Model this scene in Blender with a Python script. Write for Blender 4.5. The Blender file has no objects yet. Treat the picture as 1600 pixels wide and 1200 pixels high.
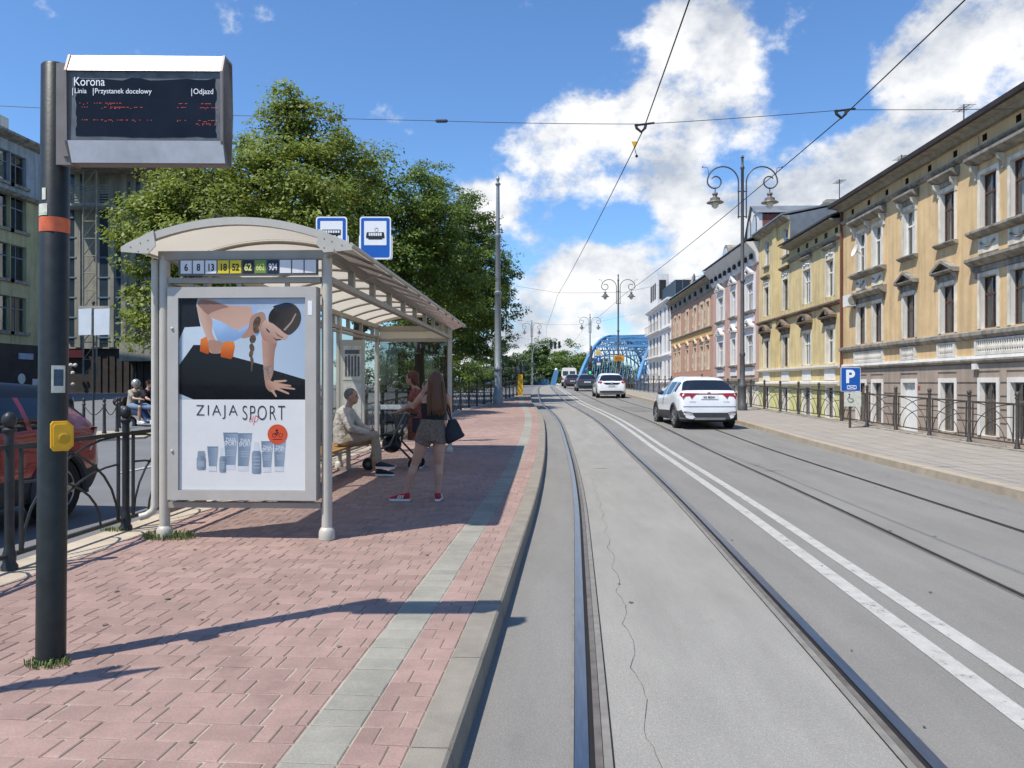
import bpy, bmesh, math, random
import numpy as np
from mathutils import Vector, Matrix
R = math.radians
random.seed(7); rng = np.random.default_rng(7)
S = bpy.context.scene
C = S.collection

# ------------------------------------------------------------------ camera
CAM_H = 1.55; F = 1200.0; HZ = 600.0
TH = math.atan(55/1200.0)
cs, sn = math.cos(TH), math.sin(TH)
cd = bpy.data.cameras.new('camera'); cam = bpy.data.objects.new('camera', cd); C.objects.link(cam)
cd.sensor_width = 36; cd.lens = 27.0; cd.clip_start = .05; cd.clip_end = 6000
cam.location = (0, 0, CAM_H); cam.rotation_euler = (R(90), 0, TH)
S.camera = cam

def W(X, D):                      # street plan: metres right of / ahead of the photographer
    return (X*cs - D*sn, X*sn + D*cs)
def at(px, D):
    return W((px-800)/F*D, D)
def zat(py, D):
    return CAM_H + (HZ-py)/F*D

# ------------------------------------------------------------------ light
sun_dir = Vector((.464, .378, -1.0)).normalized()
sd = bpy.data.lights.new('sun', 'SUN'); sd.energy = 5.0; sd.angle = R(.53); sd.color = (1, .94, .84)
so = bpy.data.objects.new('sun', sd); C.objects.link(so)
so.rotation_euler = sun_dir.to_track_quat('-Z', 'Y').to_euler(); so.location = (0, 0, 60)
S.view_settings.view_transform = 'Standard'; S.view_settings.look = 'None'
S.view_settings.exposure = 0.15; S.view_settings.gamma = 1
S.cycles.max_bounces = 6; S.cycles.diffuse_bounces = 3; S.cycles.glossy_bounces = 3
S.cycles.transparent_max_bounces = 12; S.cycles.transmission_bounces = 4
S.cycles.use_denoising = True; S.cycles.use_adaptive_sampling = True; S.cycles.adaptive_threshold = .015; S.cycles.caustics_reflective = False; S.cycles.caustics_refractive = False

w = bpy.data.worlds.new('World'); S.world = w; w.use_nodes = True
nt = w.node_tree; nt.nodes.clear()
def N(t, **k):
    n = nt.nodes.new(t)
    for a, b in k.items(): setattr(n, a, b)
    return n
def L(a, b): nt.links.new(a, b)
def MA(op, a, b=None, clamp=False):
    n = N('ShaderNodeMath', operation=op, use_clamp=clamp)
    for i, x in enumerate((a, b)):
        if x is None: continue
        if isinstance(x, (int, float)): n.inputs[i].default_value = x
        else: L(x, n.inputs[i])
    return n.outputs[0]
sky = N('ShaderNodeTexSky', sky_type='NISHITA', sun_disc=False)
sky.sun_elevation = R(59); sky.sun_rotation = math.atan2(-sun_dir.x, -sun_dir.y)
sky.air_density = 1.0; sky.dust_density = .25; sky.ozone_density = 3.2
tc = N('ShaderNodeTexCoord')
vec = tc.outputs['Generated']
# clouds of the summer sky: big cumulus lobes broken up by noise
def dirv(px, py):
    X, Z = (px-800)/F, (HZ-py)/F
    x, y = W(X, 1.0)
    return Vector((x, y, Z)).normalized()
CL = [(845,262,60,1.0),(800,215,34,.55),(905,245,62,1.0),(965,232,70,1.05),(1030,205,70,1.05),(1075,165,58,1.0),(1090,95,58,1.05),(1062,40,48,.9),(1110,15,50,.9),(1140,110,38,.6),(1000,285,52,.65),(1060,280,40,.45),(765,322,44,.85),(720,330,36,.6),(790,340,30,.45),(1190,172,34,.6),(1240,160,26,.42),(1165,205,28,.4),
      (1190,330,60,1.0),(1110,365,58,1.0),(1045,395,52,1.0),(960,435,55,.95),(890,450,50,.8),(830,450,34,.6),(1260,300,62,.9),(1130,440,75,.9),(1000,490,80,.9),(880,520,75,.95),(800,555,60,.85),(960,560,90,.8),(860,575,70,.7),(740,575,70,.6),(640,580,80,.5),(1050,570,90,.7),(920,490,60,.7),
      (1330,285,52,.85),(1390,255,56,.9),(1450,225,60,.95),(1510,165,58,.95),(1560,110,52,.9),(1600,210,70,.8),(1500,20,60,1.0),(1570,15,70,1.1),(1405,90,30,.6),(1375,120,26,.5),(1425,50,26,.5),(1445,105,16,.6),(1230,245,40,.4),(1340,330,70,.6),
      (828,375,26,.55),(640,210,14,.6),(600,262,22,.55),(850,330,24,.45),
      (1800,300,220,.9),(1750,520,220,.9),(-300,420,200,.7),(-700,200,220,.75),(2300,100,300,.8)]
tot = None
for px, py, s, a in CL:
    d = dirv(px, py); sg = s/F
    dp = N('ShaderNodeVectorMath', operation='DOT_PRODUCT'); L(vec, dp.inputs[0]); dp.inputs[1].default_value = d
    e = MA('EXPONENT', MA('MULTIPLY', MA('SUBTRACT', dp.outputs['Value'], 1.0), 1.0/(sg*sg*.55)))
    e = MA('MULTIPLY', e, a)
    tot = e if tot is None else MA('ADD', tot, e)
# behind and around: scattered cumulus of the same kind
gn = N('ShaderNodeTexNoise'); gn.inputs['Scale'].default_value = 2.2; gn.inputs['Detail'].default_value = 2
L(vec, gn.inputs['Vector'])
fw = dirv(800, 300)
dpf = N('ShaderNodeVectorMath', operation='DOT_PRODUCT'); L(vec, dpf.inputs[0]); dpf.inputs[1].default_value = fw
away = MA('MULTIPLY', MA('SUBTRACT', .72, dpf.outputs['Value']), 4.0, True)
gen = MA('MULTIPLY', MA('MULTIPLY', MA('SUBTRACT', gn.outputs['Fac'], .54), 4.0, True), away)
tot = MA('MINIMUM', MA('ADD', tot, gen), 1.25)
def fbm(off, scale, det, rough):
    mp = N('ShaderNodeMapping'); mp.inputs['Scale'].default_value = (1, 1, 1.35); mp.inputs['Location'].default_value = off
    L(vec, mp.inputs['Vector'])
    n = N('ShaderNodeTexNoise'); n.inputs['Scale'].default_value = scale; n.inputs['Detail'].default_value = det; n.inputs['Roughness'].default_value = rough
    L(mp.outputs[0], n.inputs['Vector']); return n.outputs['Fac']
n1 = fbm((0, 0, 0), 9.5, 11, .62)
n2 = fbm((.020, .016, -.040), 9.5, 5, .5)
dens = MA('ADD', MA('MULTIPLY', tot, .74), MA('MULTIPLY', MA('SUBTRACT', n1, .5), 3.0))
mask = N('ShaderNodeMapRange', interpolation_type='SMOOTHSTEP'); L(dens, mask.inputs[0])
mask.inputs[1].default_value = .34; mask.inputs[2].default_value = .92
shade = MA('ADD', MA('MULTIPLY', MA('SUBTRACT', n1, n2), 3.6), .66, True)
thick = MA('MULTIPLY', MA('SUBTRACT', dens, 1.0), .55, True)
shade = MA('SUBTRACT', shade, MA('MULTIPLY', thick, .35), True)
cr = N('ShaderNodeMix', data_type='RGBA'); L(shade, cr.inputs[0])
cr.inputs[6].default_value = (.47, .52, .60, 1); cr.inputs[7].default_value = (.95, .95, .95, 1)
skm = N('ShaderNodeMix', data_type='RGBA', blend_type='MULTIPLY'); skm.inputs[0].default_value = 1
L(sky.outputs[0], skm.inputs[6]); skm.inputs[7].default_value = (.104, .138, .170, 1)
fin = N('ShaderNodeMix', data_type='RGBA'); L(MA('MULTIPLY', mask.outputs[0], .97), fin.inputs[0])
L(skm.outputs[2], fin.inputs[6]); L(cr.outputs[2], fin.inputs[7])
bg = N('ShaderNodeBackground'); L(fin.outputs[2], bg.inputs[0]); bg.inputs[1].default_value = 1.0
w.cycles.sampling_method = 'MANUAL'; w.cycles.sample_map_resolution = 256
wo = N('ShaderNodeOutputWorld'); L(bg.outputs[0], wo.inputs[0])

# ------------------------------------------------------------------ materials
MATS = {}
def mat(name, col=(.5, .5, .5), rough=.7, metal=0., var=.12, scale=3., bump=0., bscale=60., spec=.4, col2=None, streak=0., rnd=None, amt=.25, coat=0., aniso=None, fine=0., speck=0., blotch=0., bdist=.01, wear=0.):
    if name in MATS: return MATS[name]
    m = bpy.data.materials.new(name); m.use_nodes = True; MATS[name] = m
    t = m.node_tree; b = t.nodes['Principled BSDF']; nn = t.nodes.new; ll = t.links.new
    b.inputs['Roughness'].default_value = rough; b.inputs['Metallic'].default_value = metal
    b.inputs['Specular IOR Level'].default_value = spec
    if coat: b.inputs['Coat Weight'].default_value = coat; b.inputs['Coat Roughness'].default_value = .04
    co = nn('ShaderNodeTexCoord'); ge = nn('ShaderNodeNewGeometry')
    pos = ge.outputs['Position']
    n = nn('ShaderNodeTexNoise'); n.inputs['Scale'].default_value = scale; n.inputs['Detail'].default_value = 7; n.inputs['Roughness'].default_value = .62
    if aniso:
        mp = nn('ShaderNodeMapping'); mp.inputs['Scale'].default_value = aniso; ll(pos, mp.inputs[0]); ll(mp.outputs[0], n.inputs['Vector'])
    else: ll(pos, n.inputs['Vector'])
    mr = nn('ShaderNodeMapRange'); mr.inputs[1].default_value = .3; mr.inputs[2].default_value = .7; ll(n.outputs['Fac'], mr.inputs[0])
    mx = nn('ShaderNodeMix'); mx.data_type = 'RGBA'; ll(mr.outputs[0], mx.inputs[0])
    lo = [max(0, c*(1-var)) for c in col]; hi = [min(1, c*(1+var)) for c in (col2 or col)]
    mx.inputs[6].default_value = (*lo, 1); mx.inputs[7].default_value = (*hi, 1)
    out = mx.outputs[2]
    def mult(o, fac_out, lo_, hi_, a0, a1):
        r = nn('ShaderNodeMapRange'); r.inputs[1].default_value = a0; r.inputs[2].default_value = a1; r.inputs[3].default_value = lo_; r.inputs[4].default_value = hi_
        ll(fac_out, r.inputs[0])
        q = nn('ShaderNodeMix'); q.data_type = 'RGBA'; q.blend_type = 'MULTIPLY'; q.inputs[0].default_value = 1
        ll(o, q.inputs[6]); ll(r.outputs[0], q.inputs[7]); return q.outputs[2]
    if streak:
        mp = nn('ShaderNodeMapping'); mp.inputs['Scale'].default_value = (2.2, 2.2, .16); ll(pos, mp.inputs[0])
        s = nn('ShaderNodeTexNoise'); s.inputs['Scale'].default_value = 1.6; s.inputs['Detail'].default_value = 5; ll(mp.outputs[0], s.inputs['Vector'])
        out = mult(out, s.outputs['Fac'], 1-streak, 1.0, .36, .55)
    if fine:
        s = nn('ShaderNodeTexNoise'); s.inputs['Scale'].default_value = 130; s.inputs['Detail'].default_value = 3; ll(pos, s.inputs['Vector'])
        out = mult(out, s.outputs['Fac'], 1-fine, 1+fine, .3, .7)
    if blotch:
        s = nn('ShaderNodeTexNoise'); s.inputs['Scale'].default_value = .33; s.inputs['Detail'].default_value = 5; s.inputs['Roughness'].default_value = .6; ll(pos, s.inputs['Vector'])
        out = mult(out, s.outputs['Fac'], 1-blotch, 1+blotch, .35, .65)
        s = nn('ShaderNodeTexNoise'); s.inputs['Scale'].default_value = 2.6; s.inputs['Detail'].default_value = 6; s.inputs['Roughness'].default_value = .7; ll(pos, s.inputs['Vector'])
        out = mult(out, s.outputs['Fac'], 1-blotch*1.6, 1., .30, .42)
    if speck:
        s = nn('ShaderNodeTexNoise'); s.inputs['Scale'].default_value = 190; s.inputs['Detail'].default_value = 0; ll(pos, s.inputs['Vector'])
        out = mult(out, s.outputs['Fac'], 1., 1+speck, .70, .76)
        s = nn('ShaderNodeTexNoise'); s.inputs['Scale'].default_value = 260; s.inputs['Detail'].default_value = 0; ll(pos, s.inputs['Vector'])
        out = mult(out, s.outputs['Fac'], 1-speck*.5, 1., .22, .30)
    if wear:
        s = nn('ShaderNodeTexNoise'); s.inputs['Scale'].default_value = 9; s.inputs['Detail'].default_value = 9; s.inputs['Roughness'].default_value = .75; ll(pos, s.inputs['Vector'])
        r = nn('ShaderNodeMapRange'); r.inputs[1].default_value = .30; r.inputs[2].default_value = .30+wear; ll(s.outputs['Fac'], r.inputs[0]); ll(r.outputs[0], b.inputs['Alpha'])
    if rnd == 'island': out = mult(out, ge.outputs['Random Per Island'], 1-amt, 1+amt, 0, 1)
    if rnd == 'object':
        oi = nn('ShaderNodeObjectInfo'); out = mult(out, oi.outputs['Random'], 1-amt, 1+amt, 0, 1)
    ll(out, b.inputs['Base Color'])
    if bump:
        n2 = nn('ShaderNodeTexNoise'); n2.inputs['Scale'].default_value = bscale; n2.inputs['Detail'].default_value = 4; ll(pos, n2.inputs['Vector'])
        bp = nn('ShaderNodeBump'); bp.inputs['Strength'].default_value = bump; bp.inputs['Distance'].default_value = bdist
        ll(n2.outputs['Fac'], bp.inputs['Height']); ll(bp.outputs[0], b.inputs['Normal'])
    return m
def glass(name, tint=(.8, .85, .85), clear=.75, rough=.02):
    if name in MATS: return MATS[name]
    m = bpy.data.materials.new(name); m.use_nodes = True; MATS[name] = m
    t = m.node_tree; t.nodes.clear(); nn = t.nodes.new; ll = t.links.new
    tr = nn('ShaderNodeBsdfTransparent'); tr.inputs[0].default_value = (*tint, 1)
    gl = nn('ShaderNodeBsdfGlossy'); gl.inputs[1].default_value = rough
    lw = nn('ShaderNodeLayerWeight'); lw.inputs[0].default_value = .5        # Schlick reflection, the same from both sides
    pw = nn('ShaderNodeMath'); pw.operation = 'POWER'; ll(lw.outputs['Facing'], pw.inputs[0]); pw.inputs[1].default_value = 5
    ad = nn('ShaderNodeMath'); ad.operation = 'MULTIPLY_ADD'; ad.inputs[1].default_value = .9; ad.inputs[2].default_value = 1-clear; ad.use_clamp = True; ll(pw.outputs[0], ad.inputs[0])
    mx = nn('ShaderNodeMixShader'); ll(ad.outputs[0], mx.inputs[0]); ll(tr.outputs[0], mx.inputs[1]); ll(gl.outputs[0], mx.inputs[2])
    o = nn('ShaderNodeOutputMaterial'); ll(mx.outputs[0], o.inputs[0]); return m
def emit(name, col, st):
    if name in MATS: return MATS[name]
    m = mat(name, (.02, .02, .02), .4, var=0)
    b = m.node_tree.nodes['Principled BSDF']; b.inputs['Emission Color'].default_value = (*col, 1); b.inputs['Emission Strength'].default_value = st
    return m

# ------------------------------------------------------------------ mesh builder
class MB:
    def __init__(s): s.v = []; s.f = []; s.m = []
    def add(s, vs, fs, mi=0):
        o = len(s.v); s.v += [tuple(p) for p in vs]; s.f += [tuple(i+o for i in f) for f in fs]; s.m += [mi]*len(fs); return s
    def box(s, x0, x1, y0, y1, z0, z1, mi=0, M=None):
        vs = [(x, y, z) for z in (z0, z1) for y in (y0, y1) for x in (x0, x1)]
        if M is not None: vs = [M @ Vector(p) for p in vs]
        return s.add(vs, [(0,2,3,1),(4,5,7,6),(0,1,5,4),(2,6,7,3),(0,4,6,2),(1,3,7,5)], mi)
    def bar(s, p0, p1, wd, dp=None, up=(0, 0, 1), mi=0):
        p0, p1 = Vector(p0), Vector(p1); t = (p1-p0).normalized(); u = Vector(up)
        if abs(t.dot(u)) > .98: u = Vector((0, 1, 0))
        a = t.cross(u).normalized(); b = a.cross(t); dp = dp or wd
        vs = [p + a*(i*wd/2) + b*(j*dp/2) for p in (p0, p1) for i, j in ((-1,-1),(1,-1),(1,1),(-1,1))]
        return s.add(vs, [(3,2,1,0),(4,5,6,7),(0,1,5,4),(1,2,6,5),(2,3,7,6),(3,0,4,7)], mi)
    def tube(s, path, r, n=8, mi=0, cap=True, side=None):
        P = [Vector(p) for p in path]; k = len(P)
        rr = r if isinstance(r, (list, tuple)) else [r]*k
        ref = Vector(side) if side else None
        rings = []; prev = None
        for i, p in enumerate(P):
            t = (P[min(i+1, k-1)]-P[max(i-1, 0)]).normalized()
            if ref is not None: a = (ref - t*ref.dot(t)).normalized()
            elif prev is None:
                a = t.orthogonal().normalized()
            else:
                a = (prev - t*prev.dot(t)); a = a.normalized() if a.length > 1e-6 else t.orthogonal().normalized()
            prev = a; b = t.cross(a)
            ra, rb = rr[i] if isinstance(rr[i], (list, tuple)) else (rr[i], rr[i])
            rings.append([p + a*(ra*math.cos(q)) + b*(rb*math.sin(q)) for q in [2*math.pi*j/n for j in range(n)]])
        vs = [p for g in rings for p in g]; fs = []
        for i in range(k-1):
            for j in range(n):
                fs.append((i*n+j, i*n+(j+1)%n, (i+1)*n+(j+1)%n, (i+1)*n+j))
        if cap: fs += [tuple(range(n))[::-1], tuple((k-1)*n+j for j in range(n))]
        return s.add(vs, fs, mi)
    def cyl(s, p0, p1, r0, r1=None, n=12, mi=0): return s.tube([p0, p1], [r0, r0 if r1 is None else r1], n, mi)
    def lathe(s, prof, c=(0, 0, 0), n=14, mi=0, M=None):
        c = Vector(c); vs = []; k = len(prof)
        for r, z in prof:
            for j in range(n):
                a = 2*math.pi*j/n; p = Vector((max(r, 1e-4)*math.cos(a), max(r, 1e-4)*math.sin(a), z))
                vs.append((M @ p if M is not None else p) + c)
        fs = [(i*n+j, i*n+(j+1)%n, (i+1)*n+(j+1)%n, (i+1)*n+j) for i in range(k-1) for j in range(n)]
        fs += [tuple(range(n))[::-1], tuple((k-1)*n+j for j in range(n))]
        return s.add(vs, fs, mi)
    def ball(s, c, r, n=10, mi=0):
        rx, ry, rz = r if isinstance(r, (list, tuple)) else (r, r, r); k = max(5, n//2+1); vs = []
        for i in range(k+1):
            a = math.pi*(i/k) ; q = max(math.sin(a), 1e-3)
            for j in range(n):
                b = 2*math.pi*j/n; vs.append((c[0]+rx*q*math.cos(b), c[1]+ry*q*math.sin(b), c[2]-rz*math.cos(a)))
        fs = [(i*n+j, i*n+(j+1)%n, (i+1)*n+(j+1)%n, (i+1)*n+j) for i in range(k) for j in range(n)]
        fs += [tuple(range(n))[::-1], tuple(k*n+j for j in range(n))]
        return s.add(vs, fs, mi)
    def prism(s, poly, fn, d0, d1, mi=0):        # poly of (a,b); fn(a,b,d)->xyz
        n = len(poly); vs = [fn(a, b, d0) for a, b in poly] + [fn(a, b, d1) for a, b in poly]
        fs = [tuple(range(n))[::-1], tuple(range(n, 2*n))] + [(i, (i+1)%n, n+(i+1)%n, n+i) for i in range(n)]
        return s.add(vs, fs, mi)
    def quad(s, *p, mi=0): return s.add(p, [tuple(range(len(p)))], mi)
    def mesh(s, name, mats, smooth=False):
        me = bpy.data.meshes.new(name); me.from_pydata([tuple(p) for p in s.v], [], s.f); me.validate()
        for m in (mats if isinstance(mats, (list, tuple)) else [mats]): me.materials.append(m)
        if isinstance(mats, (list, tuple)) and len(mats) > 1 and len(me.polygons) == len(s.m):
            me.polygons.foreach_set('material_index', s.m)
        if smooth:
            me.polygons.foreach_set('use_smooth', [True]*len(me.polygons)); me.update()
            if smooth != 'all':
                try: me.set_sharp_from_angle(angle=R(40))
                except Exception: pass
        return me
def obj(name, me, parent=None, loc=(0, 0, 0), rz=0., world=False):
    o = bpy.data.objects.new(name, me); C.objects.link(o)
    if world and parent is not None: loc = -Vector(parent.matrix_local.translation if False else parent['_loc'])
    o.location = loc; o.rotation_euler = (0, 0, rz)
    if parent is not None: o.parent = parent
    return o
def thing(name, label, cat, loc=(0, 0, 0), rz=0., group=None):
    o = bpy.data.objects.new(name, None); C.objects.link(o); o.empty_display_size = .2
    o.location = loc; o.rotation_euler = (0, 0, rz); o['label'] = label; o['category'] = cat; o['_loc'] = tuple(loc)
    if group: o['group'] = group
    return o
def tag(o, label, cat, group=None):
    o['label'] = label; o['category'] = cat
    if group: o['group'] = group
    return o
def struct(o): o['kind'] = 'structure'; return o
def copy_tree(o, parent=None):
    c = o.copy(); C.objects.link(c)
    if parent is not None: c.parent = parent
    for ch in list(o.children): copy_tree(ch, c)
    return c
def spl(t, pts):                                  # smooth curve through (x,y) pairs
    n = len(pts)
    if t <= pts[0][0]: return pts[0][1] + (t-pts[0][0])*(pts[1][1]-pts[0][1])/(pts[1][0]-pts[0][0])
    if t >= pts[-1][0]: return pts[-1][1] + (t-pts[-1][0])*(pts[-1][1]-pts[-2][1])/(pts[-1][0]-pts[-2][0])
    for i in range(n-1):
        if t <= pts[i+1][0]: break
    (x0, y0), (x1, y1) = pts[i], pts[i+1]
    def sl(k):
        a, b = pts[max(k-1, 0)], pts[min(k+1, n-1)]; return (b[1]-a[1])/(b[0]-a[0])
    h = x1-x0; u = (t-x0)/h; m0, m1 = sl(i)*h, sl(i+1)*h
    return (2*u**3-3*u*u+1)*y0 + (u**3-2*u*u+u)*m0 + (-2*u**3+3*u*u)*y1 + (u**3-u*u)*m1
def lin(t, pts): return float(np.interp(t, [p[0] for p in pts], [p[1] for p in pts]))

FONTCACHE = {}
def text_mesh(txt, size, m, ext=.0005, align='LEFT', xs=1., bold=0., shear=0., spacing=1.):
    cu = bpy.data.curves.new('t', 'FONT'); cu.body = txt; cu.size = size; cu.extrude = ext; cu.align_x = align; cu.offset = bold; cu.shear = shear; cu.space_character = spacing
    o = bpy.data.objects.new('t', cu); C.objects.link(o)
    dg = bpy.context.evaluated_depsgraph_get(); dg.update()
    me = bpy.data.meshes.new_from_object(o.evaluated_get(dg)); C.objects.unlink(o); bpy.data.objects.remove(o)
    if xs != 1.: me.transform(Matrix.Diagonal((xs, 1, 1, 1)))
    me.materials.clear(); me.materials.append(m); return me
# writing that faces -Y: local x right, local y up
FACE = Matrix.Rotation(R(90), 4, 'X')
# ------------------------------------------------------------------ the street's course
CP = [(-8,-.95),(-4,-.70),(0,-.44),(3,-.31),(6,-.20),(10,-.07),(14,.0),(18,.02),(23,0),(28,-.1),(34,-.4),(40,-.75),(50,-1.0),(60,-1.15),(80,-1.35),(100,-1.3),(120,-.3),(140,2.0),(165,6.5),(190,12.9),(300,65)]
ZP = [(-60,0),(0,0),(12,0),(18,.04),(24,.17),(35,.42),(47,.67),(70,1.0),(100,1.2),(130,1.4),(200,1.7),(300,1.7)]
FR = [(-8,10.5),(10,10.1),(16,9.96),(25,9.56),(33,8.95),(45,8.3),(60,7.2),(80,6.9),(104,6.6),(120,7.3),(140,9.5),(160,13.5)]   # railing on the right
FLX = [(-10,-4.12),(10,-4.12),(22,-4.0),(30,-3.75),(36,-3.1),(40,-2.6),(46,-2.1),(50,-1.7)]                    # railing on the left
c = lambda Y: spl(Y, CP)
zr = lambda Y: spl(Y, ZP)
fr = lambda Y: spl(Y, FR)
fl = lambda Y: spl(Y, FLX)
def ys(a, b, st=1.0):
    n = max(2, int(round((b-a)/st))+1); return [a+(b-a)*i/(n-1) for i in range(n)]
def ribbon(name, fa, fb, dz, Y0, Y1, m, st=1.0, skirt=None, smooth=True):
    mb = MB(); Y = ys(Y0, Y1, st); k = len(Y)
    vs = []
    for y in Y:
        a, b = fa(y), fb(y); z = zr(y)+dz
        row = [(a, y, z), (b, y, z)]
        if skirt: row = [(a, y, z-skirt)] + row + [(b, y, z-skirt)]
        vs += row
    q = 4 if skirt else 2
    fs = [(i*q+j, i*q+j+1, (i+1)*q+j+1, (i+1)*q+j) for i in range(k-1) for j in range(q-1)]
    mb.add(vs, fs); return mb.mesh(name, m, False)

asph = mat('asphalt', (.215, .206, .188), .88, var=.10, scale=.9, bump=.5, bscale=160, fine=.13, speck=.35, blotch=.045, aniso=(2.5, .35, 1))
asph_l = mat('asphalt_track_bed', (.272, .261, .234), .86, var=.10, scale=1.3, bump=.45, bscale=140, fine=.12, speck=.4, blotch=.04, aniso=(2.5, .5, 1))
asph_d = mat('asphalt_side', (.16, .163, .168), .9, var=.12, scale=.7, bump=.3, fine=.08)
m_gr = mat('ground_soil', (.10, .11, .07), .95, var=.3, scale=.2)
struct(obj('ground', MB().quad((-2500,-2500,-2.2),(2500,-2500,-2.2),(2500,3500,-2.2),(-2500,3500,-2.2)).mesh('ground', m_gr)))
struct(obj('side_road', ribbon('side_road', lambda y: -75, lambda y: c(y)+.4, -.008, -25, 130, asph_d, 2)))
struct(obj('main_road', ribbon('main_road', lambda y: c(y)-.07, lambda y: c(y)+6.4, 0, -20, 190, asph, .8)))
struct(obj('track_bed', ribbon('track_bed', lambda y: c(y)+.56, lambda y: c(y)+1.80, .004, -20, 120, asph_l, .8)))
# sunken lane before the houses
m_lane = mat('lane_paving', (.30, .27, .23), .9, var=.15, scale=1.2, bump=.2)
struct(obj('sunken_lane', MB().quad((6,-20,-.66),(60,-20,-.66),(60,200,-.66),(6,200,-.66)).mesh('lane', m_lane)))
# right pavement with its kerb and the wall under the railing
m_pave = mat('pavement_slabs', (.31, .28, .24), .9, var=.12, scale=1.0, bump=.2, fine=.06)
m_kerb_r = mat('kerb_stone_tan', (.38, .32, .24), .85, var=.18, scale=4, bump=.3)
pvt = struct(obj('pavement', ribbon('pavement', lambda y: c(y)+6.58, lambda y: fr(y)+.25, .115, -20, 160, m_pave, 1)))
obj('kerb', ribbon('kerb', lambda y: c(y)+6.38, lambda y: c(y)+6.585, .125, -20, 160, m_kerb_r, 1, skirt=.16), pvt)
m_ret = mat('retaining_wall', (.33, .30, .25), .9, var=.25, scale=2, streak=.35, bump=.2)
obj('coping', ribbon('coping', lambda y: fr(y)-.16, lambda y: fr(y)+.26, .15, -20, 150, m_ret, 1, skirt=.25), pvt)
mbw = MB(); Y = ys(-20, 150, 2)
for a, b in zip(Y[:-1], Y[1:]):
    mbw.quad((fr(a)+.22, a, -.8), (fr(b)+.22, b, -.8), (fr(b)+.22, b, zr(b)+.12), (fr(a)+.22, a, zr(a)+.12))
obj('retaining_face', mbw.mesh('retaining_face', m_ret), pvt)
# slab joints on the near right pavement: real grooves between slabs
m_slab = mat('slab', (.32, .287, .246), .9, var=.1, scale=2.0, bump=.2, rnd='island', amt=.04, fine=.06)
mb = MB(); st = .5
for i in range(int((60-4)/st)):
    y0 = 4+i*st; y1 = y0+st-.012
    k = 0; x0 = c(y0)+6.60
    while x0 < fr(y0)-.3:
        x1 = min(x0+.488, fr(y0)-.17)
        z = zr(y0)+.119; z1 = zr(y1)+.119
        mb.quad((x0, y0, z), (x1, y0, z), (x1, y1, z1), (x0, y1, z1)); x0 += .5
sl = obj('slab', mb.mesh('slab', m_slab), pvt); sl['kind'] = 'stuff'

# rails and road markings
m_rail = mat('rail_steel', (.30, .31, .33), .28, 1.0, var=.2, scale=6, aniso=(6, .4, 1))
m_groove = mat('rail_groove', (.012, .011, .01), .9, var=.3)
m_lip = mat('rail_lip', (.20, .175, .15), .6, .5, var=.3, scale=8)
m_seal = mat('rail_sealant', (.20, .19, .17), .9, var=.2, scale=9)
m_rdark = mat('rail_dull', (.05, .048, .046), .5, .6, var=.3, scale=5)
def rail(off, label, worn, sgn):
    t = thing('tram_rail', label, 'rail', (c(0)+off, 0, 0), group='rails of the tram tracks')
    Y1 = 112 if worn else 112
    def strip(nm, a, b, dz, m):
        return obj(nm, ribbon(nm, lambda y: c(y)+off+min(a*sgn, b*sgn), lambda y: c(y)+off+max(a*sgn, b*sgn), dz, -15, Y1, m, .8), t, world=True)
    if worn:
        strip('rail_head', -.03, .03, .012, m_rail); strip('groove', .03, .056, .006, m_groove)
        strip('guard_lip', .056, .088, .0085, m_lip); strip('sealant', .091, .127, .007, m_seal)
        strip('sealant', -.048, -.033, .007, m_seal); strip('joint_line', .128, .134, .0075, m_groove)
    else:
        strip('rail_head', -.022, .0, .010, m_rdark); strip('groove', .0, .024, .006, m_groove); strip('guard_lip', .024, .036, .008, m_lip)
        strip('sealant', -.04, -.024, .006, m_seal)
rail(.445, 'shiny tram rail running just beside the platform kerb', True, 1)
rail(1.88, 'shiny tram rail left of the double white line', True, -1)
rail(3.68, 'dark tram rail right of the double white line', False, 1)
rail(5.115, 'dark tram rail nearest the right hand pavement', False, -1)
m_line = mat('road_paint', (.42, .41, .38), .75, var=.16, scale=7, bump=.2, fine=.12, wear=.14)
struct(obj('white_line', ribbon('white_line', lambda y: c(y)+2.42, lambda y: c(y)+2.55, .004, -15, 118, m_line, .8)))
struct(obj('white_line', ribbon('white_line', lambda y: c(y)+2.69, lambda y: c(y)+2.81, .004, -15, 118, m_line, .8)))
for k in range(7):                                   # lane dashes of the side road, beyond the railing
    x = -7.4
    struct(obj('lane_dash', MB().quad((x-.06, 3+k*5, zr(4+k*5)+.004), (x+.06, 3+k*5, zr(4+k*5)+.004), (x+.06, 5.6+k*5, zr(5+k*5)+.004), (x-.06, 5.6+k*5, zr(5+k*5)+.004)).mesh('lane_dash', m_line)))
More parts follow.
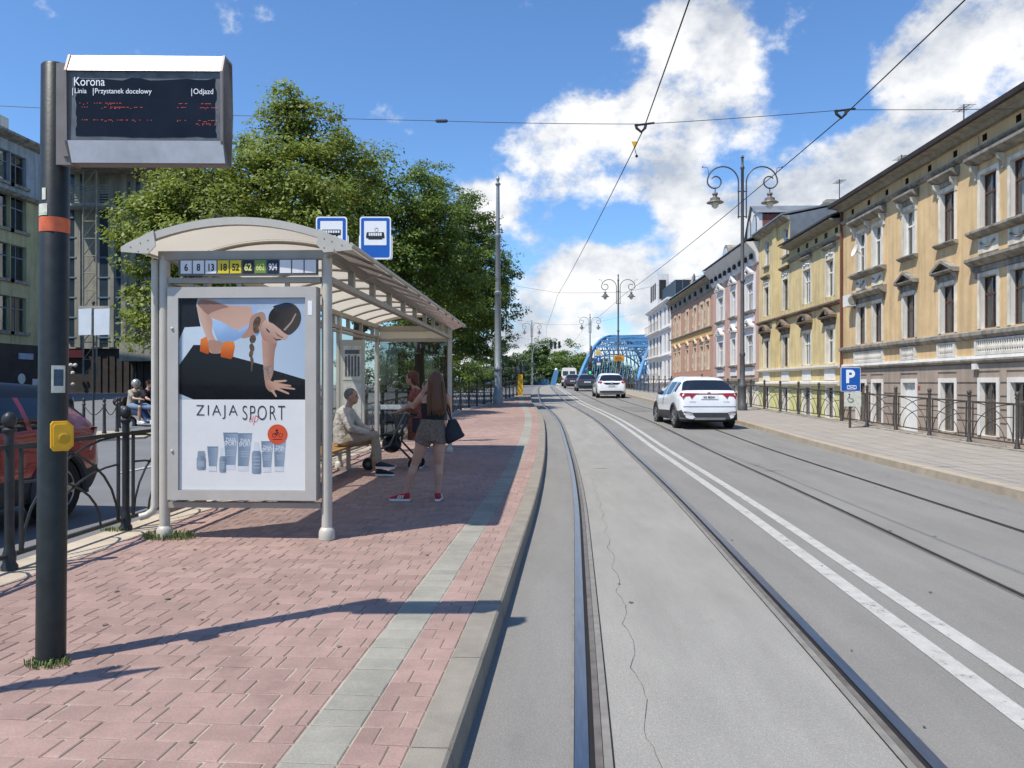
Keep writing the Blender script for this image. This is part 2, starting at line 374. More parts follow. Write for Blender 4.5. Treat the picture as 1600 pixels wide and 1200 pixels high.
# crack and tar seams along the rail
m_crack = mat('crack', (.10, .098, .092), .95, var=.3)
mb = MB(); x = 0.; pts = []
for i in range(170):
    yy = 1.9+i*.07
    ph = i % 11; pts.append((c(yy)+.72+.045*math.sin(math.pi*ph/11)+random.uniform(-.006, .006), yy))
for a, b in zip(pts[:-1], pts[1:]):
    wd = random.uniform(.0006, .0016)
    mb.quad((a[0]-wd, a[1], .0062), (a[0]+wd, a[1], .0062), (b[0]+wd, b[1], .0062), (b[0]-wd, b[1], .0062))
cr_ = obj('crack', mb.mesh('crack', m_crack)); struct(cr_)
for k in range(26):                                   # chewing gum and oil spots
    yy = random.uniform(2.5, 14); xx = random.uniform(-.1, 6)+c(yy); r = random.uniform(.008, .022)
    mb2 = MB(); n = 7
    mb2.quad(*[(xx+r*math.cos(2*math.pi*i/n)*random.uniform(.6, 1.2), yy+r*math.sin(2*math.pi*i/n)*random.uniform(.6, 1.5), zr(yy)+.0085) for i in range(n)])
    struct(obj('tar_spot', mb2.mesh('tar_spot', m_crack)))

# ------------------------------------------------------------------ platform: paving blocks, one by one
m_sand = mat('joint_sand', (.36, .31, .25), .95, var=.3, scale=6, bump=.4)
kw = dict(rough=.85, var=.14, scale=5, bump=.35, bscale=220, fine=.13, amt=.10, blotch=.10)
m_br_o = mat('paver_red', (.315, .212, .180), rnd='object', **kw)
m_br_i = mat('paver_red_far', (.315, .212, .180), rnd='island', **kw)
m_gy_o = mat('paver_grey', (.285, .272, .228), rnd='object', **kw)
m_gy_i = mat('paver_grey_far', (.285, .272, .228), rnd='island', **kw)
m_pl = mat('kerb_concrete', (.245, .22, .18), .9, var=.16, scale=5, bump=.35, bscale=150, fine=.09)
plat = struct(obj('platform', ribbon('platform', lambda y: fl(y)-.02, lambda y: c(y)-.20, .1145, -12, 50, m_sand, .8)))
def block(mb, x0, x1, y0, y1, zt, fx=lambda x, y: (x, y, 0)):
    ch = .005; dz = .004
    o = [(x0,y0),(x1,y0),(x1,y1),(x0,y1)]; i = [(x0+ch,y0+ch),(x1-ch,y0+ch),(x1-ch,y1-ch),(x0+ch,y1-ch)]
    def P(p, z):
        a, b, dzz = fx(*p); return (a, b, z+dzz)
    vs = [P(p, zt) for p in i] + [P(p, zt-dz) for p in o] + [P(p, zt-.022) for p in o]
    mb.add(vs, [(0,1,2,3)] + [(4+k, 4+(k+1)%4, (k+1)%4, k) for k in range(4)] + [(8+k, 8+(k+1)%4, 4+(k+1)%4, 4+k) for k in range(4)])
ROW = .16; J = .0072
rows = []
for r_ in range(int((49.5-1.9)/ROW)):
    y0 = 1.9+r_*ROW
    items = []
    seq = [.232, .155, .078]; k = (r_*2) % 3; x = -.70
    x -= [.0, .1, .05][r_ % 3]; first = True
    xs_ = []
    if x < -.70: xs_.append((x+J/2, -.70-J/2))
    while x+c(y0) > fl(y0)+.28:
        wd = seq[k % 3]; k += 1
        xs_.append((x-wd+J/2, x-J/2)); x -= wd
    items += [(a, b, 'r') for a, b in xs_ if b-a > .03]
    items.append((-.69, -.475, 'g'))
    if r_ % 2: items += [(-.468, -.385, 'r'), (-.38, -.235, 'r')]
    else: items += [(-.468, -.315, 'r'), (-.31, -.235, 'r')]
    rows.append((y0, items))
allb = []
for y0, items in rows:
    for a, b, kd in items:
        yc = y0+ROW/2; X = (a+b)/2+c(yc)
        Xc = X*cs+yc*sn; D = -X*sn+yc*cs
        px = 800+F*Xc/D; py = HZ+F*(CAM_H-.12)/D
        vis = (-20 < px < 1600 and py < 1215)
        allb.append((D if vis else 1e3+D, y0, a, b, kd, vis))
order = sorted(range(len(allb)), key=lambda i: allb[i][0])
near = set(order[:300]); mcache = {}
mbr, mbg = MB(), MB()
for i, (D, y0, a, b, kd, vis) in enumerate(allb):
    dzj = random.uniform(-.0018, .0018)
    if i in near:
        key = (round(b-a, 3), kd)
        if key not in mcache:
            m_ = MB(); h = (b-a)/2; block(m_, -h, h, -ROW/2+J/2, ROW/2-J/2, 0); mcache[key] = m_.mesh('paving_block', m_br_o if kd == 'r' else m_gy_o)
        yc = y0+ROW/2
        o = obj('paving_block', mcache[key], plat, ((a+b)/2+c(yc), yc, zr(yc)+.12+dzj), -math.atan(c(yc+.5)-c(yc-.5)))
        o.rotation_euler[0] = random.uniform(-.006, .006); o.rotation_euler[1] = random.uniform(-.006, .006)
    else:
        block(mbr if kd == 'r' else mbg, a, b, y0+J/2, y0+ROW-J/2, .12+dzj, lambda x, y: (x+c(y), y, zr(y)))
o = obj('paving_blocks', mbr.mesh('paving_blocks', m_br_i), plat); o['kind'] = 'stuff'
o = obj('paving_blocks', mbg.mesh('paving_blocks', m_gy_i), plat); o['kind'] = 'stuff'
mbe = MB(); 
for k in range(62):                                   # edging slabs under the railing
    y0 = -10+k*.95; y1 = y0+.94
    f = lambda x, y: (x+fl(y), y, zr(y))
    block(mbe, -.16, .26, y0, y1, .124, f)
m_edge = mat('edging_concrete', (.46, .39, .30), .9, var=.15, scale=3, bump=.3, rnd='island', amt=.1, fine=.06)
o = obj('edging_slab', mbe.mesh('edging_slab', m_edge), plat); o['kind'] = 'stuff'
# kerb stones with a sloped face, one metre each
for k in range(50):
    y0 = 1.0+k*1.0; y1 = y0+.992
    if y0 > 48: break
    mb = MB(); n = 3
    prof = [(-.230, .02), (-.230, .118), (-.222, .124), (-.078, .124), (-.064, .112), (-.048, -.02)]
    Yk = ys(y0, y1, .33); vs = []
    for y in Yk: vs += [(c(y)+a, y, zr(y)+z) for a, z in prof]
    q = len(prof)
    fs = [(i*q+j, i*q+j+1, (i+1)*q+j+1, (i+1)*q+j) for i in range(len(Yk)-1) for j in range(q-1)]
    fs += [tuple(range(q)), tuple((len(Yk)-1)*q+j for j in range(q))]
    mb.add(vs, fs); obj('kerb_stone', mb.mesh('kerb_stone', m_pl), plat)
mb = MB(); mb.add([(c(y)+a, y, zr(y)+.124) for y in (-12, -6, 1) for a in (-.23, 0)], [(0,1,3,2),(2,3,5,4)]); obj('kerb_stone', mb.mesh('kerb_stone', m_pl), plat)
# rounded nose of the platform
mb = MB(); ring = []
for i in range(9):
    a = math.pi*i/8; xc = (fl(49.9)+c(49.9))/2; rx = (c(49.9)-fl(49.9))/2+.05
    ring.append((xc+rx*math.cos(a), 49.5+1.2*math.sin(a)))
mb.prism(ring, lambda a, b, d: (a, b, zr(50)+d), -.1, .12); obj('platform_nose', mb.mesh('platform_nose', m_pl), plat)
# grey drain seam and tufts of grass
m_grass = mat('grass', (.115, .165, .045), .8, var=.4, scale=8, rnd='island', amt=.4)
def tuft(x, y, r, n, h, nm, lab):
    mb = MB(); z = .118
    for i in range(n):
        a = random.uniform(0, 6.28); d = r*random.random()**.6; px, py = x+d*math.cos(a)*1.6, y+d*math.sin(a)
        hh = h*random.uniform(.4, 1); a2 = random.uniform(0, 6.28); w_ = .0028
        lx, ly = hh*.5*math.cos(a2), hh*.5*math.sin(a2); sx, sy = -w_*math.sin(a2), w_*math.cos(a2)
        mb.add([(px-sx,py-sy,z),(px+sx,py+sy,z),(px+lx*.4+sx,py+ly*.4+sy,z+hh*.7),(px+lx*.4-sx,py+ly*.4-sy,z+hh*.7),(px+lx,py+ly,z+hh*.85)], [(0,1,2,3),(3,2,4)])
    o = obj(nm, mb.mesh(nm, m_grass)); o['kind'] = 'stuff'; o['label'] = lab; o['category'] = 'grass'
x, y = at(80, 3.95); tuft(x, y-.03, .075, 190, .045, 'grass_tuft', 'green grass tuft at the foot of the dark display pole')
x, y = at(262, 7.2); tuft(x+.05, y-.05, .15, 520, .085, 'grass_tuft', 'weeds growing round the left post of the shelter')
x, y = at(180, 7.5); tuft(x, y, .09, 160, .05, 'grass_tuft', 'dry grass beside a railing post base')

# repaired patches and seams in the carriageway
m_patch = mat('asphalt_patch', (.178, .172, .160), .9, var=.12, scale=2, bump=.5, bscale=150, fine=.13, speck=.3)
for a0, a1, y0, y1 in ((5.3, 6.3, 26, 31), (4.0, 4.9, 33, 37)):
    struct(obj('asphalt_patch', ribbon('asphalt_patch', lambda y: c(y)+a0, lambda y: c(y)+a1, .0055, y0, y1, m_patch, .5)))
mb = MB()
for off in (5.75,):
    pts = []; yy = 2.5
    while yy < 30: pts.append((c(yy)+off+random.uniform(-.012, .012), yy)); yy += .22
    for a, b in zip(pts[:-1], pts[1:]):
        wd = random.uniform(.001, .003)
        if random.random() < .8: mb.quad((a[0]-wd,a[1],zr(a[1])+.0065),(a[0]+wd,a[1],zr(a[1])+.0065),(b[0]+wd,b[1],zr(b[1])+.0065),(b[0]-wd,b[1],zr(b[1])+.0065))
o = struct(obj('tar_seam', mb.mesh('tar_seam', m_crack)))
# gum marks on the paving
for k in range(34):
    yy = random.uniform(2.6, 12); xx = random.uniform(-3.2, -.75)+c(yy); r = random.uniform(.010, .022)
    struct(obj('gum_spot', MB().quad(*[(xx+r*math.cos(i*.8)*random.uniform(.7, 1.1), yy+r*math.sin(i*.8)*random.uniform(.7, 1.1), .1235) for i in range(7)]).mesh('gum_spot', mat('gum', (.15,.125,.11), .9))))
# ------------------------------------------------------------------ railings
m_fence_l = mat('railing_dark', (.035, .038, .04), .45, .3, var=.3, scale=9)
m_fence_r = mat('railing_brown', (.085, .072, .065), .5, .3, var=.35, scale=9)
def arcpts(a0, z0, a1, z1, n=9, up=True):
    P = []
    for i in range(n):
        t = math.pi/2*i/(n-1)
        if up: P.append((0, a0+(a1-a0)*(1-math.cos(t)), z0+(z1-z0)*math.sin(t)))
        else: P.append((0, a0+(a1-a0)*math.sin(t), z0+(z1-z0)*(1-math.cos(t))))
    return P
def panel_parts(Lp, m):
    a, b = .06, Lp-.06
    def T(path, wd=.011): return MB().tube(path, wd, 6).mesh('bar', m, True)
    out = [('top_rail', MB().box(-.018, .018, .03, Lp-.03, .93, .965).mesh('top_rail', m)),
           ('bottom_rail', MB().box(-.018, .018, .03, Lp-.03, .10, .13).mesh('bottom_rail', m)),
           ('upright_bar', MB().box(-.012, .012, a+.06, a+.085, .13, .93).mesh('upright_bar', m)),
           ('upright_bar', MB().box(-.012, .012, b-.085, b-.06, .13, .93).mesh('upright_bar', m))]
    a += .085; b -= .085
    for p in (arcpts(a, .13, b, .93), arcpts(a+.28, .13, b, .66), arcpts(b, .13, a, .93), arcpts(b-.28, .13, a, .66)):
        out.append(('arched_bar', T(p)))
    return out
def post_mesh(m):
    mb = MB(); mb.cyl((0,0,0), (0,0,1.08), .034, n=10)
    mb.lathe([(.06,0),(.06,.035),(.045,.06),(.05,.12),(.038,.16),(.036,.2)], n=10)
    mb.lathe([(.036,1.05),(.05,1.07),(.05,1.085),(.03,1.10),(.048,1.13),(.052,1.16),(.045,1.19),(.02,1.215),(.001,1.22)], n=10)
    return mb.mesh('post', m, True)
def fence(label, fx, Y0, step, n, dz, m, near):
    t = thing('railing', label, 'railing', (fx(Y0), Y0, zr(Y0)+dz))
    pm = post_mesh(m); pp = panel_parts(step, m)
    allm = MB()
    for nm, me in pp:
        allm.add([v.co[:] for v in me.vertices], [tuple(f.vertices) for f in me.polygons])
    farm = allm.mesh('panel', m)
    O = Vector(t['_loc'])
    for i in range(n+1):
        y = Y0+i*step; p = Vector((fx(y), y, zr(y)+dz)); q = Vector((fx(y+step), y+step, zr(y+step)+dz))
        o = obj('post', pm, t, p-O)
        if i == n: break
        d = q-p; rz = math.atan2(-d.x, d.y); rx = math.atan2(d.z, math.hypot(d.x, d.y))
        for nm, me in (pp if y < near else [('panel', farm)]):
            o = obj(nm, me, t, p-O, rz); o.rotation_euler = (rx, 0, rz)
    return t
fence('dark arched iron railing along the left edge of the tram platform', fl, 4.09, 1.63, 27, .12, m_fence_l, 26)
fence('brown arched iron railing along the right hand pavement before the houses', lambda y: fr(y), 9.8, 1.73, 60, .15, m_fence_r, 40)

# ------------------------------------------------------------------ display pole
m_pole = mat('pole_black_green', (.022, .026, .026), .42, .2, var=.25, scale=14, bump=.06)
m_white = mat('white_enamel', (.80, .80, .80), .4, var=.04, scale=8)
m_bandw = mat('sign_band_white', (.82, .82, .82), .45, var=.10, scale=14, streak=.12)
m_box = mat('sign_case', (.20, .175, .165), .5, .2, var=.15, scale=8)
m_scr = mat('display_glass', (.010, .014, .024), .3, var=.3, scale=5, spec=.15)
m_scr2 = mat('display_glass_dusty', (.10, .115, .13), .6, var=.35, scale=16)
m_led = emit('led_red', (1, .16, .06), 1.0)
m_ltxt = mat('print_white', (.86, .87, .88), .5, var=.02)
m_yel = mat('yellow_plastic', (.72, .42, .02), .4, var=.1, scale=20)
m_orange = mat('orange_tape', (.62, .13, .05), .5, var=.2, scale=20)
m_stk = mat('sticker_paper', (.62, .62, .52), .6, var=.2, scale=20)
m_stkg = mat('sticker_green', (.45, .62, .42), .6, var=.2, scale=20)
m_stkd = mat('sticker_dark', (.05, .09, .13), .6, var=.3, scale=20)
px_, py_ = W(-2.39, 3.98)
t = thing('display_pole', 'tall dark pole carrying the departure display, in front of the bus shelter', 'pole', (px_, py_, .12))
lean = .028
mb = MB(); mb.tube([(0,0,0),(0,0,.02),(lean,0,3.07),(lean,0,3.08)], [.072,.07,.068,.06], 28); obj('pole_tube', mb.mesh('pole_tube', m_pole, True), t)
def band(nm, z0, z1, m, r=.0705, a0=0, a1=360, n=28):
    mb = MB(); vs = []; k = n+1
    for z in (z0, z1):
        for i in range(k):
            a = R(a0+(a1-a0)*i/n); vs.append((lean*z/3.07+r*math.cos(a), r*math.sin(a), z))
    mb.add(vs, [(i, i+1, k+i+1, k+i) for i in range(n)]); return obj(nm, mb.mesh(nm, m, True), t)
band('orange_tape_band', 2.21, 2.285, m_orange)
band('label_sticker', 2.30, 2.35, m_stk, a0=195, a1=275); band('green_sticker', 2.291, 2.303, m_stkg, a0=195, a1=275)
band('torn_sticker', 2.37, 2.43, m_stk, a0=250, a1=268, n=6)
st_ = band('notice_sticker', 1.385, 1.525, m_stk, a0=296, a1=352); 
mb = MB(); vs = []
for z in (1.42, 1.505):
    for i in range(7):
        a = R(305+38*i/6); vs.append((lean*z/3.07+.0712*math.cos(a), .0712*math.sin(a), z))
mb.add(vs, [(i, i+1, 8+i, 7+i) for i in range(6)]); obj('notice_picture', mb.mesh('notice_picture', m_stkd, True), st_, (0,0,0))
# yellow push button box
yb = MB(); prof = [(-.045,-.075),(.02,-.075),(.045,-.05),(.045,.05),(.02,.075),(-.045,.075),(-.055,.06),(-.055,-.06)]
yb.prism(prof, lambda a, b, d: (a, d, b), -.045, .03); yb.prism([(p[0]*.82, p[1]*.82) for p in prof], lambda a, b, d: (a, d, b), -.062, -.04)
o = obj('push_button_box', yb.mesh('push_button_box', m_yel), t, (.088, -.038, 1.165), R(38))
obj('button_ring', MB().lathe([(.028,0),(.028,.006),(.02,.009)], n=16).mesh('button_ring', mat('yellow_dark', (.5,.28,.01), .5)), o, (0,-.063,-.01)).rotation_euler = (R(90),0,0)
# display
ang = R(1.0)
td = thing('departure_display', 'grey cased electronic departure board with dark screen on the pole', 'display', (px_+.165, py_-.06, 2.67), TH+ang)
bw, bh = .785, .53
mb = MB(); prof = [(-.02, .0), (-.09, .10), (-.075, .105), (-.075, .445), (-.09, .45), (.0, .53), (.12, .53), (.14, .30), (.10, .0)]   # (depth y, z) – facing -y
mb.prism([(-.02,-.005),(-.07,.10),(-.07,.44),(-.04,.525),(.05,.525),(.06,.27),(.04,-.005)], lambda a, b, d: (d, a, b), .006, bw-.006)
obj('case', mb.mesh('case', m_box), td)
for x0, x1 in ((-.006, .006), (bw-.018, bw-.006)):
    obj('side_cheek', MB().prism([(-.03,-.008),(-.082,.095),(-.088,.445),(-.05,.538),(.055,.538),(.07,.27),(.045,-.008)], lambda a, b, d: (d, a, b), x0, x1).mesh('side_cheek', m_box), td)
mb = MB(); mb.quad((.008,-.084,.445),(bw-.008,-.084,.445),(bw-.008,-.045,.536),(.008,-.045,.536)); mb.quad((.008,-.045,.536),(bw-.008,-.045,.536),(bw-.008,.05,.536),(.008,.05,.536)); obj('upper_band', mb.mesh('upper_band', m_white), td)
mb = MB(); mb.quad((.008,-.042,-.004),(bw-.008,-.042,-.004),(bw-.008,-.081,.097),(.008,-.081,.097)); obj('lower_band', mb.mesh('lower_band', m_bandw), td)
mb = MB(); mb.quad((.012,-.072,.098),(bw-.012,-.072,.098),(bw-.012,-.072,.445),(.012,-.072,.445)); scr = obj('screen', mb.mesh('screen', m_scr2), td)
mb = MB(); n = 60; poly = []
for i in range(n):                                     # the wiped, darker inside of the dusty glass
    a = i/n*4; s_ = int(a); f = a-s_; q = random.uniform(-.004, .006)
    x0, x1, z0, z1 = .045, bw-.045, .117, .405
    poly.append([(x0+(x1-x0)*f, z0+q), (x1+q, z0+(z1-z0)*f), (x1-(x1-x0)*f, z1+q*1.6), (x0+q, z1-(z1-z0)*f)][s_])
mb.quad(*[(a, -.0735, b) for a, b in poly]); obj('screen_glass', mb.mesh('screen_glass', m_scr), scr)
def dtext(s, x, z, size, bold=0., parent=td, y=-.0745, m=m_ltxt, xs=.82, nm='lettering'):
    o = obj(nm, text_mesh(s, size, m, .0003, xs=xs, bold=bold), parent, (x, y, z)); o.rotation_euler = (R(90), 0, 0); return o
U = lambda x: (x-470)/970*bw
dtext('Korona', U(512), .372, .062); dtext('Linia', U(518), .334, .036, xs=.92); dtext('Przystanek docelowy', U(642), .334, .036, xs=.92); dtext('Odjazd', U(1247), .334, .038, xs=.92)
for x in (508, 634, 1238): obj('divider_tick', MB().box(U(x)-.0015, U(x)+.0015, -.0748, -.0738, .323, .360).mesh('tick', m_ltxt), td)
mb = MB()
def leds(x0, x1, z, p=.55):
    x = U(x0)
    while x < U(x1):
        if random.random() < p: mb.box(x, x+.0034, -.0752, -.0742, z, z+.0016)
        x += .0062
for z, segs in ((.284, ((550,600),(640,805),(1160,1215),(1290,1395))), (.264, ((565,600),(640,950),(1150,1200),(1290,1395))), (.2, ((565,600),(635,1025),(1150,1200),(1265,1395))), (.183, ((1265,1395),))):
    for a, b in segs: leds(a, b, z, .5); leds(a, b, z-.006, .12)
obj('display_digits', mb.mesh('leds', m_led), td)['kind'] = 'stuff'
mb = MB()
for z in (.06, .43): mb.box(-.06, .01, .0, .06, z-.02, z+.02)
mb.box(-.10, -.008, .01, .05, .0, .52); obj('mounting_bracket', mb.mesh('mounting_bracket', m_box), td)

# ------------------------------------------------------------------ bus and tram shelter
m_sh = mat('shelter_grey', (.36, .325, .27), .5, .1, var=.08, scale=6, streak=.08)
m_shl = mat('shelter_light', (.50, .47, .405), .5, .08, var=.06, scale=6)
m_frame = mat('poster_frame', (.46, .44, .40), .5, .1, var=.06, scale=5)
m_rf = mat('roof_polycarbonate', (.80, .75, .64), .5, var=.06, scale=3)
b_ = m_rf.node_tree.nodes['Principled BSDF']; b_.inputs['Transmission Weight'].default_value = 0
# translucent sheet: part of the sunlight comes through
t_ = m_rf.node_tree; trl = t_.nodes.new('ShaderNodeBsdfTranslucent'); trl.inputs[0].default_value = (.86, .78, .64, 1)
mxs = t_.nodes.new('ShaderNodeMixShader'); mxs.inputs[0].default_value = .36
out_ = t_.nodes['Material Output']; t_.links.new(b_.outputs[0], mxs.inputs[1]); t_.links.new(trl.outputs[0], mxs.inputs[2]); t_.links.new(mxs.outputs[0], out_.inputs[0])
m_gl = glass('shelter_glass', (.80, .83, .83), .94, .02); m_gl_r = glass('shelter_glass_dark_reflection', (.30, .33, .33), .92, .02)  # rear pane's dark tint stands in for its reflection of dark trees
m_gl2 = glass('fascia_glass', (.55, .52, .48), .75, .25)
m_wood = mat('bench_wood', (.42, .22, .07), .5, var=.3, scale=5, aniso=(12, 1.2, 12))
XL, XR, YF, YB, zb = -3.56, -2.03, 7.0, 15.95, .12
t = thing('bus_shelter', 'grey bus and tram shelter with curved pale roof on the platform', 'shelter', ((XL+XR)/2, YF, zb))
T = Vector(t['_loc'])
def sp(nm, mb, m, smooth=False, parent=None): return obj(nm, mb.mesh(nm, m, smooth), parent or t, tuple(-T) if parent is None else (0,0,0))
for x, y in ((XL, YF), (XR, YF), (XL, YB), (XR, YB), (XL, 10.0), (XL, 13.0)):
    o = sp('post', MB().cyl((x,y,zb), (x,y,2.74), .048, n=16), m_shl, True)
    obj('post_foot', MB().lathe([(.075,0),(.075,.03),(.072,.075),(.06,.10),(.05,.11)], (x,y,zb), 16).mesh('post_foot', m_shl, True), o)
# beams
sp('header_beam', MB().box(XL-.04, XR+.04, YF-.045, YF+.045, 2.70, 2.78), m_sh)
sp('lower_beam', MB().box(XL+.05, XR-.05, YF-.035, YF+.035, 2.485, 2.535), m_sh)
sp('lower_beam', MB().box(XL+.05, XR-.05, YF-.03, YF+.03, .405, .455), m_sh)
for x in (XL, XR):
    sp('side_beam', MB().box(x-.04, x+.04, YF+.05, YB-.05, 2.49, 2.545), m_sh)
    sp('eaves_beam', MB().box(x-.04, x+.04, YF+.05, YB+.2, 2.705, 2.785), m_sh)
sp('header_beam', MB().box(XL+.05, XR-.05, YB-.04, YB+.04, 2.66, 2.76), m_sh)
sp('rear_panel', MB().box(XL+.06, XR-.06, YB-.02, YB+.02, 2.50, 2.655), m_rf); sp('lower_beam', MB().box(XL+.05, XR-.05, YB-.03, YB+.03, 2.43, 2.495), m_sh)
for i in range(9):
    y = YF+.9+i*.95
    if y < YB-.2:
        sp('short_post', MB().box(XR-.03, XR+.03, y-.04, y+.04, 2.545, 2.705), m_sh)
        sp('short_post', MB().box(XL-.03, XL+.03, y-.04, y+.04, 2.545, 2.705), m_sh)
for x in (-3.3, -2.85, -2.4): sp('short_post', MB().box(x-.02, x+.02, YF-.015, YF+.015, 2.44, 2.487), m_sh)
# curved roof
RX0, RX1, RY0, RY1 = XL-.26, XR+.26, YF-.18, YB+.42
def roofz(x):
    u = (x-(RX0+RX1)/2)/((RX1-RX0)/2); return 2.80+.235*(1-u*u)
xs_ = [RX0+(RX1-RX0)*i/20 for i in range(21)]
npan = 10
for k in range(npan):
    y0 = RY0+(RY1-RY0)*k/npan; y1 = RY0+(RY1-RY0)*(k+1)/npan-.012
    mb = MB(); vs = [(x, y, roofz(x)) for y in (y0, y1) for x in xs_]
    mb.add(vs, [(i, i+1, 22+i, 21+i) for i in range(20)]); sp('roof_sheet', mb, m_rf, True)
    if 0 < k: sp('roof_rib', MB().tube([(x, y0, roofz(x)-.03) for x in xs_], (.018), 6, side=(0,1,0)), m_sh, True)
for y, s_ in ((RY0, -1), (RY1, 1)):
    mb = MB(); vs = []
    for x in xs_:
        z = roofz(x); vs += [(x, y-.035, z+.018), (x, y+.03, z+.018), (x, y+.03, z-.05), (x, y-.035, z-.05)]
    fs = [(i*4+j, i*4+(j+1)%4, i*4+4+(j+1)%4, i*4+4+j) for i in range(20) for j in range(4)] + [(0,1,2,3), (80,81,82,83)]
    mb.add(vs, fs); sp('roof_arch', mb, m_shl)
# eaves: pale corner cheeks, gutter edge and inclined glass fascia
for x, sg in ((RX1, 1), (RX0, -1)):
    mb = MB(); inn = x-sg*.27
    mb.prism([(x+sg*.03, roofz(x)-.055), (x+sg*.03, roofz(x)-.01), (inn, roofz(inn)+.03), (inn-sg*.02, roofz(inn)-.11), (inn+sg*.05, roofz(x)-.075)], lambda a, b, d: (a, d, b), RY0-.05, RY0-.036)
    ck = sp('corner_cheek', mb, m_shl)
    for dx, dz in ((.06,.0),(.15,.035),(.22,.06),(.22,-.02),(.13,-.04)):
        obj('rivet', MB().lathe([(.007,0),(.006,.003),(.001,.004)], n=8).mesh('rivet', m_sh), ck, (x-sg*dx, RY0-.051, roofz(x)+dz-.01)).rotation_euler = (R(90),0,0)
    sp('gutter_edge', MB().tube([(x+sg*.01, RY0, roofz(x)), (x+sg*.01, RY1, roofz(x))], .022, 8), m_shl, True)
    for k in range(6):
        y0 = RY0+.05+(RY1-RY0-.1)*k/6; y1 = y0+(RY1-RY0-.1)/6-.02
        mb = MB(); mb.quad((x-sg*.01, y0, roofz(x)-.02), (x-sg*.01, y1, roofz(x)-.02), (x-sg*.24, y1, 2.70), (x-sg*.24, y0, 2.70)); sp('fascia_pane', mb, m_gl2)
sp('downpipe', MB().tube([(XL-.084, YF-.015, 2.70), (XL-.084, YF-.015, .42), (XL-.10, YF-.03, .37), (XL-.145, YF-.05, .335), (XL-.20, YF-.07, .32)], .034, 12), m_shl, True)
# left wall and back wall glass
for y0, y1 in ((7.06, 9.95), (10.05, 12.95), (13.05, 15.9)):
    sp('glass_pane', MB().quad((XL,y0,.38),(XL,y1,.38),(XL,y1,2.43),(XL,y0,2.43)), m_gl)
    for z in (.36, 2.45): sp('glazing_bar', MB().box(XL-.025, XL+.025, y0, y1, z-.02, z+.02), m_sh)
sp('glass_pane', MB().quad((XL+.06,YB,.38),(XR-.06,YB,.38),(XR-.06,YB,2.425),(XL+.06,YB,2.425)), m_gl_r)
sp('glazing_bar', MB().box(XL+.06, XR-.06, YB-.022, YB+.022, .34, .38), m_sh)
m_frost = mat('frosted_strip', (.42, .47, .47), .7, var=.25, scale=14)
sp('frosted_strip', MB().box(XL+.07, XR-.07, YB-.012, YB-.008, 1.02, 1.12), m_frost)
sp('warning_sticker', MB().box(-2.42, -2.18, YB-.013, YB-.008, 1.62, 1.76), m_white); sp('warning_symbol', MB().box(-2.27, -2.19, YB-.016, YB-.0135, 1.64, 1.74), mat('print_black', (.02,.02,.022), .5, var=.1))
# timetable case
m_paper = mat('paper_printed', (.58, .57, .52), .6, var=.25, scale=9)
m_ink = mat('paper_ink', (.12, .12, .13), .6, var=.4, scale=30)
cs0 = MB(); cs0.box(XL+.06, XL+.14, 12.95, 14.05, .75, 2.28); tcase = sp('timetable_case', cs0, m_shl)
obj('timetable_sheet', MB().box(XL+.141, XL+.145, 13.05, 13.95, 1.62, 2.18).mesh('sheet', m_paper), tcase)
obj('timetable_sheet', MB().box(XL+.141, XL+.145, 13.05, 13.95, .85, 1.55).mesh('sheet', m_paper), tcase)
mb = MB()
for k in range(7):
    y = 13.12+k*.115; mb.box(XL+.1455, XL+.147, y, y+.07, 1.68, 2.05-.02*(k % 3)); mb.box(XL+.1455, XL+.147, y, y+.07, .92+.03*(k % 2), 1.42)
mb.box(XL+.1455, XL+.147, 13.12, 13.88, 2.08, 2.13); obj('timetable_print', mb.mesh('print', m_ink), tcase)
# also the side facing the photographer of the case
mb = MB(); mb.box(XL+.05, XL+.46, 12.90, 12.95, .72, 2.30); c2 = sp('notice_case', mb, m_shl)
obj('notice_sheet', MB().box(XL+.10, XL+.41, 12.893, 12.898, 1.62, 2.20).mesh('sheet', m_paper), c2)
mb = MB()
for k in range(5): mb.box(XL+.13+k*.054, XL+.165+k*.054, 12.890, 12.8925, 1.68, 2.02+.02*(k % 2))
mb.box(XL+.13, XL+.38, 12.890, 12.8925, 2.06, 2.13); obj('notice_print', mb.mesh('print', m_ink), c2)
obj('notice_sheet', MB().box(XL+.10, XL+.41, 12.893, 12.898, .95, 1.56).mesh('sheet', m_paper), c2)
# bench of wooden slats
bt = thing('bench', 'wooden slatted bench along the glass wall inside the shelter', 'bench', (-3.28, 11.2, zb))
for k in range(4): obj('seat_slat', MB().box(-.22+k*.115, -.22+k*.115+.10, -2.2, 1.6, .435, .465).mesh('seat_slat', m_wood), bt)
for y in (-1.9, 0.0, 1.35): obj('leg', MB().box(-.18, .18, y-.025, y+.025, 0, .05).box(-.03, .03, y-.025, y+.025, .05, .40).box(-.2, .2, y-.025, y+.025, .40, .434).mesh('leg', m_sh), bt)
